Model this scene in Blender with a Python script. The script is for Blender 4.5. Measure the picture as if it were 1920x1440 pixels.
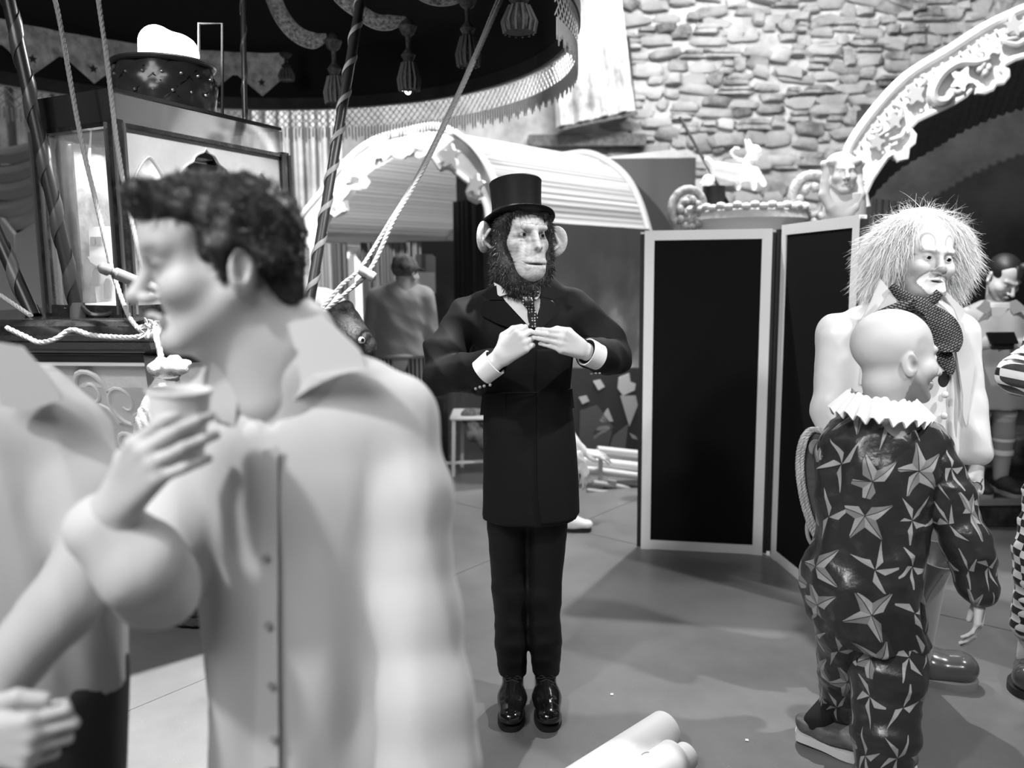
import bpy, bmesh, math, random
import numpy as np
from mathutils import Vector, Matrix, Euler
for _o in list(bpy.data.objects):
    bpy.data.objects.remove(_o, do_unlink=True)
SC = bpy.context.scene
COL = SC.collection
random.seed(4)
RNG = np.random.default_rng(4)

# ------------------------------------------------------------------ camera
F, TILT, CAMZ, ROLL = 1550.0, math.radians(7.7), 1.56, math.radians(-0.5)
CM = Matrix.Rotation(math.pi / 2 - TILT, 3, 'X') @ Matrix.Rotation(ROLL, 3, 'Z')
cam_data = bpy.data.cameras.new('camera')
cam = bpy.data.objects.new('camera', cam_data)
COL.objects.link(cam)
cam.matrix_world = Matrix.Translation((0, 0, CAMZ)) @ CM.to_4x4()
cam_data.sensor_fit = 'HORIZONTAL'
cam_data.sensor_width = 36.0
cam_data.lens = F / 1920 * 36.0
cam_data.clip_start = 0.05
cam_data.dof.use_dof = True
cam_data.dof.focus_distance = 2.72
cam_data.dof.aperture_fstop = 1.9
SC.camera = cam


def ray(px, py):
    return CM @ Vector(((px - 960) / F, (720 - py) / F, -1.0))


def at(px, py, y):
    """World point seen at photograph pixel (px, py) at forward distance y."""
    d = ray(px, py)
    return Vector((0, 0, CAMZ)) + d * (y / d.y)


def onz(px, py, z=0.0):
    d = ray(px, py)
    return Vector((0, 0, CAMZ)) + d * ((z - CAMZ) / d.z)


def onplane(px, py, p, n):
    d = ray(px, py)
    o = Vector((0, 0, CAMZ))
    return o + d * ((Vector(p) - o).dot(n) / d.dot(n))


# ------------------------------------------------------------------ world, lights, exposure
wd = bpy.data.worlds.new('hall_air')
SC.world = wd
wd.use_nodes = True
wd.node_tree.nodes['Background'].inputs[0].default_value = (0.5, 0.5, 0.5, 1)
wd.node_tree.nodes['Background'].inputs[1].default_value = 0.03


def spot(name, loc, target, power, size_deg, blend=0.35, radius=0.08):
    l = bpy.data.lights.new(name, 'SPOT')
    l.energy = power
    l.spot_size = math.radians(size_deg)
    l.spot_blend = blend
    l.shadow_soft_size = radius
    o = bpy.data.objects.new(name, l)
    COL.objects.link(o)
    o.location = loc
    o.rotation_euler = (Vector(target) - Vector(loc)).to_track_quat('-Z', 'Y').to_euler()
    return o


def area(name, loc, target, power, sx, sy):
    l = bpy.data.lights.new(name, 'AREA')
    l.shape = 'RECTANGLE'
    l.size, l.size_y = sx, sy
    l.energy = power
    o = bpy.data.objects.new(name, l)
    COL.objects.link(o)
    o.location = loc
    o.rotation_euler = (Vector(target) - Vector(loc)).to_track_quat('-Z', 'Y').to_euler()
    return o


spot('rig_spot_back', (1.75, 6.5, 5.6), (0.9, 3.0, 0.3), 800, 75, 0.5, 0.06)
spot('rig_spot_far', (-1.0, 6.2, 5.7), (1.5, 2.6, 0.4), 700, 42, 0.5, 0.06)
spot('rig_spot_side', (3.6, 1.6, 5.0), (0.6, 2.7, 1.4), 600, 44, 0.7, 0.08)
spot('rig_spot_front', (1.9, -1.6, 4.2), (1.4, 2.9, 1.6), 400, 36, 0.9, 0.2)
spot('rig_spot_left', (0.4, 2.1, 4.8), (-1.4, 2.72, 0.6), 2600, 34, 0.6, 0.06)
spot('rig_spot_house', (-2.4, -0.8, 4.8), (-0.5, 1.3, 1.2), 400, 60, 0.8, 0.15)
spot('rig_spot_arch', (-3.0, 4.0, 5.8), (-0.9, 6.7, 2.4), 4200, 44, 0.5, 0.1)
spot('rig_spot_roof', (0.9, 3.4, 5.7), (0.2, 6.4, 2.4), 900, 36, 0.6, 0.1)
spot('rig_spot_case', (0.9, 1.8, 3.7), (-1.1, 3.15, 1.75), 230, 24, 0.7, 0.06)
spot('rig_spot_tent', (0.6, 3.0, 5.6), (3.0, 5.2, 3.0), 1900, 46, 0.8, 0.1)
area('rig_wash', (1.5, 5.5, 5.8), (2.2, 9.4, 3.4), 400, 4.0, 1.0)
area('rig_soft_fill', (-1.5, -1.2, 4.0), (-0.2, 2.2, 1.1), 85, 2.5, 2.0)

SC.view_settings.view_transform = 'Standard'
SC.view_settings.look = 'None'
SC.view_settings.gamma = 1.0
SC.view_settings.exposure = 0.4
SC.view_settings.use_curve_mapping = False
SC.cycles.use_denoising = True
SC.cycles.max_bounces = 6
SC.cycles.caustics_reflective = False
SC.cycles.caustics_refractive = False

# ------------------------------------------------------------------ materials
MATS = {}


def mat(name, v, rough=0.7, metal=0.0, spec=0.4, bump=0.0, bscale=60.0, mottle=0.0, mscale=8.0, emit=0.0, sheen=0.0, trans=0.0, alpha=1.0, coat=0.0):
    if name in MATS:
        return MATS[name]
    m = bpy.data.materials.new(name)
    m.use_nodes = True
    nt = m.node_tree
    b = nt.nodes['Principled BSDF']
    b.inputs['Base Color'].default_value = (v, v, v, 1)
    b.inputs['Roughness'].default_value = rough
    b.inputs['Metallic'].default_value = metal
    b.inputs['Specular IOR Level'].default_value = spec
    if sheen:
        b.inputs['Sheen Weight'].default_value = sheen
    if coat:
        b.inputs['Coat Weight'].default_value = coat
    if trans:
        b.inputs['Transmission Weight'].default_value = trans
    if alpha < 1:
        b.inputs['Alpha'].default_value = alpha
    if emit:
        b.inputs['Emission Color'].default_value = (1, 1, 1, 1)
        b.inputs['Emission Strength'].default_value = emit
    tc = nt.nodes.new('ShaderNodeTexCoord')
    if mottle:
        n = nt.nodes.new('ShaderNodeTexNoise')
        n.inputs['Scale'].default_value = mscale
        n.inputs['Detail'].default_value = 8
        n.inputs['Roughness'].default_value = 0.65
        nt.links.new(tc.outputs['Object'], n.inputs['Vector'])
        r = nt.nodes.new('ShaderNodeValToRGB')
        lo, hi = max(0.0, v - mottle), min(1.0, v + mottle)
        r.color_ramp.elements[0].position = 0.35
        r.color_ramp.elements[1].position = 0.65
        r.color_ramp.elements[0].color = (lo, lo, lo, 1)
        r.color_ramp.elements[1].color = (hi, hi, hi, 1)
        nt.links.new(n.outputs['Fac'], r.inputs['Fac'])
        nt.links.new(r.outputs['Color'], b.inputs['Base Color'])
    if bump:
        n2 = nt.nodes.new('ShaderNodeTexNoise')
        n2.inputs['Scale'].default_value = bscale
        n2.inputs['Detail'].default_value = 5
        nt.links.new(tc.outputs['Object'], n2.inputs['Vector'])
        bp = nt.nodes.new('ShaderNodeBump')
        bp.inputs['Strength'].default_value = bump
        bp.inputs['Distance'].default_value = 0.02
        nt.links.new(n2.outputs['Fac'], bp.inputs['Height'])
        nt.links.new(bp.outputs['Normal'], b.inputs['Normal'])
    MATS[name] = m
    return m


class NT:
    """small node helper"""

    def __init__(s, m):
        s.m = m
        s.nt = m.node_tree
        s.b = s.nt.nodes['Principled BSDF']

    def n(s, typ, **kw):
        nd = s.nt.nodes.new(typ)
        for k, v in kw.items():
            setattr(nd, k, v)
        return nd

    def link(s, a, b):
        s.nt.links.new(a, b)

    def math(s, op, a, b=None, c=None):
        nd = s.nt.nodes.new('ShaderNodeMath')
        nd.operation = op
        for i, x in enumerate((a, b, c)):
            if x is None:
                continue
            if isinstance(x, (int, float)):
                nd.inputs[i].default_value = x
            else:
                s.nt.links.new(x, nd.inputs[i])
        return nd.outputs[0]

    def mix(s, fac, a, b):
        """grey mix: a*(1-f)+b*f"""
        nd = s.nt.nodes.new('ShaderNodeMix')
        nd.data_type = 'FLOAT'
        for sock, x in ((nd.inputs[0], fac), (nd.inputs[2], a), (nd.inputs[3], b)):
            if isinstance(x, (int, float)):
                sock.default_value = x
            else:
                s.nt.links.new(x, sock)
        return nd.outputs[0]

    def ramp(s, x, stops):
        r = s.nt.nodes.new('ShaderNodeValToRGB')
        el = r.color_ramp.elements
        while len(el) < len(stops):
            el.new(0.5)
        for e, (p, v) in zip(el, stops):
            e.position = p
            e.color = (v, v, v, 1)
        s.nt.links.new(x, r.inputs['Fac'])
        return r.outputs['Color']


def paintmat(name, rough=0.5, spec=0.4, attr='tone', bump=0.0, bscale=300, sss=0.0, mott=0.0):
    """material whose colour is the per-vertex paint 'tone' (make-up, brows, stubble, and shade put into creases and hollows)"""
    if name in MATS:
        return MATS[name]
    m = mat(name, 0.5, rough, spec=spec, bump=bump, bscale=bscale)
    t = NT(m)
    a = t.n('ShaderNodeAttribute', attribute_name=attr)
    out = a.outputs['Fac']
    if mott:
        tc = t.n('ShaderNodeTexCoord')
        nz = t.n('ShaderNodeTexNoise')
        nz.inputs['Scale'].default_value = 35
        nz.inputs['Detail'].default_value = 6
        t.link(tc.outputs['Object'], nz.inputs['Vector'])
        out = t.math('MULTIPLY', out, t.math('MULTIPLY_ADD', nz.outputs['Fac'], mott, 1 - mott / 2))
    t.link(out, t.b.inputs['Base Color'])
    if sss:
        t.b.inputs['Subsurface Weight'].default_value = sss
        t.b.inputs['Subsurface Radius'].default_value = (0.01, 0.01, 0.01)
    return m


# ------------------------------------------------------------------ object helpers
def tag(o, label=None, cat=None, group=None, kind=None):
    if label:
        o['label'] = label
    if cat:
        o['category'] = cat
    if group:
        o['group'] = group
    if kind:
        o['kind'] = kind
    return o


def empty(name, loc, label=None, cat=None, group=None, rz=0.0):
    o = bpy.data.objects.new(name, None)
    o.empty_display_size = 0.1
    COL.objects.link(o)
    o.location = loc
    o.rotation_euler = (0, 0, rz)
    bpy.context.view_layer.update()
    return tag(o, label, cat, group)


def link(name, me, m, parent=None, label=None):
    """me holds world-space vertices; parented without moving"""
    if m is not None and not me.materials:
        me.materials.append(m)
    o = bpy.data.objects.new(name, me)
    COL.objects.link(o)
    if parent is not None:
        o.parent = parent
        o.matrix_parent_inverse = wm(parent).inverted()
    if label:
        o['label'] = label
    return o


def wm(o):
    m = o.matrix_basis.copy()
    p = o.parent
    if p is not None:
        return wm(p) @ o.matrix_parent_inverse @ m
    return m


def rebase(o, loc):
    """move a top-level mesh's origin to loc without moving its vertices (before children are added)"""
    loc = Vector(loc)
    o.data.transform(Matrix.Translation(-loc))
    o.location = loc
    return o


def mesh(name, V, Fc, smooth=False):
    me = bpy.data.meshes.new(name)
    V = np.asarray(V, dtype=np.float32)
    if isinstance(Fc, np.ndarray):
        n, k = Fc.shape
        me.vertices.add(len(V))
        me.vertices.foreach_set('co', V.ravel())
        me.loops.add(n * k)
        me.loops.foreach_set('vertex_index', Fc.astype(np.int32).ravel())
        me.polygons.add(n)
        me.polygons.foreach_set('loop_start', np.arange(0, n * k, k, dtype=np.int32))
        me.update(calc_edges=True)
    else:
        me.from_pydata([tuple(v) for v in V], [], [tuple(f) for f in Fc])
    if smooth:
        me.polygons.foreach_set('use_smooth', np.ones(len(me.polygons), dtype=bool))
    me.validate()
    return me


class MB:
    """collects simple solids, then builds ONE mesh"""

    def __init__(s):
        s.V, s.F = [], []

    def add(s, V, Fc):
        b = len(s.V)
        s.V += [tuple(v) for v in V]
        s.F += [tuple(i + b for i in f) for f in Fc]
        return s

    def box(s, c, size, M=None, bev=0.0):
        hx, hy, hz = (x / 2 for x in size)
        if bev <= 0:
            V = [(x, y, z) for x in (-hx, hx) for y in (-hy, hy) for z in (-hz, hz)]
            Fc = [(0, 1, 3, 2), (4, 6, 7, 5), (0, 4, 5, 1), (2, 3, 7, 6), (0, 2, 6, 4), (1, 5, 7, 3)]
        else:
            bm = bmesh.new()
            bmesh.ops.create_cube(bm, size=1)
            for v in bm.verts:
                v.co = Vector((v.co.x * size[0], v.co.y * size[1], v.co.z * size[2]))
            bmesh.ops.bevel(bm, geom=bm.edges[:], offset=bev, segments=2, profile=0.5, affect='EDGES')
            bm.verts.index_update()
            V = [v.co.copy() for v in bm.verts]
            Fc = [tuple(v.index for v in f.verts) for f in bm.faces]
            bm.free()
        c = Vector(c)
        V = [(M @ Vector(v) if M else Vector(v)) + c for v in V]
        return s.add(V, Fc)

    def beam(s, a, b, w, h, up=(0, 0, 1)):
        """rectangular bar from a to b: w across, h along up"""
        a, b = Vector(a), Vector(b)
        d = (b - a)
        L = d.length
        d.normalize()
        u = Vector(up)
        side = d.cross(u).normalized()
        u = side.cross(d).normalized()
        M = Matrix((side, d, u)).transposed()
        return s.box((a + b) / 2, (w, L, h), M)

    def tube(s, pts, r, n=8, cap=True, twist=None):
        pts = [Vector(p) for p in pts]
        rs = r if isinstance(r, (list, tuple)) else [r] * len(pts)
        rings = []
        ref = None
        for i, p in enumerate(pts):
            d = (pts[min(i + 1, len(pts) - 1)] - pts[max(i - 1, 0)])
            if d.length < 1e-9:
                d = Vector((0, 0, 1))
            d.normalize()
            if ref is None:
                ref = d.orthogonal().normalized()
            ref = (ref - d * ref.dot(d))
            if ref.length < 1e-6:
                ref = d.orthogonal()
            ref.normalize()
            e = d.cross(ref)
            rings.append([p + (ref * math.cos(2 * math.pi * k / n) + e * math.sin(2 * math.pi * k / n)) * rs[i] for k in range(n)])
        V = [v for rg in rings for v in rg]
        Fc = []
        for i in range(len(pts) - 1):
            for k in range(n):
                Fc.append((i * n + k, i * n + (k + 1) % n, (i + 1) * n + (k + 1) % n, (i + 1) * n + k))
        if cap:
            Fc.append(tuple(range(n))[::-1])
            Fc.append(tuple((len(pts) - 1) * n + k for k in range(n)))
        return s.add(V, Fc)

    def lathe(s, prof, c=(0, 0, 0), n=24, sx=1.0, sy=1.0, M=None, caps=True, a0=0.0):
        V, Fc = [], []
        for (r, z) in prof:
            for k in range(n):
                a = a0 + 2 * math.pi * k / n
                V.append(Vector((r * sx * math.cos(a), r * sy * math.sin(a), z)))
        for i in range(len(prof) - 1):
            for k in range(n):
                Fc.append((i * n + k, i * n + (k + 1) % n, (i + 1) * n + (k + 1) % n, (i + 1) * n + k))
        if caps:
            Fc.append(tuple(range(n))[::-1])
            Fc.append(tuple((len(prof) - 1) * n + k for k in range(n)))
        c = Vector(c)
        V = [(M @ v if M else v) + c for v in V]
        return s.add(V, Fc)

    def ball(s, c, r, n=10, m=6, M=None):
        rx, ry, rz = r if isinstance(r, (tuple, list)) else (r, r, r)
        prof = [(math.sin(math.pi * i / m), -math.cos(math.pi * i / m)) for i in range(m + 1)]
        V, Fc = [], []
        for i, (q, z) in enumerate(prof):
            if i in (0, m):
                V.append(Vector((0, 0, z * rz)))
            else:
                V += [Vector((q * rx * math.cos(2 * math.pi * k / n), q * ry * math.sin(2 * math.pi * k / n), z * rz)) for k in range(n)]
        top = len(V) - 1
        for k in range(n):
            Fc.append((0, 1 + (k + 1) % n, 1 + k))
            Fc.append((top, top - n + k, top - n + (k + 1) % n))
        for i in range(m - 2):
            for k in range(n):
                Fc.append((1 + i * n + k, 1 + i * n + (k + 1) % n, 1 + (i + 1) * n + (k + 1) % n, 1 + (i + 1) * n + k))
        c = Vector(c)
        return s.add([(M @ v if M else v) + c for v in V], Fc)

    def prism(s, poly, off):
        """closed polygon (list of 3-D points) extruded by vector off; concave outlines are triangulated"""
        from mathutils.geometry import tessellate_polygon
        poly = [Vector(p) for p in poly]
        off = Vector(off)
        n = len(poly)
        tris = tessellate_polygon([poly])
        V = poly + [p + off for p in poly]
        Fc = [tuple(t) for t in tris] + [tuple(i + n for i in t[::-1]) for t in tris]
        Fc += [(i, (i + 1) % n, (i + 1) % n + n, i + n) for i in range(n)]
        return s.add(V, Fc)

    def build(s, name, m, parent=None, smooth=False, label=None, fix=True):
        me = mesh(name, s.V, s.F, smooth)
        if fix:
            bm = bmesh.new()
            bm.from_mesh(me)
            bmesh.ops.recalc_face_normals(bm, faces=bm.faces[:])
            bm.to_mesh(me)
            bm.free()
        if smooth:
            me.set_sharp_from_angle(angle=math.radians(40))
        return link(name, me, m, parent, label)


def smoothpts(pts, n=8, closed=False):
    """Catmull-Rom through points"""
    P = [Vector(p) for p in pts]
    out = []
    N = len(P)
    rng = range(N if closed else N - 1)
    for i in rng:
        if closed:
            p0, p1, p2, p3 = P[(i - 1) % N], P[i], P[(i + 1) % N], P[(i + 2) % N]
        else:
            p0, p1, p2, p3 = P[max(i - 1, 0)], P[i], P[i + 1], P[min(i + 2, N - 1)]
        for k in range(n):
            t = k / n
            out.append(0.5 * ((2 * p1) + (-p0 + p2) * t + (2 * p0 - 5 * p1 + 4 * p2 - p3) * t * t + (-p0 + 3 * p1 - 3 * p2 + p3) * t ** 3))
    if not closed:
        out.append(P[-1])
    return out


def rope_mb(mb, pts, r, n=6, pitch=None, strands=3):
    """laid rope: three strands twisted about the path"""
    pts = [Vector(p) for p in pts]
    pitch = pitch or r * 7
    # resample
    L = [0]
    for a, b in zip(pts, pts[1:]):
        L.append(L[-1] + (b - a).length)
    tot = L[-1]
    m = max(4, int(tot / (pitch / 7)))
    m = min(m, 420)
    res = []
    j = 0
    for i in range(m + 1):
        s = tot * i / m
        while j < len(pts) - 2 and L[j + 1] < s:
            j += 1
        t = (s - L[j]) / max(1e-9, L[j + 1] - L[j])
        res.append(pts[j].lerp(pts[j + 1], min(1, t)))
    for q in range(strands):
        out = []
        ref = None
        for i, p in enumerate(res):
            d = (res[min(i + 1, m)] - res[max(i - 1, 0)]).normalized()
            if ref is None:
                ref = d.orthogonal().normalized()
            ref = (ref - d * ref.dot(d)).normalized()
            e = d.cross(ref)
            a = 2 * math.pi * (q / strands + tot * i / m / pitch)
            out.append(p + (ref * math.cos(a) + e * math.sin(a)) * r * 0.4)
        mb.tube(out, r * 0.66, n)
    return mb


def copy_tree(o, parent=None):
    c = o.copy()
    COL.objects.link(c)
    if parent is not None:
        c.parent = parent
        c.matrix_parent_inverse = o.matrix_parent_inverse.copy()
    for ch in list(o.children):
        copy_tree(ch, c)
    return c
# ------------------------------------------------------------------ implicit modelling (one continuous surface per figure)
class Sdf:
    def __init__(s, h):
        s.h = h
        s.ops = []

    def _v(s, a):
        return np.array(a, dtype=np.float32)

    def cone(s, a, b, ra, rb=None, k=0.015, flat=None, sub=False):
        """round cone from a to b; flat=(direction, scale) squashes along a direction"""
        s.ops.append(('cone', s._v(a), s._v(b), ra, ra if rb is None else rb, k, None if flat is None else (s._v(Vector(flat[0]).normalized()), flat[1]), sub))
        return s

    def chain(s, pts, rs, k=0.01, flat=None):
        for i in range(len(pts) - 1):
            s.cone(pts[i], pts[i + 1], rs[i], rs[i + 1], k, flat)
        return s

    def ell(s, c, r, R=None, k=0.015, sub=False):
        s.ops.append(('ell', s._v(c), s._v(r), None if R is None else np.array(R, dtype=np.float32), k, sub))
        return s

    def loft(s, rings, k=0.015, power=2.0, fold=None, sub=False):
        """rings (z, cx, cy, rx, ry) rising in z; fold(theta, z) -> relative radius change"""
        s.ops.append(('loft', np.array(rings, dtype=np.float32), k, power, fold, sub))
        return s

    def cut(s, fn, bb=None, k=0.004):
        """remove where fn(P)<0 (fn an sdf on N,3 points)"""
        s.ops.append(('cut', fn, k))
        return s

    def disp(s, fn):
        s.ops.append(('disp', fn))
        return s

    def bounds(s):
        lo, hi = np.full(3, 1e9), np.full(3, -1e9)
        for o in s.ops:
            b = s._bb(o)
            if b is None:
                continue
            lo, hi = np.minimum(lo, b[0]), np.maximum(hi, b[1])
        return lo - 3 * s.h, hi + 3 * s.h

    def _bb(s, o):
        if o[0] == 'cone' and not o[7]:
            r = max(o[3], o[4])
            return np.minimum(o[1], o[2]) - r, np.maximum(o[1], o[2]) + r
        if o[0] == 'ell' and not o[5]:
            R = o[3]
            r = o[2] if R is None else np.sqrt(((R * o[2]) ** 2).sum(1))
            return o[1] - r, o[1] + r
        if o[0] == 'loft' and not o[5]:
            g = o[1]
            m = 1.15
            return (np.array([(g[:, 1] - g[:, 3] * m).min(), (g[:, 2] - g[:, 4] * m).min(), g[:, 0].min()]),
                    np.array([(g[:, 1] + g[:, 3] * m).max(), (g[:, 2] + g[:, 4] * m).max(), g[:, 0].max()]))
        return None

    def mesh(s):
        h = s.h
        lo, hi = s.bounds()
        n = np.ceil((hi - lo) / h).astype(int) + 2
        ax = [(lo[i] + h * np.arange(n[i])).astype(np.float32) for i in range(3)]
        Fd = np.full(n, 0.25, dtype=np.float32)
        for o in s.ops:
            if o[0] in ('cut', 'disp'):
                near = np.abs(Fd) < (0.012 + 3 * h if o[0] == 'disp' else 9e9)
                if o[0] == 'cut':
                    near = Fd < 3 * h
                idx = np.nonzero(near)
                P = np.stack([ax[i][idx[i]] for i in range(3)], 1)
                if o[0] == 'disp':
                    Fd[idx] += o[1](P).astype(np.float32)
                else:
                    g = -o[1](P).astype(np.float32)
                    f0 = Fd[idx]
                    Fd[idx] = s._smax(f0, g, o[2])
                continue
            sub = o[7] if o[0] == 'cone' else o[5]
            k = o[5] if o[0] == 'cone' else (o[4] if o[0] == 'ell' else o[2])
            oo = list(o)
            if o[0] == 'cone':
                oo[7] = False
            else:
                oo[5] = False
            bl, bh = s._bb(tuple(oo))
            m = k + 3 * h
            i0 = np.clip(np.floor((bl - m - lo) / h).astype(int), 0, n - 1)
            i1 = np.clip(np.ceil((bh + m - lo) / h).astype(int) + 1, 1, n)
            if (i1 <= i0).any():
                continue
            sl = tuple(slice(i0[i], i1[i]) for i in range(3))
            X = ax[0][sl[0]][:, None, None]
            Y = ax[1][sl[1]][None, :, None]
            Z = ax[2][sl[2]][None, None, :]
            d = s._eval(o, X, Y, Z)
            cur = Fd[sl]
            if sub:
                Fd[sl] = s._smax(cur, -d, k)
            else:
                Fd[sl] = s._smin(cur, d, k)
        return surface_nets(Fd, lo, h)

    @staticmethod
    def _smin(a, b, k):
        if k <= 1e-6:
            return np.minimum(a, b)
        hh = np.maximum(k - np.abs(a - b), 0) / k
        return np.minimum(a, b) - hh * hh * k * 0.25

    @staticmethod
    def _smax(a, b, k):
        if k <= 1e-6:
            return np.maximum(a, b)
        hh = np.maximum(k - np.abs(a - b), 0) / k
        return np.maximum(a, b) + hh * hh * k * 0.25

    @staticmethod
    def _eval(o, X, Y, Z):
        if o[0] == 'cone':
            a, b, ra, rb, fl = o[1], o[2], o[3], o[4], o[6]
            px, py, pz = X - a[0], Y - a[1], Z - a[2]
            d = b - a
            sc = 1.0
            if fl is not None:
                nn, q = fl
                e = (1.0 / q - 1.0)
                t = (px * nn[0] + py * nn[1] + pz * nn[2]) * e
                px, py, pz = px + t * nn[0], py + t * nn[1], pz + t * nn[2]
                d = d + nn * (d @ nn) * e
                sc = min(1.0, q) if q < 1 else 1.0
            L2 = float(d @ d) + 1e-12
            t = np.clip((px * d[0] + py * d[1] + pz * d[2]) / L2, 0, 1)
            r = ra + (rb - ra) * t
            return (np.sqrt((px - t * d[0]) ** 2 + (py - t * d[1]) ** 2 + (pz - t * d[2]) ** 2) - r) * sc
        if o[0] == 'ell':
            c, r, R = o[1], o[2], o[3]
            px, py, pz = X - c[0], Y - c[1], Z - c[2]
            if R is not None:
                qx = px * R[0, 0] + py * R[1, 0] + pz * R[2, 0]
                qy = px * R[0, 1] + py * R[1, 1] + pz * R[2, 1]
                qz = px * R[0, 2] + py * R[1, 2] + pz * R[2, 2]
            else:
                qx, qy, qz = px, py, pz
            k0 = np.sqrt((qx / r[0]) ** 2 + (qy / r[1]) ** 2 + (qz / r[2]) ** 2)
            k1 = np.sqrt((qx / r[0] ** 2) ** 2 + (qy / r[1] ** 2) ** 2 + (qz / r[2] ** 2) ** 2)
            return k0 * (k0 - 1.0) / np.maximum(k1, 1e-6)
        if o[0] == 'loft':
            g, pw, fold = o[1], o[3], o[4]
            z = Z.ravel()
            zc = np.clip(z, g[0, 0], g[-1, 0])
            def itp(j):
                return _smooth_interp(zc, g[:, 0], g[:, j])[None, None, :]
            cx, cy, rx, ry = itp(1), itp(2), itp(3), itp(4)
            u, v = (X - cx) / rx, (Y - cy) / ry
            q = np.sqrt(u * u + v * v) if pw == 2.0 else (np.abs(u) ** pw + np.abs(v) ** pw) ** (1.0 / pw)
            rad = 1.0
            if fold is not None:
                rad = 1.0 + fold(np.arctan2(v, u), zc[None, None, :])
            d = (q - rad) * np.minimum(rx, ry)
            dz = np.maximum(g[0, 0] - z, z - g[-1, 0])[None, None, :]
            return np.where(dz > 0, np.sqrt(np.maximum(d, 0) ** 2 + dz ** 2), np.maximum(d, dz))


def _smooth_interp(x, xs, ys):
    """cubic Hermite (monotone-ish) interpolation"""
    xs, ys = np.asarray(xs, float), np.asarray(ys, float)
    if len(xs) < 3:
        return np.interp(x, xs, ys).astype(np.float32)
    m = np.gradient(ys, xs)
    i = np.clip(np.searchsorted(xs, x) - 1, 0, len(xs) - 2)
    hh = xs[i + 1] - xs[i]
    t = (x - xs[i]) / hh
    return ((2 * t ** 3 - 3 * t ** 2 + 1) * ys[i] + (t ** 3 - 2 * t ** 2 + t) * hh * m[i] + (-2 * t ** 3 + 3 * t ** 2) * ys[i + 1] + (t ** 3 - t ** 2) * hh * m[i + 1]).astype(np.float32)


_CORN = np.array([(i, j, k) for i in (0, 1) for j in (0, 1) for k in (0, 1)])
_EDG = [(a, b) for a in range(8) for b in range(a + 1, 8) if abs(_CORN[a] - _CORN[b]).sum() == 1]


def surface_nets(f, lo, h):
    n = np.array(f.shape)
    s = f < 0
    cnt = np.zeros(n - 1, dtype=np.int8)
    for c in _CORN:
        cnt += s[c[0]:n[0] - 1 + c[0], c[1]:n[1] - 1 + c[1], c[2]:n[2] - 1 + c[2]]
    act = np.nonzero((cnt > 0) & (cnt < 8))
    N = len(act[0])
    vid = np.full(n - 1, -1, dtype=np.int32)
    vid[act] = np.arange(N)
    base = np.stack(act, 1)
    vals = np.stack([f[act[0] + c[0], act[1] + c[1], act[2] + c[2]] for c in _CORN], 1)
    acc = np.zeros((N, 3), dtype=np.float32)
    num = np.zeros(N, dtype=np.float32)
    for a, b in _EDG:
        va, vb = vals[:, a], vals[:, b]
        cr = (va < 0) != (vb < 0)
        t = np.where(cr, va / np.where(cr, va - vb, 1), 0)
        p = _CORN[a] + t[:, None] * (_CORN[b] - _CORN[a])
        acc += np.where(cr[:, None], p, 0)
        num += cr
    V = (base + acc / num[:, None]) * h + lo
    quads = []
    for ax in range(3):
        u, v = (ax + 1) % 3, (ax + 2) % 3
        s0 = [slice(0, None)] * 3
        s1 = [slice(0, None)] * 3
        s0[ax], s1[ax] = slice(0, -1), slice(1, None)
        a, b = s[tuple(s0)], s[tuple(s1)]
        e = np.nonzero(a != b)
        e = np.stack(e, 1)
        ok = (e[:, u] > 0) & (e[:, v] > 0) & (e[:, u] < n[u] - 1) & (e[:, v] < n[v] - 1)
        e = e[ok]
        flip = a[e[:, 0], e[:, 1], e[:, 2]]
        du, dv = np.eye(3, dtype=int)[u], np.eye(3, dtype=int)[v]
        c = [e - du - dv, e - dv, e, e - du]
        q = np.stack([vid[x[:, 0], x[:, 1], x[:, 2]] for x in c], 1)
        q[~flip] = q[~flip][:, ::-1]
        quads.append(q)
    return V.astype(np.float32), np.concatenate(quads).astype(np.int32)


def settone(me, tone, attr='tone'):
    a = me.attributes.new(attr, 'FLOAT', 'POINT')
    a.data.foreach_set('value', np.asarray(tone, dtype=np.float32))


def setvec(me, vec, attr='pat'):
    a = me.attributes.new(attr, 'FLOAT_VECTOR', 'POINT')
    a.data.foreach_set('vector', np.asarray(vec, dtype=np.float32).ravel())


def joinvf(parts):
    V, Q, b = [], [], 0
    for v, q in parts:
        V.append(v)
        Q.append(q + b)
        b += len(v)
    return np.concatenate(V), np.concatenate(Q)


def sdfobj(name, sd, m, parent=None, label=None, tone=None, pat=None):
    V, Q = sd.mesh()
    me = mesh(name, V, Q, True)
    if tone is not None:
        settone(me, tone(V) if callable(tone) else np.full(len(V), tone))
    if pat is not None:
        setvec(me, pat(V))
    return link(name, me, m, parent, label)


def gs(P, c, r):
    """gaussian spot mask; r scalar or per-axis"""
    d = (P - np.array(c, dtype=np.float32)) / np.array(r, dtype=np.float32)
    return np.exp(-(d * d).sum(1))


def folds(amp, freq, direction, seed=0, var=.35):
    """cloth crease displacement field"""
    rg = np.random.default_rng(seed)
    d = np.array(Vector(direction).normalized())
    ph = rg.uniform(0, 6.28, 4)
    w = rg.normal(0, var, (4, 3))

    def fn(P):
        o = 0
        for i in range(4):
            dd = d + w[i]
            x = P @ (dd * freq * (0.6 + 0.3 * i)) + ph[i] + 1.2 * np.sin(P @ (w[(i + 1) % 4] * freq * 0.8) + ph[(i + 2) % 4])
            o = o + (np.abs(np.sin(x)) - 0.64)
        return o * amp / 4
    return fn


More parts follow.
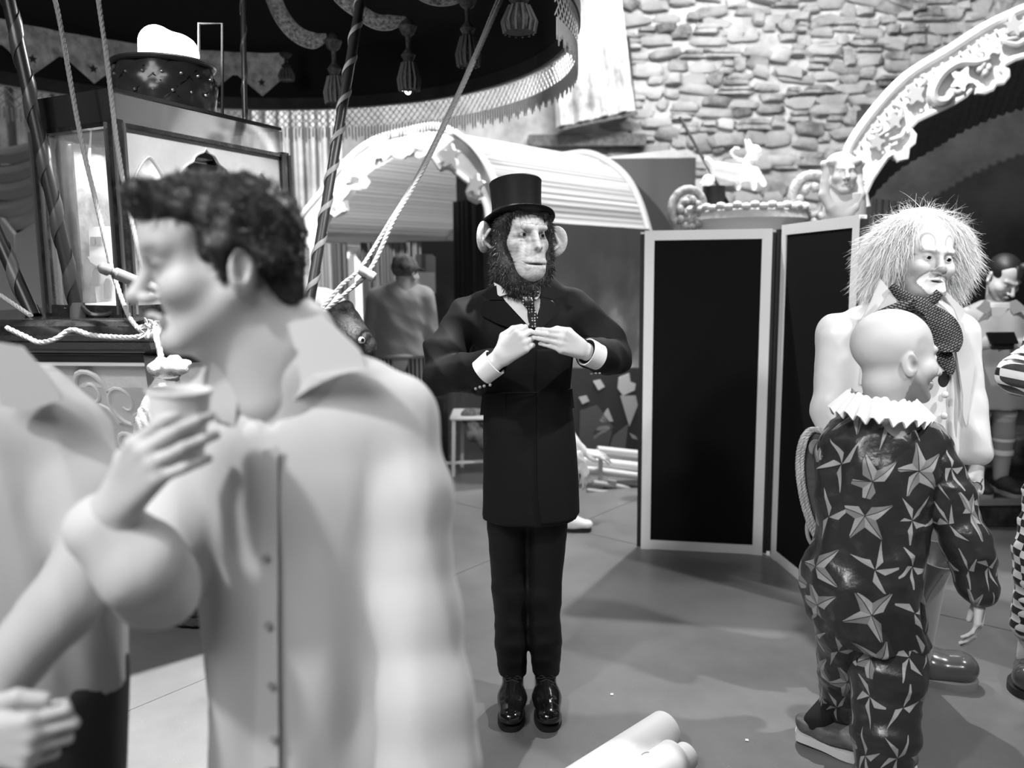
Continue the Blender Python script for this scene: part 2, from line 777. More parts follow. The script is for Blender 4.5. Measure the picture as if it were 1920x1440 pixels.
class Frame:
    """local frame: origin o, 3x3 M; scale s"""

    def __init__(s, o, M=None, sc=1.0):
        s.o = Vector(o)
        s.M = M or Matrix.Identity(3)
        s.sc = sc

    def __call__(s, x, y=None, z=None):
        v = Vector(x) if y is None else Vector((x, y, z))
        return s.o + s.M @ (v * s.sc)

    def inv(s, P):
        R = np.array(s.M)
        return (P - np.array(s.o)) @ R / s.sc


def rotm(yaw=0, pitch=0, roll=0):
    """yaw>0 turns a camera-facing head to image right; pitch>0 looks down; roll>0 leans to image right"""
    return (Matrix.Rotation(math.radians(yaw), 3, 'Z') @ Matrix.Rotation(math.radians(pitch), 3, 'X') @ Matrix.Rotation(math.radians(roll), 3, 'Y'))


def dirframe(o, y, z, sc=1.0):
    """frame with local +y along y, +z near z"""
    y = Vector(y).normalized()
    z = Vector(z)
    z = (z - y * z.dot(y)).normalized()
    x = y.cross(z)
    return Frame(o, Matrix((x, y, z)).transposed(), sc)


def head_sdf(sd, f, ears=True, nose=1.0, mouth='closed', neck=True, lids=0.0055, chin=1.0, width=1.0):
    """human head; local: face towards -y, z up, eye line at z=0; 0.23 tall"""
    s, R = f.sc, f.M
    w = width
    E = lambda c, r, k=0.02, sub=False, rot=None: sd.ell(f(c), [q * s for q in r], R if rot is None else R @ rot, k * s, sub)
    C = lambda a, b, ra, rb, k=0.012, sub=False: sd.cone(f(a), f(b), ra * s, rb * s, k * s, None, sub)
    E((0, .016, .036), (.076 * w, .096, .082), 0)
    E((0, -.026, -.03), (.061 * w, .062, .082), .03)
    for q in (-1, 1):
        C((q * .058 * w, .004, -.045), (q * .02, -.068, -.098), .017, .016, .025)
        E((q * .042 * w, -.058, -.028), (.023, .026, .022), .025)
        C((q * .012, -.088, .02), (q * .044 * w, -.072, .024), .009, .007, .015)
        E((q * .075 * w, -.02, .02), (.02, .03, .03), .02, True)
    E((0, -.078, -.1), (.023 * chin, .018, .015), .02)
    for q in (-1, 1):
        E((q * .032, -.1, .0), (.02, .018, .013), .014, True)
        E((q * .031, -.0735, .0), (.0142, .0142, .0142), .004)
        E((q * .031, -.089, -.0005), (.0128, .012, lids), .0015, True)
    C((0, -.088, .012), (0, -.112 - .006 * nose, -.03), .008, .0105, .012)
    E((0, -.115 - .006 * nose, -.034), (.0105, .011, .0095), .008)
    for q in (-1, 1):
        E((q * .0125, -.1, -.038), (.008, .012, .008), .006)
        E((q * .0065, -.112, -.045), (.0035, .006, .004), .002, True)
    C((-.02, -.09, -.0655), (0, -.1, -.062), .005, .0065, .006)
    C((.02, -.09, -.0655), (0, -.1, -.062), .005, .0065, .006)
    C((-.017, -.088, -.074), (.017, -.088, -.074), .0065, .0065, .008)
    op = {'closed': .0016, 'open': .004, 'wide': .006}[mouth]
    E((0, -.1, -.0685), (.021, .016, op), .0015, True)
    if ears:
        for q in (-1, 1):
            rot = Matrix.Rotation(q * .45, 3, 'Z') @ Matrix.Rotation(-.15, 3, 'X')
            E((q * .08 * w, .016, -.008), (.0075, .02, .032), .006, False, rot)
            E((q * .0855 * w, .012, -.004), (.006, .012, .02), .004, True, rot)
            E((q * .077 * w, .004, -.032), (.006, .009, .01), .006)
    if neck:
        C((0, .022, -.07), (0, .045, -.19), .052, .058, .03)
    return sd


def eyes(parent, f, look=(0, -1, 0), r=0.0128, iris=0.0062, m_iris=None):
    """eyeballs (white, iris) as children"""
    for q in (-1, 1):
        c = f(q * .031, -.0735, 0)
        lk = (f.M @ Vector(look)).normalized()
        mb = MB().ball(c, r * f.sc, 14, 10)
        e = mb.build('eyeball', mat('eye_soft', 0.5, 0.15, spec=0.6), parent, True)
        T = lk.to_track_quat('Z', 'Y').to_matrix()
        mi = MB().ball(c + lk * (r * f.sc * .62), (iris * f.sc, iris * f.sc, r * .42 * f.sc), 12, 6, T)
        mi.build('iris', m_iris or mat('eye_dark', 0.01, 0.1, spec=0.6), e, True)


# finger layout in a right-hand frame seen from the back: +y to fingertips, +z back of hand, thumb on +x*side
_FING = [(.026, .092, .0092, (.043, .026, .021)), (.008, .096, .0095, (.048, .030, .023)), (-.011, .092, .009, (.044, .028, .022)), (-.028, .083, .0082, (.035, .021, .019))]


def hand_sdf(sd, f, side, bends, thumb, spread=(6, 1, -4, -9), wrist=0.03):
    """f: frame at the wrist. side=+1 puts the thumb on local +x. bends: 4 x (mcp,pip,dip) degrees towards the palm (-z)
    thumb: 3 local points after the base"""
    s = f.sc
    P = lambda x, y, z: f(x * side, y, z)
    sd.cone(P(0, -.05, 0), P(0, .012, 0), wrist * .95 * s, wrist * .92 * s, .008, (f.M @ Vector((0, 0, 1)), .72))
    tips = []
    for i, ((x, y, r, L), b) in enumerate(zip(_FING, bends)):
        sd.cone(P(x * .55, .012, 0), P(x, y, 0), .0155 * s, .0125 * s, .010 * s)
        p = Vector((x, y, 0))
        a, sp = 0.0, math.radians(spread[i])
        rr = r
        for seg in range(3):
            a += math.radians(b[seg])
            d = Vector((math.sin(sp) * math.cos(a), math.cos(sp) * math.cos(a), -math.sin(a)))
            q = p + d * L[seg]
            sd.cone(P(*p), P(*q), rr * s, rr * .9 * s, .003 * s if seg else .006 * s)
            p = q
            rr *= .9
        tips.append(P(*p))
    pts = [Vector((.018, .018, -.006))] + [Vector(t) for t in thumb]
    rs = [.016, .0135, .0115, .0095]
    for i in range(3):
        sd.cone(P(*pts[i]), P(*pts[i + 1]), rs[i] * s, rs[i + 1] * s, .008 * s if i == 0 else .004 * s)
    sd.ell(P(.02, .045, -.008), (.016 * s, .028 * s, .014 * s), f.M, .012 * s)
    return tips


def strands(roots, dirs, lens, w, seg=5, grav=0.0, curl=0.0, seed=0, jit=0.25):
    """hair as tapering flat ribbons; returns V,Q"""
    rg = np.random.default_rng(seed)
    n = len(roots)
    p = np.array(roots, dtype=np.float32)
    d = np.array(dirs, dtype=np.float32) + rg.normal(0, jit, (n, 3)).astype(np.float32)
    d /= np.linalg.norm(d, axis=1, keepdims=True) + 1e-9
    L = np.array(lens, dtype=np.float32).reshape(-1, 1) / seg
    side = np.cross(d, rg.normal(0, 1, (n, 3)))
    side /= np.linalg.norm(side, axis=1, keepdims=True) + 1e-9
    V = []
    ax = rg.normal(0, 1, (n, 3))
    for i in range(seg + 1):
        ww = w * (1 - 0.85 * i / seg)
        V.append(p - side * ww)
        V.append(p + side * ww)
        p = p + d * L
        d = d + np.array([0, 0, -grav]) / seg + np.cross(d, ax) * curl / seg
        d /= np.linalg.norm(d, axis=1, keepdims=True) + 1e-9
    V = np.stack(V, 1)
    k = 2 * (seg + 1)
    Q = np.array([(2 * i, 2 * i + 1, 2 * i + 3, 2 * i + 2) for i in range(seg)])
    Q = (np.arange(n)[:, None, None] * k + Q[None]).reshape(-1, 4)
    return V.reshape(-1, 3), Q
# ------------------------------------------------------------------ setting
def sheet(name, G, thick, m, parent=None, smooth=True, label=None):
    """G: (rows, cols, 3) grid -> closed sheet of given thickness"""
    G = np.asarray(G, dtype=np.float32)
    r, c = G.shape[:2]
    du = np.gradient(G, axis=1)
    dv = np.gradient(G, axis=0)
    N = np.cross(du, dv)
    N /= np.linalg.norm(N, axis=2, keepdims=True) + 1e-9
    A, B = G.reshape(-1, 3), (G - N * thick).reshape(-1, 3)
    i = np.arange(r * c).reshape(r, c)
    q = np.stack([i[:-1, :-1], i[:-1, 1:], i[1:, 1:], i[1:, :-1]], -1).reshape(-1, 4)
    Q = [q, q[:, ::-1] + r * c]
    ring = np.concatenate([i[0, :-1], i[:-1, -1], i[-1, :0:-1], i[:0:-1, 0]])
    nx = np.roll(ring, -1)
    Q.append(np.stack([ring, ring + r * c, nx + r * c, nx], -1))
    me = mesh(name, np.concatenate([A, B]), np.concatenate(Q), smooth)
    if smooth:
        me.set_sharp_from_angle(angle=math.radians(60))
    return link(name, me, m, parent, label)


def curtain(name, p0, p1, z0, z1, m, nf=8, amp=0.03, thick=0.004, parent=None, seed=0, label=None, flare=0.0):
    rg = np.random.default_rng(seed)
    p0, p1 = np.array(p0, float), np.array(p1, float)
    d = p1 - p0
    L = np.linalg.norm(d)
    d /= L
    nrm = np.array([-d[1], d[0]])
    cols, rows = nf * 10, 9
    u = np.linspace(0, 1, cols)
    ph = rg.uniform(0, 6.28, 3)
    G = np.zeros((rows, cols, 3))
    for j in range(rows):
        t = j / (rows - 1)
        w = np.sin(u * nf * 6.283 + ph[0] + .8 * np.sin(u * 5 + ph[1]) + .4 * t) * amp * (0.6 + 0.5 * t) + .4 * amp * np.sin(u * nf * 13 + ph[2])
        q = p0[None] + d[None] * (u * L)[:, None] + nrm[None] * (w + flare * t)[:, None]
        G[j, :, :2] = q
        G[j, :, 2] = z1 + (z0 - z1) * t
    return sheet(name, G, thick, m, parent, label=label)


# --- floor: large concrete slabs with recessed joints
fm = mat('polished_concrete', 0.2, 0.33, spec=0.45, bump=0.05, bscale=220)
_t = NT(fm)
_tc = _t.n('ShaderNodeTexCoord')
_n1 = _t.n('ShaderNodeTexNoise'); _n1.inputs['Scale'].default_value = 1.6; _n1.inputs['Detail'].default_value = 9; _n1.inputs['Roughness'].default_value = .7
_n2 = _t.n('ShaderNodeTexNoise'); _n2.inputs['Scale'].default_value = 260; _n2.inputs['Detail'].default_value = 2
_geo = _t.n('ShaderNodeNewGeometry')
_t.link(_geo.outputs['Position'], _n1.inputs['Vector']); _t.link(_geo.outputs['Position'], _n2.inputs['Vector'])
_v = _t.math('MULTIPLY_ADD', _n1.outputs['Fac'], 0.15, 0.095)
_sp = _t.math('GREATER_THAN', _n2.outputs['Fac'], 0.735)
_v = _t.mix(_sp, _v, 0.6)
_t.link(_v, _t.b.inputs['Base Color'])
_t.link(_t.math('MULTIPLY_ADD', _n1.outputs['Fac'], 0.25, 0.22), _t.b.inputs['Roughness'])
fl = MB().box((0, 4, -.09), (14.2, 14.4, .12)).build('floor', mat('floor_joint', 0.03, 0.8))
tag(fl, kind='structure')
_pa, _pb = onz(170, 1362), onz(355, 1285)
_jd = (_pb - _pa); _jd.z = 0; _jd.normalize()
_jn = Vector((-_jd.y, _jd.x, 0))
SL = 3.1
for iu in range(-4, 5):
    for iv in range(-4, 5):
        c = _pa + _jd * (SL * (iu + .42)) + _jn * (SL * (iv + .5))
        if abs(c.x) > 7.0 or not (-3.5 < c.y < 11.5):
            continue
        M = Matrix((_jd, _jn, Vector((0, 0, 1)))).transposed()
        x0, x1 = -SL / 2 + .0025, SL / 2 - .0025
        mb = MB().box((c.x, c.y, -.015), (SL - .005, SL - .005, .03), M)
        # clip to the room
        mb.V = [(max(-7.05, min(7.05, v[0])), max(-3.1, min(11.1, v[1])), v[2]) for v in mb.V]
        mb.build('slab', fm, fl)

# --- walls and ceiling
wallm = mat('old_plaster', 0.45, 0.9, mottle=0.16, mscale=2.5, bump=0.4, bscale=14)
WB = 9.5
wb = MB().box((0, WB + .1, 3.1), (14.2, .2, 6.2)).build('wall_back', wallm)
tag(wb, kind='structure')
tag(MB().box((-7.1, 4, 3.1), (.2, 14.4, 6.2)).build('wall_left', mat('wall_dark', 0.12, 0.9, mottle=.05)), kind='structure')
tag(MB().box((7.1, 4, 3.1), (.2, 14.4, 6.2)).build('wall_right', mat('wall_dark', 0.12, 0.9)), kind='structure')
tag(MB().box((0, 4, 6.3), (14.4, 14.4, .2)).build('ceiling', mat('ceiling_black', 0.03, 0.9)), kind='structure')

# rubble masonry: individual stones bedded in the back wall
stm = mat('rubble_stone', 0.4, 0.92, bump=0.9, bscale=18)
_t = NT(stm)
_oi = _t.n('ShaderNodeObjectInfo'); _geo = _t.n('ShaderNodeNewGeometry')
_nz = _t.n('ShaderNodeTexNoise'); _nz.inputs['Scale'].default_value = 1.3; _nz.inputs['Detail'].default_value = 10; _nz.inputs['Roughness'].default_value = .72
_t.link(_geo.outputs['Position'], _nz.inputs['Vector'])
_r = _t.math('MULTIPLY_ADD', _oi.outputs['Random'], 0.26, -0.13)
_x = _t.math('ADD', _nz.outputs['Fac'], _r)
_t.link(_t.ramp(_x, [(0.3, 0.12), (0.42, 0.36), (0.58, 0.5), (0.75, 0.68)]), _t.b.inputs['Base Color'])


def stone_vf(rg):
    bm = bmesh.new()
    bmesh.ops.create_cube(bm, size=1)
    bmesh.ops.bevel(bm, geom=bm.edges[:], offset=.2, segments=1, profile=.5, affect='EDGES')
    for v in bm.verts:
        v.co += Vector(rg.normal(0, .075, 3))
    bm.verts.index_update()
    V = np.array([v.co for v in bm.verts]); Fq = [tuple(v.index for v in f.verts) for f in bm.faces]
    bm.free()
    return V, Fq


_rg = np.random.default_rng(11)
_proto = [stone_vf(_rg) for _ in range(14)]
_pmesh = []
for V, Fq in _proto:
    me = mesh('stone', V, Fq, True); me.set_sharp_from_angle(angle=math.radians(50)); me.materials.append(stm); _pmesh.append(me)
cells = []
z = 1.75
while z < 5.05:
    hgt = float(_rg.uniform(.07, .16)) if z > 3.0 else float(_rg.uniform(.09, .18))
    x = 0.95 + float(_rg.uniform(0, .2))
    while x < 6.3:
        w = float(_rg.uniform(.12, .42))
        zz = z + float(_rg.normal(0, .03)) + .1 * math.sin(x * 1.3 + z) + .04 * math.sin(x * 4.1 + 2 * z)
        if _rg.random() < .2:
            cells.append((x + w / 2, zz + hgt * .27, w, hgt * .48)); cells.append((x + w / 2 + .02, zz + hgt * .77, w * .9, hgt * .46))
        else:
            cells.append((x + w / 2, zz + hgt / 2, w, hgt))
        x += w + .012
    z += hgt + .01
cells.sort(key=lambda c: -c[2] * c[3])
mbS = MB()
for i, (x, zc, w, h) in enumerate(cells):
    k = int(_rg.integers(14))
    dep = float(_rg.uniform(.07, .16))
    if i < 298:
        o = link('stone', _pmesh[k], stm, wb)
        o.location = Vector((x, WB - .01 + float(_rg.uniform(-.015, .02)), zc)); o.scale = (w, dep, h)
        o.rotation_euler = (0, float(_rg.normal(0, .12)), 0)
    else:
        V, Fq = _proto[k]
        mbS.add([(x + v[0] * w, WB - .01 + v[1] * dep, zc + v[2] * h) for v in V], Fq)
tag(mbS.build('small_stones', stm, wb, True), kind='stuff')
# timber beam stub + ledge over the pale lower wall
tag(MB().box((.85, WB - .08, 2.99), (1.3, .16, .13), None, .01).build('trim_1', mat('old_timber', 0.12, .8, mottle=.05, mscale=20)), kind='structure')

# ------------------------------------------------------------------ hanging tapestry on the stone wall
def drape_grid(tl, tr, bl, br, rows, cols, amp, nf, seed=0, curve=0.0):
    rg = np.random.default_rng(seed)
    G = np.zeros((rows, cols, 3))
    ph = rg.uniform(0, 6.28, 4)
    for j in range(rows):
        t = j / (rows - 1)
        a = np.array(tl) * (1 - t) + np.array(bl) * t
        b = np.array(tr) * (1 - t) + np.array(br) * t
        n = np.cross(b - a, (0, 0, 1)); n = n / np.linalg.norm(n)
        for i in range(cols):
            u = i / (cols - 1)
            w = amp * (.35 + .65 * t) * (math.sin(u * nf * 6.283 + ph[0] + .9 * math.sin(3 * t + ph[1])) + .5 * math.sin(u * nf * 14 + ph[2]))
            G[j, i] = a * (1 - u) + b * u + n * w + np.array((0, 0, curve * math.sin(math.pi * u) * t))
    return G


tp = mat('tapestry_cloth', 0.62, 0.9, mottle=.3, mscale=3.2)
_ty = WB - .35
tpe = sheet('tapestry', drape_grid(at(1030, -30, _ty), at(1160, -30, _ty), at(1045, 238, _ty), at(1192, 205, _ty), 24, 60, .05, 4, 3), .01, tp)
tag(tpe, 'pale painted cloth hanging in folds high on the stone wall', 'tapestry')
MB().beam(at(1045, 243, _ty), at(1195, 212, _ty), .03, .035).build('hem_batten', mat('old_timber', 0.12), tpe)
tag(sheet('dark_banner', drape_grid(at(1158, 70, _ty + .1), at(1180, 70, _ty + .1), at(1166, 200, _ty + .1), at(1192, 200, _ty + .1), 10, 12, .02, 1, 5), .01, mat('banner_dark', .04, .9)), 'narrow dark cloth strip hanging beside the pale tapestry', 'banner')

# pale drapes far left between the glass case and the white arch
_dm = mat('pale_drape', 0.78, .9, mottle=.12, mscale=5)
_a, _b = at(470, 300, 8.6), at(640, 300, 8.6)
tag(curtain('pale_curtain', _a[:2], _b[:2], 1.2, 3.3, _dm, 7, .05, .006, seed=2), 'pale hanging drapes behind the fringe, right of the glass case', 'curtain')
_a, _b = at(0, 300, 8.9), at(260, 300, 8.9)
tag(curtain('backdrop_curtain', _a[:2], _b[:2], 0.3, 3.6, mat('grey_drape', 0.3, .9, mottle=.1, mscale=4), 7, .05, .006, seed=6), 'grey backdrop curtain seen behind the glass case', 'curtain')

# dark swagged drapery with arched panel at the far left
_sy = 6.0
sw = empty('swagged_drapery', at(40, 600, _sy), 'dark stage drapery with looped swags at the left edge', 'drapery')
_dk = mat('velvet_dark', 0.09, .85, sheen=.3)
for i, (y0, sag, r) in enumerate(((232, 55, .055), (262, 60, .06), (292, 62, .06), (322, 66, .055), (350, 66, .05))):
    G = []
    for j in range(9):
        a = j / 8 * math.pi * 2
        row = []
        for k in range(21):
            u = k / 20
            p = at(-140 + 240 * u, y0 + sag * math.sin(math.pi * (u * .86)) + 8 * u, _sy)
            row.append(p + Vector((0, -math.cos(a) * r * .5, math.sin(a) * r * (.8 + .4 * u))))
        G.append(row)
    g = np.array([[list(p) for p in r_] for r_ in G])
    sheet('swag', g, .004, mat('swag_cloth', 0.55, .7, sheen=.4), sw)
_a, _b = at(-160, 380, _sy + .1), at(110, 380, _sy + .1)
curtain('curtain', _a[:2], _b[:2], .1, 2.35, _dk, 9, .035, .005, sw, 3)
lp = MB().prism([at(-60, 400, _sy - .12), at(0, 408, _sy - .12), at(26, 440, _sy - .12), at(44, 900, _sy - .12), at(-60, 900, _sy - .12)], (0, .05, 0)).build('arched_panel', mat('pale_panel', .78, .6))
tag(lp, 'pale arched panel standing in front of the dark swags', 'panel')
tag(MB().prism([at(28, 440, _sy - .2), at(82, 408, _sy - .2), at(100, 470, _sy - .2), at(96, 914, _sy - .2), at(40, 914, _sy - .2)], (0, .06, 0)).build('leaning_board', mat('pale_panel', .78, .6)), 'pale angled board beside the arched panel, behind the bent poles', 'panel')

# grey flat leaning at the back, right of the striped canvas
_gy = 8.2
gb = MB().prism([at(1130, 296, _gy), at(1268, 279, _gy), at(1277, 480, _gy), at(1282, 640, _gy), at(1130, 640, _gy)], (0, .06, 0)).build('scenery_flat', mat('grey_flat', 0.36, .8, mottle=.05, mscale=2))
tag(gb, 'plain grey scenery flat standing behind the folding screen', 'scenery')

# ------------------------------------------------------------------ carved arches and canvas tents
white = mat('white_gesso', 0.8, 0.55, bump=.05, bscale=80)
cream = mat('carved_relief', 0.62, 0.5)
grey_relief = mat('grey_relief', 0.42, 0.5)


def leaf(mb, c, u, v, n, s, ang):
    """five-lobed relief leaf in plane (u,v), normal n"""
    pts = []
    for k in range(40):
        a = 2 * math.pi * k / 40
        r = s * (.74 + .2 * math.cos(5 * a) + .06 * math.cos(10 * a)) * (1.15 if math.cos(a) > 0 else .9)
        x, y = r * math.cos(a), r * math.sin(a)
        pts.append(c + u * (x * math.cos(ang) - y * math.sin(ang)) + v * (x * math.sin(ang) + y * math.cos(ang)))
    mb.prism(pts, n)


def arch(root, outer, inner, thick, bead_n, m, relief=True):
    ax = (outer[-1] - outer[0]); ax.z = 0; ax.normalize()
    n = ax.cross(Vector((0, 0, 1))).normalized()
    if n.y > 0:
        n = -n
    MB().prism(outer + inner[::-1], -n * thick).build('arch_board', m, root)
    # mouldings
    mb = MB(); mb.tube(outer, .03, 8)
    mb.build('outer_moulding', mat('moulding_pale', .6, .4), root, True)
    ip = [p + n * .012 for p in inner]
    MB().tube(ip, .022, 8).build('inner_moulding', m, root, True)
    return n


def resample(pts, n):
    P = [Vector(p) for p in pts]
    L = [0]
    for a, b in zip(P, P[1:]):
        L.append(L[-1] + (b - a).length)
    out, j = [], 0
    for i in range(n):
        s = L[-1] * i / (n - 1)
        while j < len(P) - 2 and L[j + 1] < s:
            j += 1
        out.append(P[j].lerp(P[j + 1], min(1, (s - L[j]) / max(1e-9, L[j + 1] - L[j]))))
    return out


def barrel(name, prof, axis, rows, waves, amp, m, parent, thick=.01, scale_end=1.0, jit=0):
    P = resample(prof, waves * 8)
    c = sum(P, Vector()) / len(P)
    rg = np.random.default_rng(jit)
    ph = rg.uniform(-.9, .9, waves + 2)
    G = []
    for j in range(rows):
        t = j / (rows - 1)
        row = []
        for i, p in enumerate(P):
            d = (p - c).normalized()
            a = amp * math.sin(2 * math.pi * i / 8 + ph[i // 8]) * (1 - .3 * t)
            q = c + (p - c) * (1 + (scale_end - 1) * t) + d * a + Vector(axis) * t
            q.z += -.05 * math.sin(math.pi * t) * 0
            row.append(list(q))
        G.append(row)
    return sheet(name, np.array(G), thick, m, parent)


# right tent (white arch, dark pleated interior)
AY = 5.2
pn = Vector((0, -1, 0))
_o = [(1588, 300), (1593, 273), (1634, 213), (1698, 145), (1783, 92), (1847, 51), (1920, 17), (1990, -8), (2060, -20)]
_i = [(1624, 388), (1619, 363), (1632, 335), (1651, 307), (1660, 296), (1672, 288), (1682, 300), (1696, 296), (1698, 278), (1709, 268), (1711, 254), (1704, 246), (1698, 250), (1702, 240), (1716, 226), (1732, 218),
      (1760, 205), (1783, 194), (1806, 180), (1822, 162), (1828, 172), (1843, 173), (1856, 168), (1862, 158), (1876, 156), (1885, 144), (1884, 134), (1876, 130), (1878, 122), (1899, 111), (1920, 105), (1960, 98), (2000, 100), (2010, 112), (2030, 118), (2045, 110), (2060, 108)]
mirx = at(2060, 0, AY).x
def mir(L):
    a = [at(x, y, AY) for x, y in L]
    return a + [Vector((2 * mirx - p.x, p.y, p.z)) for p in a[-2::-1]]
tent = empty('carved_arch_tent', (mirx, AY, 0), 'big white carved arch tent at the right, dark pleated canvas inside', 'tent')
_out, _in = smoothpts(mir(_o), 5), mir(_i)
arch(tent, _out, _in, .06, 40, white)
# bead rows, leaves, scrolls, grapes
mbb = MB()
for p in resample([at(x + 9, y + 12, AY - .01) for x, y in _o[1:]], 30):
    mbb.ball(p + Vector((0, -.008, 0)), .01, 6, 4)
for p in resample([at(x - 7, y - 9, AY - .01) for x, y in _i[0:4] + _i[15:20]], 16):
    mbb.ball(p + Vector((0, -.012, 0)), .011, 6, 4)
tag(mbb.build('bead_row', cream, tent, True), kind='stuff')
ux, uz, un = Vector((1, 0, 0)), Vector((0, 0, 1)), Vector((0, -.022, 0))
for (x, y, s, a) in ((1712, 180, .062, .7), (1673, 228, .05, .5), (1850, 92, .066, .9), (1800, 152, .075, 1.2), (1640, 268, .05, .2), (1895, 50, .06, .3)):
    mb = MB(); leaf(mb, at(x, y, AY - .03), ux, uz, un, s, a); mb.build('relief_leaf', grey_relief if s < .064 else cream, tent)
def scroll(px, r, m=grey_relief):
    P = smoothpts([at(x, y, AY - .035) for x, y in px], 6)
    n = len(P)
    MB().tube(P, [r * (.35 + .65 * math.sin(math.pi * (i + 1) / (n + 1)) ** .6) for i in range(n)], 8).build('relief_scroll', m, tent, True)
scroll([(1855, 110), (1830, 118), (1795, 120), (1765, 140), (1748, 170), (1752, 188), (1770, 190), (1782, 178), (1776, 172)], .034)
scroll([(1740, 152), (1726, 160), (1735, 148), (1726, 142)], .016)
scroll([(1636, 262), (1655, 250), (1680, 232), (1690, 205), (1672, 196)], .016)
scroll([(1632, 250), (1648, 246), (1652, 236), (1642, 238)], .016)
scroll([(1668, 262), (1690, 255), (1697, 240)], .014, cream)
scroll([(1690, 205), (1693, 218), (1686, 222)], .014)
scroll([(1910, 70), (1880, 78), (1905, 84), (1925, 74), (1950, 70)], .02)
scroll([(1780, 168), (1795, 172), (1808, 166)], .014, cream)
scroll([(1884, 60), (1905, 62), (1925, 55)], .016)
mb = MB()
for (x, y) in ((1836, 130), (1845, 137), (1852, 127), (1842, 122)):
    mb.ball(at(x, y, AY - .03), .026, 8, 6)
mb.build('relief_grapes', grey_relief, tent, True)
scroll([(1842, 122), (1838, 108), (1828, 100)], .008)
pleat = mat('pleated_canvas', 0.2, .85, mottle=.03, mscale=30)
_bp = [p + Vector((0, .05, 0)) for p in smoothpts(mir([(1600, 470), (1598, 400), (1604, 300), (1640, 228), (1705, 160), (1790, 108), (1855, 68), (1925, 36), (1990, 14), (2060, 6)]), 6)]
barrel('pleated_canopy', _bp, (.5, 1.15, -.36), 5, 70, .016, pleat, tent)
_bd = mat('tent_backdrop', 0.022, .95, mottle=.012, mscale=2.2)
_c0 = at(1560, 300, 6.6)
MB().box((4.85, 6.75, 1.4), (4.2, .05, 2.8)).build('tent_backcloth', _bd, tent)
curtain('side_cloth', at(1636, 400, AY + .08)[:2], at(1700, 400, AY + .5)[:2], 0.0, 2.0, mat('grey_canvas', 0.3, .85), 5, .012, .006, tent, 4)
# bust on the tent post
post = empty('caryatid_post', at(1580, 720, AY - .1) * 1.0, 'white caryatid post with a veiled female bust under the carved arch', 'statue')
_pc = at(1578, 500, AY - .15)
MB().lathe([(.13, 0), (.13, .08), (.105, .12), (.105, 1.2), (.125, 1.9), (.118, 2.0), (.06, 2.02)], (_pc.x, _pc.y, 0), 24).build('pillar', white, post, True)
bf = Frame(at(1579, 326, AY - .2), rotm(-6, 0), 1.02)
sd = head_sdf(Sdf(.006), bf, ears=False)
sd.ell(bf(0, .035, .03), (.1, .105, .105), bf.M, .01)
sd.ell(bf(0, -.092, .0), (.056, .06, .085), bf.M, .01, True)
sd = Sdf(.006); head_sdf(sd, bf, ears=False)
sd.ell(bf(0, .045, .04), (.094, .085, .09), bf.M, .01)
for q in (-1, 1):
    sd.ell(bf(q * .065, -.03, .065), (.034, .035, .024), bf.M, .012)
    sd.ell(bf(q * .1, .0, .055), (.026, .03, .024), bf.M, .01)
    sd.chain([bf(q * .088, .0, .03), bf(q * .095, .0, -.05), bf(q * .1, -.01, -.12), bf(q * .06, -.04, -.2), bf(0, -.06, -.27)], [.024, .024, .03, .03, .024], .012)
sd.cone(bf(0, .03, -.1), bf(0, .02, -.24), .07, .1, .02)
sdfobj('bust', sd, mat('plaster_bust', .74, .6), post)

# middle tent (bright arch, striped canvas)
MR = Vector((-0.06, 6.0, 0))
mn = Vector((.643, .766, 0))
mo = [(552, 450), (560, 415), (600, 365), (650, 303), (700, 264), (760, 246), (820, 237), (870, 262), (905, 300), (930, 355), (950, 425)]
mi_ = [(592, 470), (605, 420), (622, 395), (632, 404), (645, 394), (642, 376), (655, 362), (662, 352), (676, 353), (684, 340), (676, 328), (690, 316), (710, 306), (728, 296), (738, 286), (748, 292), (760, 294), (772, 285), (790, 293), (808, 292), (818, 300),
       (830, 318), (842, 312), (856, 322), (870, 333), (884, 344), (880, 360), (884, 372), (896, 378), (908, 374), (914, 390), (918, 430)]
mt = empty('striped_canvas_tent', onplane(750, 600, MR, mn), 'glaring white carved arch with striped canvas barrel roof, mid background', 'tent')
mout = smoothpts([onplane(x, y, MR, mn) for x, y in mo], 6)
minn = [onplane(x, y, MR, mn) for x, y in mi_]
arch(mt, mout, minn, .06, 0, white)
for k, (x, y, s) in enumerate(((620, 385, .08), (660, 325, .09), (712, 288, .09), (785, 265, .1), (855, 292, .09), (900, 345, .08))):
    mb = MB(); leaf(mb, onplane(x, y, MR, mn) - mn * .03, Vector((.766, -.643, 0)), uz, -mn * .03, s, k); mb.build('relief_leaf', white, mt)
stripe = mat('striped_canvas', 0.5, .85, bump=.1, bscale=30)
_t = NT(stripe)
_a = _t.n('ShaderNodeAttribute', attribute_name='tone')
_t.link(_a.outputs['Fac'], _t.b.inputs['Base Color'])
_tr = _t.n('ShaderNodeBsdfTranslucent'); _tr.inputs[0].default_value = (.8, .8, .8, 1)
_mx = _t.n('ShaderNodeMixShader'); _mx.inputs[0].default_value = .4
_out_ = [n for n in stripe.node_tree.nodes if n.type == 'OUTPUT_MATERIAL'][0]
_t.link(_t.b.outputs[0], _mx.inputs[1]); _t.link(_tr.outputs[0], _mx.inputs[2]); _t.link(_mx.outputs[0], _out_.inputs[0])
bo = barrel('canvas_roof', [p - Vector((0, 0, .03)) + mn * .04 for p in mout], Vector((.643, .766, .0)) * 1.95, 7, 60, .006, stripe, mt, .008, 1.0)
_n = 480
_rg = np.random.default_rng(5)
_st = np.interp(np.arange(_n), np.arange(0, _n, 4), _rg.uniform(.26, .6, _n // 4))
settone(bo.data, np.tile(np.tile(_st, 7), 2))
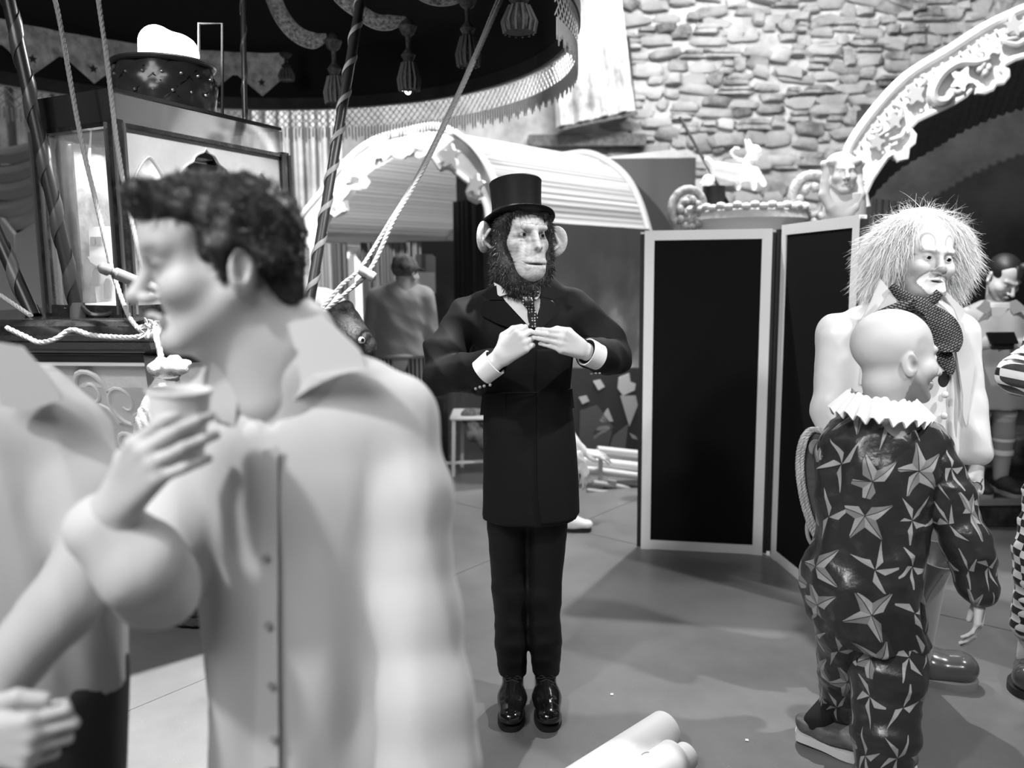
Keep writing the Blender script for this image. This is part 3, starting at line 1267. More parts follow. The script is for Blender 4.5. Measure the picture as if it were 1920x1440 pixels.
# gathered cloth closing the far end
_ax = Vector((.643, .766, 0)) * 1.93
_pe = resample([p - Vector((0, 0, .05)) + _ax for p in mout], 97)
_lo, _hi = _pe[0], _pe[-1]
_G = [[list(p.lerp(Vector((p.x, p.y, min(p.z, 1.9))), t) + mn * .012 * math.sin(i * 1.6) * (1 - t)) for i, p in enumerate(_pe)] for t in (0, .25, .5, .75, 1)]
_ec = sheet('end_cloth', np.array(_G), .008, stripe, mt)
settone(_ec.data, np.full(len(_ec.data.vertices), .42))
curtain('dark_drape', at(848, 400, 6.75)[:2], at(902, 400, 6.4)[:2], .6, 2.12, mat('drape_black', .012, .9), 3, .02, .006, mt, 12)
# end rim
MB().tube([p + Vector((.643, .766, 0)) * 1.97 for p in mout], .035, 8).build('end_rim', mat('rim_grey', .2, .7), mt, True)
# side walls: painted mural cloth under the canvas, and legs
mural = mat('mural_cloth', 0.07, .9, mottle=.055, mscale=2.6)
_p0, _p1 = mout[-1] + mn * .05, mout[-1] + mn * 1.98
curtain('mural_side', _p0[:2], _p1[:2], 0.02, 1.93, mural, 4, .006, .006, mt, 9)
_q0 = mout[0] + mn * 1.0
for p in (mout[0], mout[-1]):
    MB().box((p.x, p.y, .95), (.09, .09, 1.9), None, .01).build('arch_post', white, mt)
# mural backcloth behind the tent interior
_mx0, _mx1 = at(858, 500, 7.9), at(1300, 500, 7.9)
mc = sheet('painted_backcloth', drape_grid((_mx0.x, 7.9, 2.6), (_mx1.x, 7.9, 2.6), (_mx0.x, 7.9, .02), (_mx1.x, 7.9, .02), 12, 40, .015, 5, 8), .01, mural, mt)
_t = NT(mural)
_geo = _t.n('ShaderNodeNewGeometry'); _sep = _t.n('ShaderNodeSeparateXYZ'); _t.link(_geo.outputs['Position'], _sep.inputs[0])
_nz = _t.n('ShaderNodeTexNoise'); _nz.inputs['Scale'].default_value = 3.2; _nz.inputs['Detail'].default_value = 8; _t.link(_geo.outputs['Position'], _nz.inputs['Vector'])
_h = _t.math('MULTIPLY_ADD', _nz.outputs['Fac'], .5, _t.math('MULTIPLY', _sep.outputs['Z'], -.42))  # mural mottle, plus light on the lower cloth put into the colour
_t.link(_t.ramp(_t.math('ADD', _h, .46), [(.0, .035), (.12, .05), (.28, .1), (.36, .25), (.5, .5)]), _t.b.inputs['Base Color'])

_lx = at(762, 500, 7.9).x
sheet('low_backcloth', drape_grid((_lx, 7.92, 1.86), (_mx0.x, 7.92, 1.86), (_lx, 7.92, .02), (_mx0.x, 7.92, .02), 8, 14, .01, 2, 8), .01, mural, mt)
tl = bpy.data.lights.new('tent_fill_light', 'POINT'); tl.energy = 4; tl.shadow_soft_size = .12  # unseen fill light, added to brighten the tent interior
tlo = bpy.data.objects.new('tent_fill_light', tl); COL.objects.link(tlo); tlo.location = (-1.0, 6.95, 2.25)
# curtains in the tent: dark and white strips, poster
_cy = 7.4
for (x0, x1, v, nf, lab) in ((592, 618, .16, 2, 'grey striped curtain strip behind the toggle ropes, nearest the arch foot'), (619, 650, .05, 3, 'dark curtain strip between the grey strip and the white strip'),
                             (676, 705, .04, 3, 'dark curtain strip right of the white strip'), (704, 790, .07, 7, 'wide dark curtain behind the man seen from the back')):
    tag(curtain('curtain_strip', at(x0, 470, _cy)[:2], at(x1, 470, _cy)[:2], .05, 1.83, mat('curtain_%d' % int(v * 100), v, .9), nf, .02, .005, seed=nf), lab, 'curtain')
tag(MB().prism([at(648, 462, _cy + .1), at(677, 462, _cy + .1), at(684, 700, _cy + .1), at(650, 700, _cy + .1)], (0, .03, 0)).build('white_strip', mat('white_board', .75, .6)), 'tall narrow white board between dark curtain strips', 'board')
po = MB().prism([at(779, 477, 7.0), at(810, 477, 7.0), at(816, 482, 7.0), at(817, 550, 7.0), at(779, 552, 7.0)], (0, .02, 0)).build('poster', mat('poster_grey', .35, .6))
tag(po, 'pale poster with a white lower sheet on the tent backcloth', 'poster')
MB().prism([at(778, 510, 6.985), at(815, 511, 6.985), at(816, 549, 6.985), at(778, 550, 6.985)], (0, .006, 0)).build('paper_sheet', mat('paper', .8, .7), po)
MB().prism([at(790, 476, 6.985), at(798, 476, 6.985), at(798, 509, 6.985), at(790, 509, 6.985)], (0, .006, 0)).build('stripe', mat('poster_mid', .15, .7), po)

# painted cut-out boards low behind the figure
_py = 6.25
pb = empty('painted_board', at(1140, 840, _py), 'dark painted board with pale curved shapes low behind the screen', 'scenery')
MB().prism([at(1070, 690, _py), at(1230, 690, _py), at(1230, 850, _py), at(1070, 850, _py)], (0, .04, 0)).build('board', mat('board_dark', .035, .7), pb)
for pts, v in (([(1112, 715), (1126, 712), (1134, 725), (1122, 732)], .6), ([(1085, 745), (1100, 742), (1105, 752), (1092, 758)], .5), ([(1088, 770), (1120, 760), (1150, 800), (1140, 845), (1085, 845)], .09), ([(1160, 708), (1180, 700), (1182, 716), (1192, 720), (1190, 732), (1168, 742), (1158, 728)], .6), ([(1163, 742), (1192, 742), (1196, 760), (1180, 800)], .45),
               ([(1124, 788), (1140, 765), (1150, 790), (1130, 792)], .5), ([(1112, 812), (1122, 800), (1140, 798), (1148, 806), (1128, 812), (1114, 824)], .35), ([(1150, 818), (1178, 795), (1172, 845), (1140, 845)], .12), ([(1180, 812), (1192, 818), (1196, 824), (1186, 822)], .35)):
    MB().prism([at(x, y, _py - .012) for x, y in pts], (0, .011, 0)).build('painted_shape', mat('shape_%d' % int(v * 100), v, .7), pb)
# ------------------------------------------------------------------ folding screen
scr = empty('folding_screen', (1.38, 4.42, 0), 'black fabric two-panel folding screen with pale metal frame', 'screen')
alu = mat('pale_aluminium', 0.84, 0.45, spec=0.5)
felt = mat('black_felt', 0.008, 0.95, spec=0.1)
slot = mat('dark_slot', 0.015, 0.6)


def screen_panel(p0, p1, h, name='panel'):
    p0, p1 = Vector(p0), Vector(p1)
    d = (p1 - p0).normalized()
    n = Vector((-d.y, d.x, 0))
    up = Vector((0, 0, 1))
    W = .052
    fr = MB()
    c = (p0 + p1) / 2
    L = (p1 - p0).length
    MB().beam(p0 + up * h / 2 - d * 0 + up * 0, p1 + up * h / 2, .02, h - .06).build('felt_panel', felt, scr)
    for (a, b, nm) in ((p0 + up * .028, p1 + up * .028, 'bottom_rail'), (p0 + up * (h - .026), p1 + up * (h - .026), 'top_rail')):
        MB().beam(a, b, .034, W).build(nm, alu, scr)
    for a in (p0 + d * W / 2, p1 - d * W / 2):
        MB().beam(a + up * .0, a + up * h, .036, W, n.cross(up)).build('stile', alu, scr)
    for e in (p0 - d * .012, p1 + d * .012):
        MB().beam(e + up * .01, e + up * (h - .02), .026, .022, d).build('edge_channel', slot, scr)
        mb = MB()
        for k in (.012, .03):
            mb.lathe([(.011, 0), (.011, .01)], e + up * (h - .005 - k), 10)
        mb.build('hinge_pin', alu, scr)


screen_panel((0.725, 4.535, 0.0), (1.375, 4.41, 0.0), 1.775)
screen_panel((1.425, 4.36, 0.0), (1.50, 3.58, 0.0), 1.79)
MB().box((1.40, 4.385, .9), (.02, .02, 1.74)).build('centre_hinge', slot, scr)

# ------------------------------------------------------------------ urn with scroll handles, plush figures, hat box behind the screen
UY = 6.0
uc = at(1400, 400, UY)
urn = empty('garden_urn', (uc.x, uc.y, 0), 'huge white urn with wreath rim and scroll handles behind the screen', 'urn')
s = UY / F * 1.03
zr = at(1400, 392, UY).z
um = mat('urn_white', 0.72, .6)
MB().lathe([(.2, 0), (.2, .1), (.14, .14), (.12, 1.1), (.16, 1.2), (.2, 1.5), (.32, zr - .28), (.37, zr - .12), (.42, zr - .08), (.40, zr - .03), (.36, zr - .02)], (uc.x, uc.y, 0), 32).build('urn_body', um, urn, True)
mb = MB()
for k in range(44):
    a = 2 * math.pi * k / 44
    mb.ball((uc.x + .40 * math.cos(a), uc.y + .40 * math.sin(a), zr - .005 + .006 * (-1) ** k), (.036, .036, .026), 7, 5)
tag(mb.build('wreath_rim', mat('wreath', .6, .6), urn, True), kind='stuff')
hm = mat('scroll_grey', 0.3, .5, mottle=.15, mscale=30)
for q, (hx, hy, sc_) in ((-1, (1292, 395, .95)), (1, (1518, 378, 1.2))):
    c = at(hx, hy, UY - .1)
    P = []
    for k in range(34):
        a = k / 33 * 2 * math.pi * 1.45
        r = (.135 - .075 * k / 33) * sc_
        P.append(c + Vector((q * r * math.cos(a - .9), -.02 * k / 33, r * 1.15 * math.sin(a - .9) + .02)))
    MB().tube(P, [.036 * sc_ * (1 - .4 * k / 33) for k in range(34)], 10).build('scroll_handle', hm, urn, True)
    mb = MB()
    for k in range(9):
        a = k * .7
        mb.ball(c + Vector((.075 * sc_ * math.cos(a), -.05, .1 * sc_ * math.sin(a) - .03)), (.03, .03, .036), 7, 5)
    tag(mb.build('acanthus_leaf', hm, urn, True), kind='stuff')
hc = at(1338, 385, UY + .1)
tag(MB().lathe([(.12, -.02), (.12, 0), (.085, .002), (.08, .19), (.0, .19)], (hc.x, hc.y, zr - .02), 24).build('black_pot', mat('black_gloss', .008, .5)), 'black cylinder pot standing on the white urn, under the plush animal', 'pot')
r0, r1 = at(1275, 220, UY + .45), at(1332, 322, UY + .2)
tag(MB().tube([r0, r1, r1 + (r1 - r0) * .6], .012, 8).build('dark_rod', mat('black_rod', .01, .5)), 'thin dark rod slanting up from the black pot', 'rod')
pl = Sdf(.008)
A = lambda x, y, dy=0: at(x, y, UY + .05 + dy)
pl.chain([A(1345, 318), A(1380, 325), A(1412, 325)], [.055, .058, .05], .02)
pl.ell(A(1328, 338, -.03), (.045, .05, .04), None, .015)
pl.cone(A(1322, 342, -.06), A(1316, 344, -.08), .02, .016, .01)
pl.chain([A(1334, 310), A(1326, 300)], [.028, .022], .01)
for (a, b) in (((1420, 326), (1432, 345)), ((1412, 332), (1414, 352)), ((1384, 335), (1384, 352))):
    pl.cone(A(*a), A(*b, -.03), .026, .02, .015)
pl.chain([A(1400, 322, .04), A(1404, 305, .05), A(1412, 290, .04)], [.03, .04, .045], .015)
pl.ell(A(1414, 286, .02), (.05, .05, .055), None, .01)
pl.cone(A(1403, 280, .02), A(1397, 262, .03), .02, .007, .008)
pl.cone(A(1408, 276, .04), A(1404, 262, .05), .018, .007, .008)
pl.chain([A(1400, 312), A(1388, 300), A(1376, 294), A(1370, 285), A(1378, 277), A(1388, 278)], [.012, .011, .01, .009, .008, .007], .004)
po_ = sdfobj('plush_animal', pl, mat('plush_white', 0.88, .9, sheen=.3))
tag(po_, 'white leaping toy animal with curled tail, above the black pot', 'toy')
MB().ball(A(1321, 335, -.085), .008, 8, 6).build('eye', mat('eye_dark', 0.01, .1), po_, True)

# ------------------------------------------------------------------ paper rolls at the bottom edge
paper = mat('white_paper', 0.86, .6)


def roll(c_end, direction, length, r, label, name='paper_roll'):
    d = Vector(direction).normalized()
    a = Vector(c_end)
    o = MB()
    n = 28
    T = d.to_track_quat('Z', 'Y').to_matrix()
    o.lathe([(r, 0), (r, length), (r * .94, length), (r * .94, .004), (r * .9, .002), (r * .55, .001)], a, n, M=T, caps=True)
    ob = o.build(name, paper, None, True)
    tag(ob, label, 'paper roll', 'paper rolls on the floor')
    return ob


_e1 = onz(1247, 1368, .062); _w1 = onz(1095, 1468, .062)
_dir = (_w1 - _e1).normalized()
roll(_e1, _dir, 1.1, .062, 'thick white paper roll lying on the floor, longest and leftmost of three')
_sd = Vector((_dir.y, -_dir.x, 0)); _sd = _sd if _sd.x > 0 else -_sd
r2 = roll(_e1 + _sd * .115 + _dir * .045 - Vector((0, 0, .02)), _dir, 1.0, .042, 'slim white paper roll half hidden between two thicker rolls')
r3 = roll(onz(1262, 1420, .055) , _dir, 1.0, .055, 'white paper roll with small print marks, nearest the bottom edge')
mb = MB()
T = _dir.to_track_quat('Z', 'Y').to_matrix()
for k in range(7):
    a = .4 + k * .11
    p = Vector(r3.location)
    e = onz(1262, 1420, .055) + _dir * .1
    up = Vector((0, 0, 1)); sd_ = _dir.cross(up)
    mb.box(e + (up * math.cos(a) - sd_ * -math.sin(a)) * .0553, (.005, .004, .002))
tag(mb.build('print_mark', mat('print_grey', .25, .7), r3), kind='stuff')
_tb = onz(1278, 1432, .02)
tag(MB().lathe([(.03, 0), (.03, .1), (.026, .1), (.026, 0)], _tb + Vector((0, 0, .011)), 20, M=T).build('black_tube', mat('black_rod', .01, .5)), 'short black tube end on the floor beside the paper rolls', 'tube')

# ------------------------------------------------------------------ stool, cot frame and platform in the background
stl = empty('white_stool', at(872, 890, 6.1), 'white metal stool behind the coat, with cloth thrown over it', 'stool')
wm_ = mat('white_enamel', .8, .4)
f0 = onz(850, 893, 0); f0.z = 0
for dx, dy in ((0, 0), (.3, .08), (.05, .3), (.35, .36)):
    MB().beam(f0 + Vector((dx, dy, 0)), f0 + Vector((dx + .012, dy, .445)), .028, .03, (0, 1, 0)).build('leg', wm_, stl)
MB().box(f0 + Vector((.18, .18, .455)), (.4, .42, .025), None, .008).build('seat', wm_, stl)
MB().beam(f0 + Vector((-.06, .02, .1)), f0 + Vector((.3, .09, .1)), .02, .02).build('stretcher', wm_, stl)
cs = Sdf(.012)
for k, (x, y, z, r) in enumerate(((.12, .05, .46, .06), (.2, .08, .44, .07), (.16, .0, .38, .05), (.22, .0, .3, .06), (.26, .02, .22, .05), (.14, -.02, .32, .04))):
    cs.ell(f0 + Vector((x, y, z)), (r, r * .6, r * 1.1), None, .05)
cs.disp(folds(.012, 40, (1, .2, .4), 3))
tag(sdfobj('thrown_cloth', cs, mat('dark_mottled_cloth', .12, .8, mottle=.09, mscale=16)), 'rumpled dark cloth thrown over the white stool', 'cloth')
bl = Sdf(.015).ell(f0 + Vector((.05, .35, .26)), (.3, .2, .25), None, .02)
tag(MB().box(f0 + Vector((-.32, .3, .3)), (.5, .35, .6), None, .02).build('black_case', mat('black_case', .012, .6)), 'black case standing beside the white stool', 'case')

BY = 5.75
cot = empty('folding_cot', at(1150, 920, BY), 'stack of pale metal frames and rails, left of the screen foot', 'frame')
for i, ((x0, y0), (x1, y1), r, v) in enumerate((((1120, 843), (1240, 856), .028, .8), ((1082, 862), (1240, 880), .034, .82), ((1086, 878), (1240, 898), .026, .7), ((1112, 905), (1240, 925), .02, .45), ((1100, 920), (1240, 936), .018, .4))):
    a, b = at(x0, y0, BY + .25 * (4 - i) / 4), at(x1, y1, BY + .1 + .25 * (4 - i) / 4)
    MB().tube([a, b], r, 12).build('rail', mat('rail_%d' % int(v * 100), v, .4), cot, True)
for x in (1126, 1228):
    a = at(x, 850, BY + .12)
    MB().beam((a.x, a.y, .0), (a.x, a.y, a.z), .03, .03, (0, 1, 0)).build('upright', mat('rail_45', .45, .4), cot)
MB().prism([at(1132, 905, BY + .1), at(1196, 912, BY + .1), at(1196, 936, BY + .1), at(1132, 930, BY + .1)], (0, .04, 0)).build('dark_panel', mat('black_case', .012, .6), cot)
MB().prism([at(1140, 900, BY + .07), at(1156, 902, BY + .07), at(1156, 914, BY + .07), at(1140, 911, BY + .07)], (0, .02, 0)).build('label_plate', mat('rail_45', .45, .4), cot)

pf = empty('stage_step', at(1900, 960, 5.0), 'low dark stage platform with a lighter lip at the right edge', 'platform')
dkw = mat('stage_black', .03, .6, mottle=.02, mscale=12)
_l0 = onz(1780, 1000, 0)
MB().box((_l0.x + 1.6, _l0.y + .75, .09), (3.4, 1.3, .18), None, .01).build('platform_deck', dkw, pf)
MB().box((_l0.x + 1.6, _l0.y + .09, .165), (3.4, .04, .035)).build('platform_lip', mat('lip_grey', .2, .6), pf)
MB().box((_l0.x + 1.6, _l0.y + 1.2, .27), (3.4, .5, .2), None, .01).build('upper_step', dkw, pf)

# ------------------------------------------------------------------ balloon gondola
GC = Vector((-1.38, 3.46, 0))
wood = mat('dark_varnish', 0.028, 0.22, spec=.6, coat=.3, mottle=.014, mscale=20)
gon = empty('balloon_gondola', GC, 'octagonal painted gondola with dark varnished counter rail', 'gondola')


def octo(R, z, rot=-75.3):
    out = []
    for k in range(8):
        x, y = R * .74 * math.cos(math.radians(rot + 45 * k)), R * .74 * math.sin(math.radians(rot + 45 * k))
        if x > 0 and k in (1, 2, 3):
            x *= (0, .95, .68, .68)[k]
        out.append(GC + Vector((x, y + .34 * max(0.0, 1.2 - z), z)))
    return out


def octloft(rings, close=True):
    mb = MB()
    V, Fc = [], []
    for R, z in rings:
        V += octo(R, z)
    for i in range(len(rings) - 1):
        for k in range(8):
            Fc.append((i * 8 + k, i * 8 + (k + 1) % 8, (i + 1) * 8 + (k + 1) % 8, (i + 1) * 8 + k))
    Fc.append(tuple(range(8))[::-1]); Fc.append(tuple((len(rings) - 1) * 8 + k for k in range(8)))
    return mb.add(V, Fc)


octloft([(1.1, 1.345), (1.145, 1.352), (1.16, 1.37), (1.16, 1.40), (1.14, 1.415), (1.12, 1.42)]).build('counter_rail', wood, gon)
octloft([(1.02, 1.295), (1.07, 1.32), (1.1, 1.344)]).build('cove_moulding', wood, gon)
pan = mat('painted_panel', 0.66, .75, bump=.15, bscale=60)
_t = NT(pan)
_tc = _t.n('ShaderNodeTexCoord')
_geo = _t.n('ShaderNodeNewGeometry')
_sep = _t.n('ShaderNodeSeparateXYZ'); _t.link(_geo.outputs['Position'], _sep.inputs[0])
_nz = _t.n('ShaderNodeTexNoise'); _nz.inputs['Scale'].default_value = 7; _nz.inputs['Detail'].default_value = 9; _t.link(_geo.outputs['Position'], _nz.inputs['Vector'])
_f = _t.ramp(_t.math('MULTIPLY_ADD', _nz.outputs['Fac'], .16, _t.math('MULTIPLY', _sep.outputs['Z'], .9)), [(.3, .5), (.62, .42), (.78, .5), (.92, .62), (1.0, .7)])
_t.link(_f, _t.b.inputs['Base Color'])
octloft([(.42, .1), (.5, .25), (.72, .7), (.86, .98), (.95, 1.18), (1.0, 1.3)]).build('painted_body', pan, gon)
octloft([(1.0, 1.262), (1.012, 1.3), (1.04, 1.302)]).build('dark_frieze', mat('frieze_dark', .07, .7), gon)  # narrow dark band below the cove moulding
for k, p in enumerate(octo(1.0, 1.3)):
    q = octo(.45, .12)[k]
    m1 = octo(.88, .98)[k]
    mb = MB(); mb.tube([p, octo(.96, 1.18)[k], m1, octo(.745, .7)[k], octo(.52, .25)[k], q], .035, 8); mb.build('corner_rib', mat('rib_grey', .16, .6), gon, True)
MB().lathe([(.46, .0), (.5, .02), (.5, .06), (.44, .09), (.40, .12)], GC + Vector((0, .41, 0)), 40, .74, .74).build('base_plinth', mat('base_black', .015, .6), gon, True)
mb = MB(); rope_mb(mb, [GC + Vector((0, .41, 0)) + Vector((.385 * math.cos(a * math.pi / 24), .385 * math.sin(a * math.pi / 24), .035)) for a in range(49)], .02); mb.build('base_rope', mat('base_rope', .05, .9), gon, True)
# scroll ornament painted in raised gesso on the front panels
scm = mat('gesso_scroll', .8, .6)
o8a, o8b = octo(.965, 1.22), octo(.82, .9)
for k in (6, 7):
    a0, a1, b0, b1 = o8a[k], o8a[(k + 1) % 8], o8b[k], o8b[(k + 1) % 8]
    nrm = (a1 - a0).cross(b0 - a0).normalized()
    if nrm.y > 0:
        nrm = -nrm
    def Pp(u, v):
        return (a0 * (1 - u) + a1 * u) * (1 - v) + (b0 * (1 - u) + b1 * u) * v + nrm * .004
    for (cu, cv, s_, q) in ((.3, .3, .2, 1), (.52, .15, .16, -1), (.72, .3, .2, 1), (.5, .55, .17, -1), (.2, .6, .13, 1), (.8, .62, .14, -1), (.4, .85, .12, 1), (.62, .85, .12, -1)):
        P = []
        for j in range(22):
            a = q * j / 21 * 8.5
            r = s_ * (1 - .8 * j / 21)
            P.append(Pp(cu + r * math.cos(a) * .75, cv + r * math.sin(a) * 1.6))
        MB().tube(P, [.010 * (1 - .5 * j / 21) for j in range(22)], 6).build('scroll_ornament', scm, gon, True)
    for v in (-.15, 1.1):
        MB().tube([Pp(.02, v), Pp(.98, v)], .007, 6).build('border_line', scm, gon, True)

# glass puppet case on the counter
cA, cB, cC = at(232, 586, 2.78), at(105, 580, 2.95), at(550, 588, 3.5)
zb, zt, zf = 1.42, 2.055, 2.15
A2, B2, C2 = Vector((-1.29, 2.79, 0)), Vector((-1.64, 2.97, 0)), Vector((-.955, 3.57, 0))
D2 = B2 + C2 - A2
zv = Vector((0, 0, 1))
case = empty('glass_puppet_case', (A2 + D2) / 2 + zv * zb, 'tall dark framed glass case with arch cut-out panel on the gondola counter', 'display case')
for p in (A2, B2, C2, D2):
    mb = MB().beam(p + zv * (zb + .0), p + zv * (zt + .01), .036, .036, (C2 - A2).normalized())
    d1, d2 = (C2 - A2).normalized(), (B2 - A2).normalized()
    mb.build('corner_post', wood, case)
    mb = MB()
    for d in (d1 - d2, d2 - d1, d1 + d2, -d1 - d2):
        mb.tube([p + d * .02 + zv * (zb + .01), p + d * .02 + zv * zt], .007, 6)
    mb.build('post_bead', mat('varnish_edge', .1, .25, spec=.6), case, True)
for a, b in ((A2, B2), (A2, C2), (B2, D2), (C2, D2)):
    MB().beam(a + zv * (zb + .02), b + zv * (zb + .02), .045, .04).build('sill_rail', wood, case)
    MB().beam(a + zv * (zt - .004), b + zv * (zt - .004), .03, .014).build('head_rail', wood, case)
MB().beam(A2 + zv * (zt + .055), B2 + zv * (zt + .055), .02, .1).build('dark_fascia', mat('fascia_dark', .03, .4), case)
MB().beam(B2 + zv * (zt + .055), D2 + zv * (zt + .055), .02, .1).build('dark_fascia', mat('fascia_dark', .03, .4), case)
glass = mat('clear_glass', 0.9, .02, spec=.5, alpha=.16)
mirror = mat('reflecting_glass', .55, .06, spec=.8, alpha=.55, metal=.6)
MB().beam(A2 + zv * (zt + .05), C2 + zv * (zt + .05), .006, .09).build('glass_fascia', mirror, case)
MB().beam(A2 + zv * (zb + .335), B2 + zv * (zb + .335), .004, .6).build('glass_pane', glass, case)
MB().prism([A2 + zv * (zt + .1), B2 + zv * (zt + .1), D2 + zv * (zt + .1), C2 + zv * (zt + .1)], (0, 0, .012)).build('roof_board', mat('fascia_dark', .03, .4), case)
MB().prism([A2 + zv * zb, B2 + zv * zb, D2 + zv * zb, C2 + zv * zb], (0, 0, .012)).build('case_floor', mat('case_floor', .7, .6), case)
# arch cut-out panel on the A-C face and inner linings
ac = C2 - A2
nac = Vector((-ac.y, ac.x, 0)).normalized()
if nac.x > 0:
    nac = -nac
pn_pt = A2 + nac * .004
pn_n = nac


def cutp(pts):
    return [onplane(x, y, pn_pt, pn_n) for x, y in pts]


lan1 = [(247, 420), (247, 360), (253, 330), (264, 308), (278, 294), (292, 308), (304, 328), (312, 350), (314, 420)]
oge = [(328, 420), (330, 345), (336, 325), (348, 310), (360, 303), (364, 294), (372, 288), (380, 285), (385, 279), (391, 286), (402, 292), (408, 302), (412, 308), (424, 318), (434, 332), (442, 348), (444, 420)]
lan2 = [(466, 430), (466, 370), (472, 348), (480, 334), (488, 324), (498, 335), (508, 352), (515, 372), (519, 392), (520, 430)]


def panel_holes(name, outer, holes, off, m, parent):
    """flat panel with cut-outs: built between the arches so the openings are real"""
    from mathutils.geometry import tessellate_polygon
    polys = [outer] + holes
    ou = (outer[1] - outer[0]).normalized(); ov = Vector((0, 0, 1))
    flat = [[Vector(((p - outer[0]).dot(ou), (p - outer[0]).dot(ov), 0)) for p in pl] for pl in polys]
    tris = tessellate_polygon(flat)
    allp = [p for pl in polys for p in pl]
    n = len(allp)
    V = allp + [p + off for p in allp]
    Fc = [tuple(t) for t in tris] + [tuple(i + n for i in t[::-1]) for t in tris]
    b = 0
    for pl in polys:
        k = len(pl)
        Fc += [(b + i, b + (i + 1) % k, b + (i + 1) % k + n, b + i + n) for i in range(k)]
        b += k
    return MB().add(V, Fc).build(name, m, parent)


outer = [A2 + nac * .004 + ac.normalized() * .03 + zv * (zb + .02), C2 + nac * .004 - ac.normalized() * .018 + zv * (zb + .02), C2 + nac * .004 - ac.normalized() * .018 + zv * (zt - .01), A2 + nac * .004 + ac.normalized() * .018 + zv * (zt - .01)]
holes = []
for h in (lan1, oge, lan2):
    H_ = cutp(h)
    for p in (H_[0], H_[-1]):
        p.z = zb + .06
    holes.append(smoothpts(H_[1:-1], 3) + [H_[-1], H_[0]])
panel_holes('arch_panel', outer, holes, nac * .012, mat('arch_panel_grey', .66, .7, mottle=.05), case)
for H_ in holes:
    MB().tube([p - nac * .003 for p in H_[:-2]], .005, 6).build('arch_trim', mat('arch_trim', .75, .5), case, True)
inner_dark = mat('inner_scene', .3, .9, mottle=.16, mscale=9)
def inset(p, q, t):
    return p.lerp(q, t)
_b1, _b2 = B2 + ac.normalized() * .1, D2 - ac.normalized() * .03
MB().beam(_b1 + (A2 - B2).normalized() * .04 + zv * (zb + .32), _b2 + (A2 - B2).normalized() * .04 + zv * (zb + .32), .01, .58).build('painted_lining', inner_dark, case)
_w1 = A2.lerp(C2, .42); _w2 = B2.lerp(D2, .42)
MB().beam(_w1 + zv * (zb + .3) + nac * .05, _w2 + zv * (zb + .3) - nac * .05, .01, .56).build('pale_lining', mat('pale_lining', .45, .8, mottle=.14, mscale=7), case)
# miniature white house in the case
hs = empty('miniature_house', at(185, 570, 3.02), 'tiny white arcaded house model inside the glass case', 'model house')
hw = mat('model_white', .86, .6)
HY = 3.0
def hp(name, pts, dep, m, dy=0):
    MB().prism([at(x, y, HY + dy) for x, y in pts], (0, dep, 0)).build(name, m, hs)
hp('tower_wall', [(166, 426), (200, 424), (203, 486), (168, 486)], .05, hw)
hp('balcony', [(164, 481), (206, 480), (205, 492), (184, 500), (170, 492)], .05, hw, -.02)
hp('facade', [(172, 498), (212, 494), (216, 572), (182, 572)], .05, hw)
for pts in ([(169, 444), (177, 444), (177, 459), (169, 459)], [(180, 444), (189, 444), (189, 459), (180, 459)], [(173, 512), (176, 505), (179, 502), (183, 506), (186, 514), (186, 533), (174, 533)], [(194, 532), (197, 524), (201, 521), (205, 525), (207, 534), (206, 560), (195, 560)]):
    hp('window', pts, .01, mat('model_shade', .3, .7), -.012)
MB().prism([at(120, 572, 2.95), at(205, 566, 2.95), at(216, 576, 2.9), at(120, 578, 2.9)], (0, .1, .0)).build('ground_cloth', hw, hs)
mb = MB(); mb.tube([at(170, 245, 3.0), at(167, 310, 3.0)], .0035, 6); mb.build('string', mat('string', .8, .7), case); MB().tube([at(162, 311, 3.0), at(178, 311, 3.0)], .006, 6).build('string_bar', hw, case)
cl = bpy.data.lights.new('case_lamp', 'AREA'); cl.shape = 'RECTANGLE'; cl.size = .2; cl.size_y = .25; cl.energy = 2.4
clo = bpy.data.objects.new('case_lamp', cl); COL.objects.link(clo); clo.location = (A2 + B2) / 2 + ac * .18 + zv * (zt - .05)

# burner basket lamp on the case roof
LC = at(308, 150, 3.28)
LC.z = zf + .02
bk = empty('burner_basket', LC, 'dark quilted metal basket lamp glowing on top of the glass case', 'lamp')
bz = 2.345 - LC.z
q_m = mat('quilted_metal', .1, .28, spec=.6, metal=.4)
NU, NVv = 60, 14
V, Fc = [], []
for j in range(NVv + 1):
    t = j / NVv
    for i in range(NU):
        a = 2 * math.pi * i / NU
        r = .165 + .018 * math.sin(math.pi * t * .9 + .3)
        u = a * 9 / math.pi
        w = t * 3.2
        e = abs(math.sin(math.pi * (u + w) / 2)) * abs(math.sin(math.pi * (u - w) / 2))
        r += .012 * math.sqrt(e)
        V.append(LC + Vector((r * math.cos(a), r * math.sin(a), t * bz)))
for j in range(NVv):
    for i in range(NU):
        Fc.append((j * NU + i, j * NU + (i + 1) % NU, (j + 1) * NU + (i + 1) % NU, (j + 1) * NU + i))
Fc.append(tuple(range(NU))[::-1])
MB().add(V, Fc).build('quilted_bowl', q_m, bk, True)
mb = MB()
mb.tube([LC + Vector((.18 * math.cos(a * math.pi / 20), .18 * math.sin(a * math.pi / 20), bz)) for a in range(41)], .011, 8)
mb.build('rim', q_m, bk, True)
for j, rr in ((.32, 0), (.68, 0)):
    mb = MB()
    for i in range(18):
        a = 2 * math.pi * (i + (.5 if j > .5 else 0)) / 18
        mb.ball(LC + Vector((.19 * math.cos(a), .19 * math.sin(a), bz * j)), .0065, 6, 4)
    tag(mb.build('stud_row', mat('bright_stud', .8, .15, metal=.8), bk, True), kind='stuff')
mb = MB()
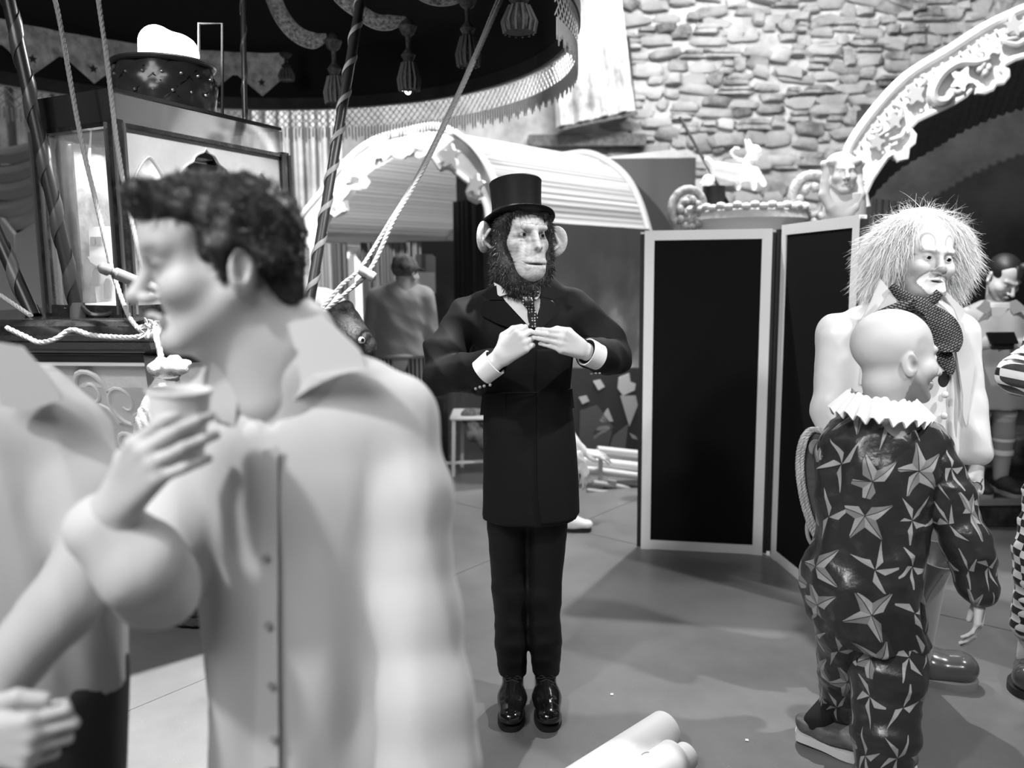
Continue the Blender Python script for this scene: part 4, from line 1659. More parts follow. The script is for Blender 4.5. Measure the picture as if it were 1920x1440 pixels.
for i in range(18):
    for q in (-1, 1):
        mb.tube([LC + Vector(((.166 + .019 * math.sin(math.pi * t * .9 + .3)) * math.cos(i * math.pi / 9 + q * t * 1.1), (.166 + .019 * math.sin(math.pi * t * .9 + .3)) * math.sin(i * math.pi / 9 + q * t * 1.1), t * bz)) for t in (0, .2, .4, .6, .8, 1)], .0028, 4)
tag(mb.build('lattice_wire', mat('lattice_dark', .02, .3, metal=.5), bk, True), kind='stuff')
mb = MB()
hp0 = at(222, 150, 3.2)
mb.tube([hp0 + Vector((.012 * math.cos(a) , -.03 - .01 * math.cos(a), .045 * math.sin(a))) for a in np.linspace(0, 6.28, 18)], .006, 6)
mb.build('ring_handle', mat('bright_stud', .8, .15, metal=.8), bk, True)
fl_ = Sdf(.008)
for (x, y, rx, rz, dy) in ((294, 84, .066, .07, 0), (326, 92, .08, .058, .02), (350, 102, .04, .055, .0), (300, 108, .078, .06, -.02), (335, 116, .075, .06, -.03)):
    fl_.ell(at(x, y, 3.26 + dy), (rx, .07, rz), None, .02)
sdfobj('flame_bulb', fl_, mat('flame_glow', 1.0, .5, emit=14), bk)
pl_ = bpy.data.lights.new('burner_light', 'POINT'); pl_.energy = 14; pl_.shadow_soft_size = .1
plo = bpy.data.objects.new('burner_light', pl_); COL.objects.link(plo); plo.location = at(315, 25, 3.22)
wf = MB()
wf.tube([at(373, 118, 3.3), at(373, 44, 3.3), at(417, 44, 3.3), at(417, 214, 3.3)], .006, 6)
tag(wf.build('wire_bracket', mat('dark_wire', .05, .4)), 'thin square wire bracket standing on the case roof beside the lamp', 'bracket')

# ------------------------------------------------------------------ canopy with fringe
CC, CR, CZ = Vector((-1.50, 4.17, 0)), 1.82, 2.70
can = empty('fringed_canopy', CC + zv * CZ, 'large round dark canopy with net fringe hanging over the gondola', 'canopy')
blk = mat('canopy_black', .012, .9)


def ringpt(r, a, z):
    return CC + Vector((r * math.cos(a), r * math.sin(a), z))


N = 120
MB().lathe([(CR - .02, CZ), (CR + .02, CZ), (CR + .02, CZ + .075), (CR - .02, CZ + .075), (CR - .02, CZ)], CC, N, caps=False).build('hoop', mat('hoop_dark', .035, .5, mottle=.012, mscale=8), can, True)
MB().lathe([(CR - .012, CZ + .07), (CR - .015, CZ + .42), (CR + .01, CZ + .42), (CR + .01, CZ + .07)], CC, N, caps=False).build('valance_back', blk, can, True)
MB().lathe([(CR - .01, CZ + .41), (.9, CZ + .7), (.1, CZ + .9), (.1, CZ + .92), (.9, CZ + .72), (CR + .01, CZ + .43)], CC, N, caps=False).build('canopy_cloth', blk, can, True)
damask = mat('damask_band', .62, .6, mottle=.28, mscale=14)
# pale damask band and pennants on the inside of the far-left valance
a0, a1 = math.radians(91), math.radians(205)
K = 60
G = []
for j in range(6):
    t = j / 5
    row = []
    for i in range(K * 2):
        a = a0 + (a1 - a0) * i / (K * 2 - 1)
        row.append(list(ringpt(CR - .03 - .008 * math.sin(i * .9), a, CZ + .37 - .15 * t)))
    G.append(row)
sheet('damask_band', np.array(G), -.006, damask, can)
npn = 10
for i in range(npn):
    a = a0 + (a1 - a0) * (i + .5) / npn
    tz = Vector((-math.sin(a), math.cos(a), 0))
    c = ringpt(CR - .045, a, CZ + .225)
    pe = MB().prism([c - tz * .17, c + tz * .17, c - zv * .145], -Vector((math.cos(a), math.sin(a), 0)) * .008).build('pennant', damask, can)
    st = []
    for k in range(10):
        r = .03 if k % 2 == 0 else .013
        st.append(c - Vector((math.cos(a), math.sin(a), 0)) * .0085 - zv * .055 + tz * r * math.sin(k * math.pi / 5) + zv * r * math.cos(k * math.pi / 5))
    MB().prism(st, -Vector((math.cos(a), math.sin(a), 0)) * .003).build('star', mat('star_dark', .04, .7), pe)
# fringe: knotted net and hanging loops
frm = mat('gold_fringe', .55, .35, spec=.6)
mb = MB()
nn = 150
aF0, aF1 = math.radians(-22), math.radians(205)
def fr(i, j, per=nn):
    a = aF0 + (aF1 - aF0) * i / per
    return ringpt(CR + .005, a, CZ - .025 * j)
for i in range(nn):
    for j in range(5):
        for s_ in (-.5, .5):
            p, q = fr(i + (.5 if j % 2 else 0), j), fr(i + (.5 if j % 2 else 0) + s_, j + 1)
            mb.tube([p, q], .0032, 3, False)
tag(mb.build('net_fringe', frm, can), kind='stuff')
mb = MB()
for i in range(nn * 2):
    p = fr(i / 2, 5)
    ln = .085 + .02 * math.sin(i * 1.7)
    tg = fr(i / 2 + .22, 5) - p
    mb.tube([p, p - zv * ln * .8, p - zv * ln + tg * .4, p - zv * ln * .8 + tg * .8, p + tg * .8], .0034, 3, False)
tag(mb.build('loop_fringe', frm, can), kind='stuff')
mb = MB(); mb.tube([fr(i, 0) for i in range(nn + 1)], .008, 4); mb.build('fringe_heading', frm, can)
# swags of trim and tassels under the canopy
trim = mat('ornate_trim', .15, .8, mottle=.13, mscale=60)
def swag(px, w, y):
    P = smoothpts([at(x, yy, y) for x, yy in px], 7)
    G = []
    for i, p in enumerate(P):
        d = (P[min(i + 1, len(P) - 1)] - P[max(i - 1, 0)]).normalized()
        n = d.cross(Vector((0, 1, .15))).normalized()
        if n.z < 0:
            n = -n
        G.append([list(p + n * w * (k / 4 - .5) * (1 if i < len(P) - 8 else (len(P) - i) / 9 + .1) + Vector((0, -.012 * math.sin(math.pi * k / 4), 0))) for k in range(5)])
    sheet('swag_trim', np.array(G), .006, trim, can)
    mbx = MB()
    for k in (0, 4):
        mbx.tube([Vector(g[k]) for g in G], .006, 5)
    mbx.build('trim_cord', mat('trim_cord', .25, .6), can, True)
swag([(498, -60), (514, 0), (534, 40), (560, 66), (588, 76), (613, 68)], .07, 4.3)
swag([(606, -50), (640, -5), (672, 20), (704, 40), (732, 42), (762, 36)], .06, 4.1)
swag([(758, -46), (788, -16), (818, -4), (850, -6), (880, -18)], .055, 3.8)
def tassel(x, y, yb, Y, s=1.0):
    p = at(x, y, Y); q = at(x - 2, yb, Y)
    L = p.z - q.z
    mb = MB()
    mb.lathe([(.004, 0), (.02, -.02 * L), (.045, -.12 * L), (.03, -.22 * L), (.012, -.26 * L), (.01, -.42 * L), (.035, -.52 * L), (.022, -.6 * L), (.03, -.62 * L), (.052, -.85 * L), (.045, -L), (.0, -L)], p, 14, s, s)
    ob = mb.build('tassel', mat('tassel_thread', .04, .7, mottle=.03, mscale=60), can, True)
    mb = MB()
    for k in range(14):
        a = k * 2 * math.pi / 14
        mb.tube([p + Vector((.032 * s * math.cos(a), .032 * s * math.sin(a), -.63 * L)), p + Vector((.054 * s * math.cos(a), .054 * s * math.sin(a), -.86 * L)), p + Vector((.047 * s * math.cos(a), .047 * s * math.sin(a), -1.02 * L))], .006, 4)
    tag(mb.build('tassel_fringe', mat('tassel_cord', .1, .6), ob, True), kind='stuff')
tassel(624, 62, 192, 4.3); tassel(764, 34, 168, 4.1); tassel(876, -20, 122, 3.8); tassel(973, -70, 60, 3.4, 1.3); tassel(535, 95, 150, 5.4, .9)
# crystal lamp glints in the canopy
for i, (x, y, r) in enumerate(((761, 158, .034), (778, 143, .019), (757, 150, .02), (765, 170, .016))):
    MB().ball(at(x, y, 4.6), (r, r, r * 1.25), 12, 8).build('lamp_bulb', mat('bulb_glow', 1, .3, emit=9), can, True)

# ------------------------------------------------------------------ poles, ropes, dowel
polem = mat('ribbon_dark', .03, .35, spec=.5)
ribm = mat('ribbon_pale', .32, .45)


def spiral_pole(a, b, r, turns, label, rw=.02, rm=None, *, group='spiral wrapped poles of the gondola', steps=18):
    a, b = Vector(a), Vector(b)
    root = MB().tube([a, b], r, 14).build('spiral_pole', polem, None, True)
    rebase(root, a)
    tag(root, label, 'pole', group)
    d = (b - a).normalized(); u = d.orthogonal().normalized(); v = d.cross(u)
    L = (b - a).length
    G = []
    n = int(turns * steps)
    for i in range(n + 1):
        t = i / n
        an = 2 * math.pi * turns * t
        row = []
        for k in range(3):
            rr = r * (1.08 + .12 * (k == 1))
            row.append(list(a + d * (L * t + (k - 1) * rw) + (u * math.cos(an) + v * math.sin(an)) * rr))
        G.append(row)
    sheet('wrapped_ribbon', np.array(G), .002, rm or ribm, root)
    return root


def top_of(pb, pt, base_z, Yb, zt_=None):
    return at(pb[0], pb[1], Yb), pt


pA = at(146, 578, 2.84); pA.z = 1.42
p1 = spiral_pole(pA, at(10, -26, 2.84), .021, 5.5, 'thick dark ribbon-wrapped pole in front of the glass case, leaning left', .034, mat('ribbon_black', .07, .3, spec=.6))
mb = MB(); mb.tube(smoothpts([pA + Vector((.012, 0, .04)), at(168, 588, 2.8), at(185, 591, 2.8), at(205, 588, 2.8), at(222, 578, 2.8)], 5), .008, 8); mb.build('ribbon_tail', polem, p1, True)
MB().lathe([(.027, 0), (.025, .03), (.0225, .05)], pA, 14).build('pole_foot', mat('foot_cloth', .12, .7), p1, True)
pB = at(62, 582, 2.95); pB.z = 1.42
p2 = spiral_pole(pB, at(-95, 240, 3.1), .024, 3, 'grey ribbon-wrapped pole at the left edge, leaning left', .036, mat('ribbon_grey', .16, .35))
pC = at(578, 578, 3.25); pC.z = 1.42
p3 = spiral_pole(pC, at(681, -28, 3.7), .02, 9, 'dark pole with thin pale spiral, beside the white arch', .014)
pD = at(455, 215, 4.0)
p4 = spiral_pole(Vector((pD.x - .02, pD.y, 1.42)), at(455, -30, 4.0), .012, 8, 'thinnest dark spiral pole, behind the wire bracket', .012, mat('ribbon_black', .07, .3, spec=.6))
ropem = mat('hemp_rope', .27, .85)
ropew = mat('cotton_rope', .45, .85)


def rope(pts, r, label, m=ropem, n=8, name='rope', parent=None, strands=3):
    P = smoothpts(pts, n)
    ob = rope_mb(MB(), P, r, 6, None, strands).build(name, m, parent, True)
    if parent is None:
        tag(ob, label, 'rope')
    return ob


rope([at(95, -30, 2.72), at(112, 40, 2.71), at(150, 250, 2.68), at(190, 420, 2.65), at(210, 505, 2.64), at(238, 585, 2.6), at(262, 618, 2.56), at(280, 622, 2.55)], .0075, 'left of two hemp ropes crossing the glass case, tied at the knot')
rope([at(180, -30, 2.7), at(200, 110, 2.68), at(218, 260, 2.67), at(236, 365, 2.66), at(262, 480, 2.64), at(285, 560, 2.6)], .0075, 'right of two hemp ropes, running down behind the man\'s hair')
tgl = at(690, 515, 3.05)
rp = rope([at(948, -20, 3.5), at(880, 135, 3.4), at(800, 305, 3.25), at(740, 410, 3.12), at(694, 505, 3.05), at(650, 548, 3.02), at(600, 590, 3.0), at(560, 625, 2.98)], .0085, 'long double hemp guy rope with wooden toggle, crossing before the white arch', ropem)
rope([at(942, -20, 3.51), at(870, 150, 3.4), at(785, 325, 3.26), at(725, 425, 3.13), at(676, 503, 3.06), at(640, 535, 3.02), at(598, 585, 3.0), at(556, 620, 2.98)], .008, '', ropem, 8, 'second_strand', rp)
tg_ = MB()
_ta, _tb2 = at(676, 506, 3.02), at(702, 521, 3.02)
tg_.tube([_ta - (_tb2 - _ta) * .1, _ta, _ta.lerp(_tb2, .25), _ta.lerp(_tb2, .5), _ta.lerp(_tb2, .75), _tb2, _tb2 + (_tb2 - _ta) * .1], [.006, .018, .02, .015, .02, .018, .006], 12)
tg_.build('toggle', mat('toggle_wood', .25, .45), rp, True)
rope([at(-20, 540, 2.9), at(40, 580, 2.85), at(58, 592, 2.82)], .008, 'pale rope at the left edge below the leaning pole', ropew, 6)
sw_ = rope([at(12, 614, 2.62), at(50, 632, 2.6), at(75, 642, 2.58), at(105, 635, 2.57), at(134, 618, 2.58), at(170, 628, 2.56), at(215, 632, 2.54), at(255, 632, 2.52), at(288, 622, 2.5)], .008, 'pale rope looped in swags under the counter rail', ropew)
# frayed knot
kn = MB()
for k in range(46):
    a = random.uniform(0, 6.28); e = random.uniform(-.3, 1.1)
    p = at(284 + random.uniform(-9, 12), 618 + random.uniform(-9, 9), 2.5)
    d = Vector((math.cos(a) * .7 + .25, -.3, e * .6)).normalized()
    kn.tube([p, p + d * .018, p + d * .036 + Vector((.006 * random.uniform(-1, 1), 0, -.008))], [.0045, .005, .002], 4)
for k in range(3):
    c = at(280 + k * 9, 620 - k * 2, 2.49)
    kn.tube([c + Vector((.006 * math.cos(a), .012 * math.sin(a), .02 * math.sin(a + .6))) for a in np.linspace(0, 6.28, 12)], .008, 6)
tag(kn.build('frayed_knot', ropew, None, True), 'frayed pale rope knot at the counter corner beside the man\'s chin', 'knot')
dw = MB()
_d0, _d1 = at(192, 502, 2.5), at(330, 560, 2.68)
_dd = (_d1 - _d0).normalized()
dw.tube([_d0 - _dd * .012, _d0 - _dd * .006, _d0, _d0 + _dd * .02, _d0 + _dd * .026, _d0 + _dd * .034, _d0 + _dd * .04, _d1], [.006, .014, .018, .018, .011, .011, .018, .021], 14)
tag(dw.build('wooden_dowel', mat('dowel_wood', .17, .45), None, True), 'grey turned dowel handle sticking out behind the man\'s nose', 'dowel')

# sand bag hung from the knot
sbm = mat('sacking', .62, .95, bump=.6, bscale=420)
sb = Sdf(.006)
sb.loft([(at(300, 850, 2.42).z, at(300, 850, 2.42).x, 2.42, .05, .04), (at(300, 820, 2.42).z, at(303, 820, 2.42).x, 2.42, .075, .06), (at(300, 760, 2.42).z, at(306, 760, 2.42).x, 2.42, .066, .055), (at(300, 715, 2.42).z, at(312, 715, 2.42).x, 2.42, .038, .034), (at(300, 700, 2.42).z, at(316, 700, 2.42).x, 2.42, .028, .028)], .008, 2.0, lambda a, z: .06 * np.sin(7 * a))
for (x, y, r) in ((295, 690, .028), (318, 688, .03), (338, 690, .026), (348, 682, .018), (302, 678, .02), (326, 676, .022)):
    sb.ell(at(x, y, 2.41), (r, r, r * .8), None, .006)
sb.disp(folds(.006, 90, (1, 0, .3), 8))
sbo = sdfobj('sand_bag', sb, sbm)
tag(sbo, 'pale sacking ballast bag hanging from the rope below the counter corner', 'bag')
rope([at(290, 625, 2.47), at(298, 650, 2.45), at(302, 672, 2.43)], .009, '', ropew, 6, 'hanging_rope', sbo)
mb = MB()
mb.tube([at(300 + 26 * math.cos(a) + 12, 702 + 8 * math.sin(a), 2.42 - .03 * math.sin(a)) for a in np.linspace(0, 6.28, 16)], .004, 5); mb.build('tie_cord', ropew, sbo, True)

# animal figurehead on the counter's far corner
FY = 3.35
fh = Sdf(.008)
A = lambda x, y, dy=0: at(x, y, FY + dy)
fh.cone(A(625, 650, .12), A(640, 610), .09, .075, .04)
fh.cone(A(640, 612), A(678, 650, -.08), .085, .06, .03)
fh.cone(A(660, 640, -.06), A(672, 690, -.08), .06, .045, .03)
fh.chain([A(605, 600, -.03), A(630, 580, -.04), A(650, 576, -.04), A(658, 592, -.04), A(654, 618, -.05)], [.02, .024, .026, .024, .012], .012)
fh.ell(A(678, 634, -.1), (.034, .03, .03), None, .01)
fo = sdfobj('animal_figurehead', fh, mat('dark_hide', .016, .55, bump=.3, bscale=90, mottle=.012, mscale=30))
tag(fo, 'dark animal figurehead with curled horn and white rimmed eye, behind the beige shoulder', 'figurehead')
MB().ball(A(678, 638, -.15), (.014, .013, .014), 12, 8).build('eyeball', mat('eye_white', .75, .15), fo, True)
MB().ball(A(680, 638, -.16), (.007, .006, .008), 10, 6).build('pupil', mat('eye_dark', .01, .1), fo, True)
cp = Sdf(.008).ell(A(598, 578, .08), (.118, .11, .088), None, .01)
cp.cut(lambda P: P[:, 2] - 1.425, None, .004)
tag(sdfobj('white_dome', cp, mat('dome_white', .85, .5)), 'smooth white dome cushion on the counter beside the figurehead', 'dome')

# scraps of paper dropped on the floor
for (x, y, lab) in ((1147, 1302, 'tiny white paper scrap on the floor between the black shoes and the screen shadow'), (1400, 1388, 'tiny white paper scrap on the floor right of the paper rolls'), (898, 862, 'tiny pale scrap on the floor beside the white stool leg')):
    c = onz(x, y, .002)
    tag(MB().prism([c + Vector((-.006, -.004, 0)), c + Vector((.005, -.006, 0)), c + Vector((.007, .004, .001)), c + Vector((-.003, .007, 0))], (0, 0, .0015)).build('paper_scrap', paper), lab, 'scrap')
# ------------------------------------------------------------------ people
skin_p = paintmat('skin_painted', .5, .35, bump=.04, bscale=260, sss=.12)


def onell(px, py, cx, cy, rx, ry, off=0.0):
    """point of the elliptic chest surface seen at a pixel (off: outward)"""
    d = ray(px, py); o = Vector((0, 0, CAMZ))
    a, b = rx + off, ry + off
    A_ = (d.x / a) ** 2 + (d.y / b) ** 2
    B_ = 2 * ((o.x - cx) * d.x / a ** 2 + (o.y - cy) * d.y / b ** 2)
    C_ = ((o.x - cx) / a) ** 2 + ((o.y - cy) / b) ** 2 - 1
    D_ = B_ * B_ - 4 * A_ * C_
    t = (-B_ - math.sqrt(D_)) / (2 * A_) if D_ > 0 else -B_ / (2 * A_)
    return o + d * t


def ruled(name, left, right, proj, m, parent, thick=.005, rows=16, cols=8, label=None, tone=None):
    """cloth patch spanned between two pixel polylines and laid on a surface"""
    Lp = resample([Vector((x, y, 0)) for x, y in left], rows)
    Rp = resample([Vector((x, y, 0)) for x, y in right], rows)
    G = [[list(proj(*(a.lerp(b, k / (cols - 1)).to_2d()))) for k in range(cols)] for a, b in zip(Lp, Rp)]
    G = np.array(G)
    # thickness goes away from the viewer
    du, dv = G[0, -1] - G[0, 0], G[-1, 0] - G[0, 0]
    nn = np.cross(du, dv)
    if nn[1] > 0:
        G = G[:, ::-1]
    return sheet(name, G, thick, m, parent, True, label)


def shoe_sdf(sd, heel, toe, w=.05, hgt=.075, up=Vector((0, 0, 1)), box=0.0):
    """closed shoe upper from heel to toe (points at sole level)"""
    heel, toe = Vector(heel), Vector(toe)
    d = (toe - heel); L = d.length; d.normalize()
    s = up.cross(d)
    fl = None
    sd.cone(heel + d * L * .16 + up * .05, heel + d * L * .25 + up * .085, w * .68, w * .7, .01)
    sd.cone(heel + d * L * .16 + up * .034, heel + d * L * .5 + up * .036, w * .74, w * .86, .02)
    sd.cone(heel + d * L * .5 + up * .034, toe - d * w * .66 + up * .03, w * .96, w * .84, .03, (up, .72 + box))
    sd.cone(heel + d * L * .28 + up * .08, heel + d * L * .62 + up * .04, w * .6, w * .6, .03)
    sd.cut(lambda P, h=np.array(heel), u=np.array(up): ((P - h) @ u) - .004, None, .003)
    return sd


def sole_mb(heel, toe, w, th, up=Vector((0, 0, 1)), bulge=.006):
    heel, toe = Vector(heel), Vector(toe)
    d = (toe - heel); L = d.length; d.normalize(); s = up.cross(d)
    pts = []
    prof = [(0.0, .0), (.02, .5), (.08, .72), (.25, .74), (.45, .78), (.65, .98), (.8, .95), (.92, .7), (.985, .35), (1.0, 0)]
    for t, q in prof:
        pts.append(heel + d * (L * t) + s * (w * q + (bulge if q else 0)))
    for t, q in prof[-2:0:-1]:
        pts.append(heel + d * (L * t) - s * (w * q + (bulge if q else 0)))
    return MB().prism(smoothpts(pts, 3, True), up * th)


# ================================================================== 1. top-hatted chimp-masked man
Y1 = 2.82
g = lambda x, y, dy=0.0: at(x, y, Y1 + dy)
zz = lambda y: g(985, y).z
black = mat('black_wool', .006, .7, spec=.2, bump=.12, bscale=500)
blackt = mat('black_trouser', .004, .6, spec=.25, bump=.1, bscale=500)
whitec = mat('white_cotton', .82, .8)
hf = Frame(at(974, 441, 2.80), rotm(27, 2, 3), 1.1)
s_ = hf.sc
sd = Sdf(.0028)
head_sdf(sd, hf, ears=False, nose=.2, mouth='closed', lids=.0043, width=1.0)
sd.ell(hf(0, -.078, -.082), (.047 * s_, .045 * s_, .054 * s_), hf.M, .03)
sd.ell(hf(0, -.092, -.106), (.036 * s_, .028 * s_, .026 * s_), hf.M, .02)
sd.cone(hf(-.034, -.094, .022), hf(.034, -.094, .022), .0095, .0095, .012)
sd.cone(hf(-.03, -.112, -.076), hf(.03, -.112, -.076), .007, .007, .008)
sd.cone(hf(-.026, -.114, -.094), hf(.026, -.114, -.094), .008, .008, .008)
sd.cone(hf(0, -.094, .018), hf(0, -.121, -.03), .0075, .010, .008)
sd.ell(hf(0, -.124, -.036), (.013, .011, .012), hf.M, .006)
for q in (-1, 1):
    sd.ell(hf(q * .0065, -.134, -.043), (.0028, .006, .007), hf.M @ Matrix.Rotation(q * .5, 3, 'Y'), .002, True)
    sd.cone(hf(q * .017, -.118, -.026), hf(q * .03, -.115, -.055), .0012, .0012, .003, None, True)
    sd.cone(hf(q * .04, -.1, -.02), hf(q * .05, -.085, -.07), .0012, .0012, .004, None, True)
    sd.cone(hf(q * .052, -.09, -.03), hf(q * .054, -.075, -.075), .0012, .0012, .004, None, True)
    sd.cone(hf(q * .018, -.108, -.016), hf(q * .045, -.09, -.02), .0012, .0012, .004, None, True)
    # large round ears turned forward
    rot = hf.M @ Matrix.Rotation(-q * .55, 3, 'Z') @ Matrix.Rotation(q * .12, 3, 'Y')
    c = Vector((q * .108 + (.012 if q > 0 else 0), .022 - (.034 if q > 0 else 0), -.012))
    sd.ell(hf(c), (.041, .0125, .053), rot, .006)
    sd.ell(hf(c + Vector((-q * .003, -.014, .003))), (.029, .009, .04), rot, .004, True)
    sd.cone(hf(c + Vector((-q * .012, -.012, .022))), hf(c + Vector((q * .008, -.01, -.01))), .006, .005, .005)
    sd.cone(hf(c + Vector((q * .008, -.01, -.01))), hf(c + Vector((-q * .018, -.012, -.03))), .005, .006, .005)
# mouth slit, slightly open
sd.ell(hf(0, -.126, -.0845), (.037 * s_, .02, .0035), hf.M, .002, True)
for q in (-1, 1):
    sd.cone(hf(q * .028, -.114, -.0845), hf(q * .042, -.098, -.078), .0025, .001, .002, None, True)
for k, z in enumerate((.05, .062, .074)):
    sd.cone(hf(-.03, -.088 + .004 * k, z), hf(.03, -.088 + .004 * k, z + .002), .001, .001, .003, None, True)
_hat = hf(0, 0, .064); _hu = np.array(hf.M @ Vector((0, 0, 1)))
sd.cut(lambda P: -((P - np.array(_hat)) @ _hu), None, .004)
_hd = sd.mesh()
# hands
h1 = Sdf(.0026)
w1 = at(936, 672, 2.53)
f1 = dirframe(w1, (at(985, 632, 2.50) - w1), (-.1, -1, .15), 1.03)
hand_sdf(h1, f1, -1, [(62, 62, 30), (68, 72, 35), (74, 76, 38), (64, 80, 40)], [(.045, .045, -.024), (.045, .078, -.036), (.036, .1, -.048)], (4, 1, -2, -6))
w2 = at(1092, 656, 2.57)
f2 = dirframe(w2, (at(1040, 632, 2.50) - w2), (.1, -1, .2), 1.0)
hand_sdf(h1, f2, 1, [(28, 34, 16), (34, 28, 14), (38, 26, 14), (42, 24, 14)], [(.04, .05, -.03), (.034, .085, -.045), (.02, .108, -.05)], (-14, -8, -3, 4))
_hn = h1.mesh()
bd = Sdf(.014)
bd.cone(g(985, 540, .02), g(985, 600, .03), .06, .09, .04)
bd.cone(g(985, 620, .03), g(985, 760, .03), .12, .1, .05, ((0, 1, 0), .7))
bd.cone(g(985, 760, .03), g(990, 930, .03), .1, .11, .05, ((0, 1, 0), .8))
Lsh, Lel, Rsh, Rel = g(880, 590, .03), at(818, 712, 2.80), g(1084, 585, .03), at(1158, 678, 2.83)
for a, b, c in ((Lsh, Lel, f1(0, -.02, 0)), (Rsh, Rel, f2(0, -.02, 0))):
    bd.cone(g(985, 585, .03), a, .06, .045, .03)
    bd.chain([a, b, c], [.04, .034, .024], .02)
hipL, hipR, kneL, kneR = g(950, 930, .03), g(1030, 930, .03), at(955, 1110, 2.83), at(1020, 1110, 2.83)
ankL, ankR = onz(960, 1268, .1), onz(1024, 1268, .1)
for a, b, c in ((hipL, kneL, ankL), (hipR, kneR, ankR)):
    bd.chain([a, b + Vector((0, .03, 0)), c], [.06, .034, .028], .02)
    bd.cone(c, c + Vector((0, -.05, -.05)), .028, .018, .02)
V, Q = joinvf([_hd, _hn, bd.mesh()])
me = mesh('person', V, Q, True)
L_ = hf.inv(V) * hf.sc / 1.1
tone = np.full(len(V), .62)
near = np.linalg.norm(V - np.array(hf.o), axis=1) < .24
tone[~near] = .66
eyeM = np.zeros(len(V))
for q in (-1, 1):
    eyeM = np.maximum(eyeM, gs(L_, (q * .031, -.09, -.001), (.018, .03, .0095)))
t = tone.copy()
fm_ = near
rgh = .1 * np.sin(L_[:, 0] * 260 + 3 * np.sin(L_[:, 2] * 140)) * np.sin(L_[:, 2] * 330 + 2 * np.sin(L_[:, 0] * 190))
t += np.where(fm_, rgh, 0)
t -= np.where(fm_, .5 * eyeM, 0)
t -= np.where(fm_, .42 * gs(L_, (0, -.125, -.0845), (.034, .03, .0042)), 0)  # mouth slit, nostrils and wrinkle grooves: crease shade put into the tone
for q in (-1, 1):
    t -= np.where(fm_, .22 * gs(L_, (q * .05, -.085, -.045), (.012, .03, .03)), 0)
    t -= np.where(fm_, .25 * gs(L_, (q * .02, -.11, -.018), (.014, .03, .005)), 0)
    t -= np.where(fm_, .16 * gs(L_, (q * .03, -.1, .026), (.016, .03, .006)), 0)
    t -= np.where(fm_, .2 * gs(L_, (q * .1, .01, -.005), (.02, .03, .03)) * (np.sin(L_[:, 2] * 260 + 40 * L_[:, 0]) > .2), 0)
    t -= np.where(fm_, .5 * gs(L_, (q * .009, -.134, -.041), (.0045, .03, .0075)), 0)
    t -= np.where(fm_, .3 * gs(L_, (q * .05, -.08, -.006), (.012, .03, .004)), 0)
    t -= np.where(fm_, .25 * gs(L_, (q * .038, -.09, -.018), (.012, .03, .003)), 0)
    t -= np.where(fm_, .25 * gs(L_, (q * .03, -.11, -.06), (.004, .03, .016)), 0)
t -= np.where(fm_, .18 * gs(L_, (0, -.09, .07), (.06, .04, .015)), 0)
settone(me, np.clip(t, .02, .8))
p1 = link('person', me, skin_p)
rebase(p1, (0.05, 2.84, 0))
tag(p1, 'person in chimpanzee mask, black top hat and tailcoat, buttoning the coat', 'person')
eyes(p1, hf, (.35, -1, 0), iris=.0082)
# coat
sd = Sdf(.0058)
cx = g(987, 700).x
fold_c = lambda th, z: .012 * np.sin(5 * th + 9 * z) * np.clip((1.05 - z) * 2, 0, 1) + .008 * np.sin(9 * th - 6 * z) * np.clip((1.0 - z) * 2, 0, 1)
sd.loft([(zz(972), cx + .01, 2.86, .171, .15), (zz(900), cx + .01, 2.86, .166, .148), (zz(800), cx + .005, 2.86, .157, .138), (zz(730), cx, 2.86, .15, .125), (zz(670), cx - .003, 2.86, .165, .128), (zz(620), cx - .005, 2.86, .178, .125), (zz(585), cx - .005, 2.865, .165, .108), (zz(560), cx - .005, 2.87, .1, .085)], .03, 2.3, fold_c)
sd.cone(g(900, 572, .04), g(1070, 566, .04), .05, .05, .04)
sd.cone(g(955, 545, .05), g(1015, 543, .05), .06, .06, .05)
A = lambda x, y, Y: at(x, y, Y)
sd.chain([A(873, 598, 2.85), A(836, 660, 2.84), A(828, 704, 2.81)], [.068, .068, .066], .03)
sd.chain([A(828, 706, 2.81), A(872, 698, 2.70), A(922, 682, 2.58)], [.065, .06, .049], .012)
sd.chain([A(1090, 592, 2.85), A(1130, 640, 2.85), A(1150, 668, 2.83)], [.066, .066, .063], .03)
sd.chain([A(1150, 670, 2.83), A(1128, 668, 2.70), A(1108, 662, 2.62)], [.063, .058, .05], .012)
fdA = folds(.019, 24, (.5, .2, 1), 2)
armmask = lambda P: np.clip((np.abs(P[:, 0] - cx) - .13) * 14, 0, 1) * (P[:, 2] > zz(760))
sd.disp(lambda P: fdA(P) * (.12 + 1.0 * armmask(P)))
_c1 = sd.mesh()
fl = Sdf(.005)
fl.loft([(zz(966), cx + .01, 2.86, .177, .157), (zz(900), cx + .01, 2.86, .172, .155), (zz(800), cx + .005, 2.86, .163, .145), (zz(735), cx, 2.86, .155, .131), (zz(690), cx - .003, 2.86, .164, .132), (zz(650), cx - .003, 2.86, .172, .131)], .0, 2.3, lambda th, z: fold_c(th, z))
edge = lambda z: cx + .03 + .05 * np.clip((zz(880) - z) * 3.2, 0, 1) ** 2 + .0 * z
fl.cut(lambda P: P[:, 0] - edge(P[:, 2]), None, .002)
fl.cut(lambda P: 2.84 - P[:, 1], None, .002)
_c2 = fl.mesh()
V, Q = joinvf([_c1, _c2])
coat = link('tailcoat', mesh('tailcoat', V, Q, True), black, p1)
chest = lambda off: (lambda x, y: onell(x, y, cx - .005, 2.86, .176, .127, off))
ruled('shirt_front', [(940, 556), (962, 580), (990, 610)], [(1012, 540), (1012, 575), (1002, 612)], chest(.004), whitec, p1, .004)
tie = mat('dotted_tie', .02, .35, spec=.5)
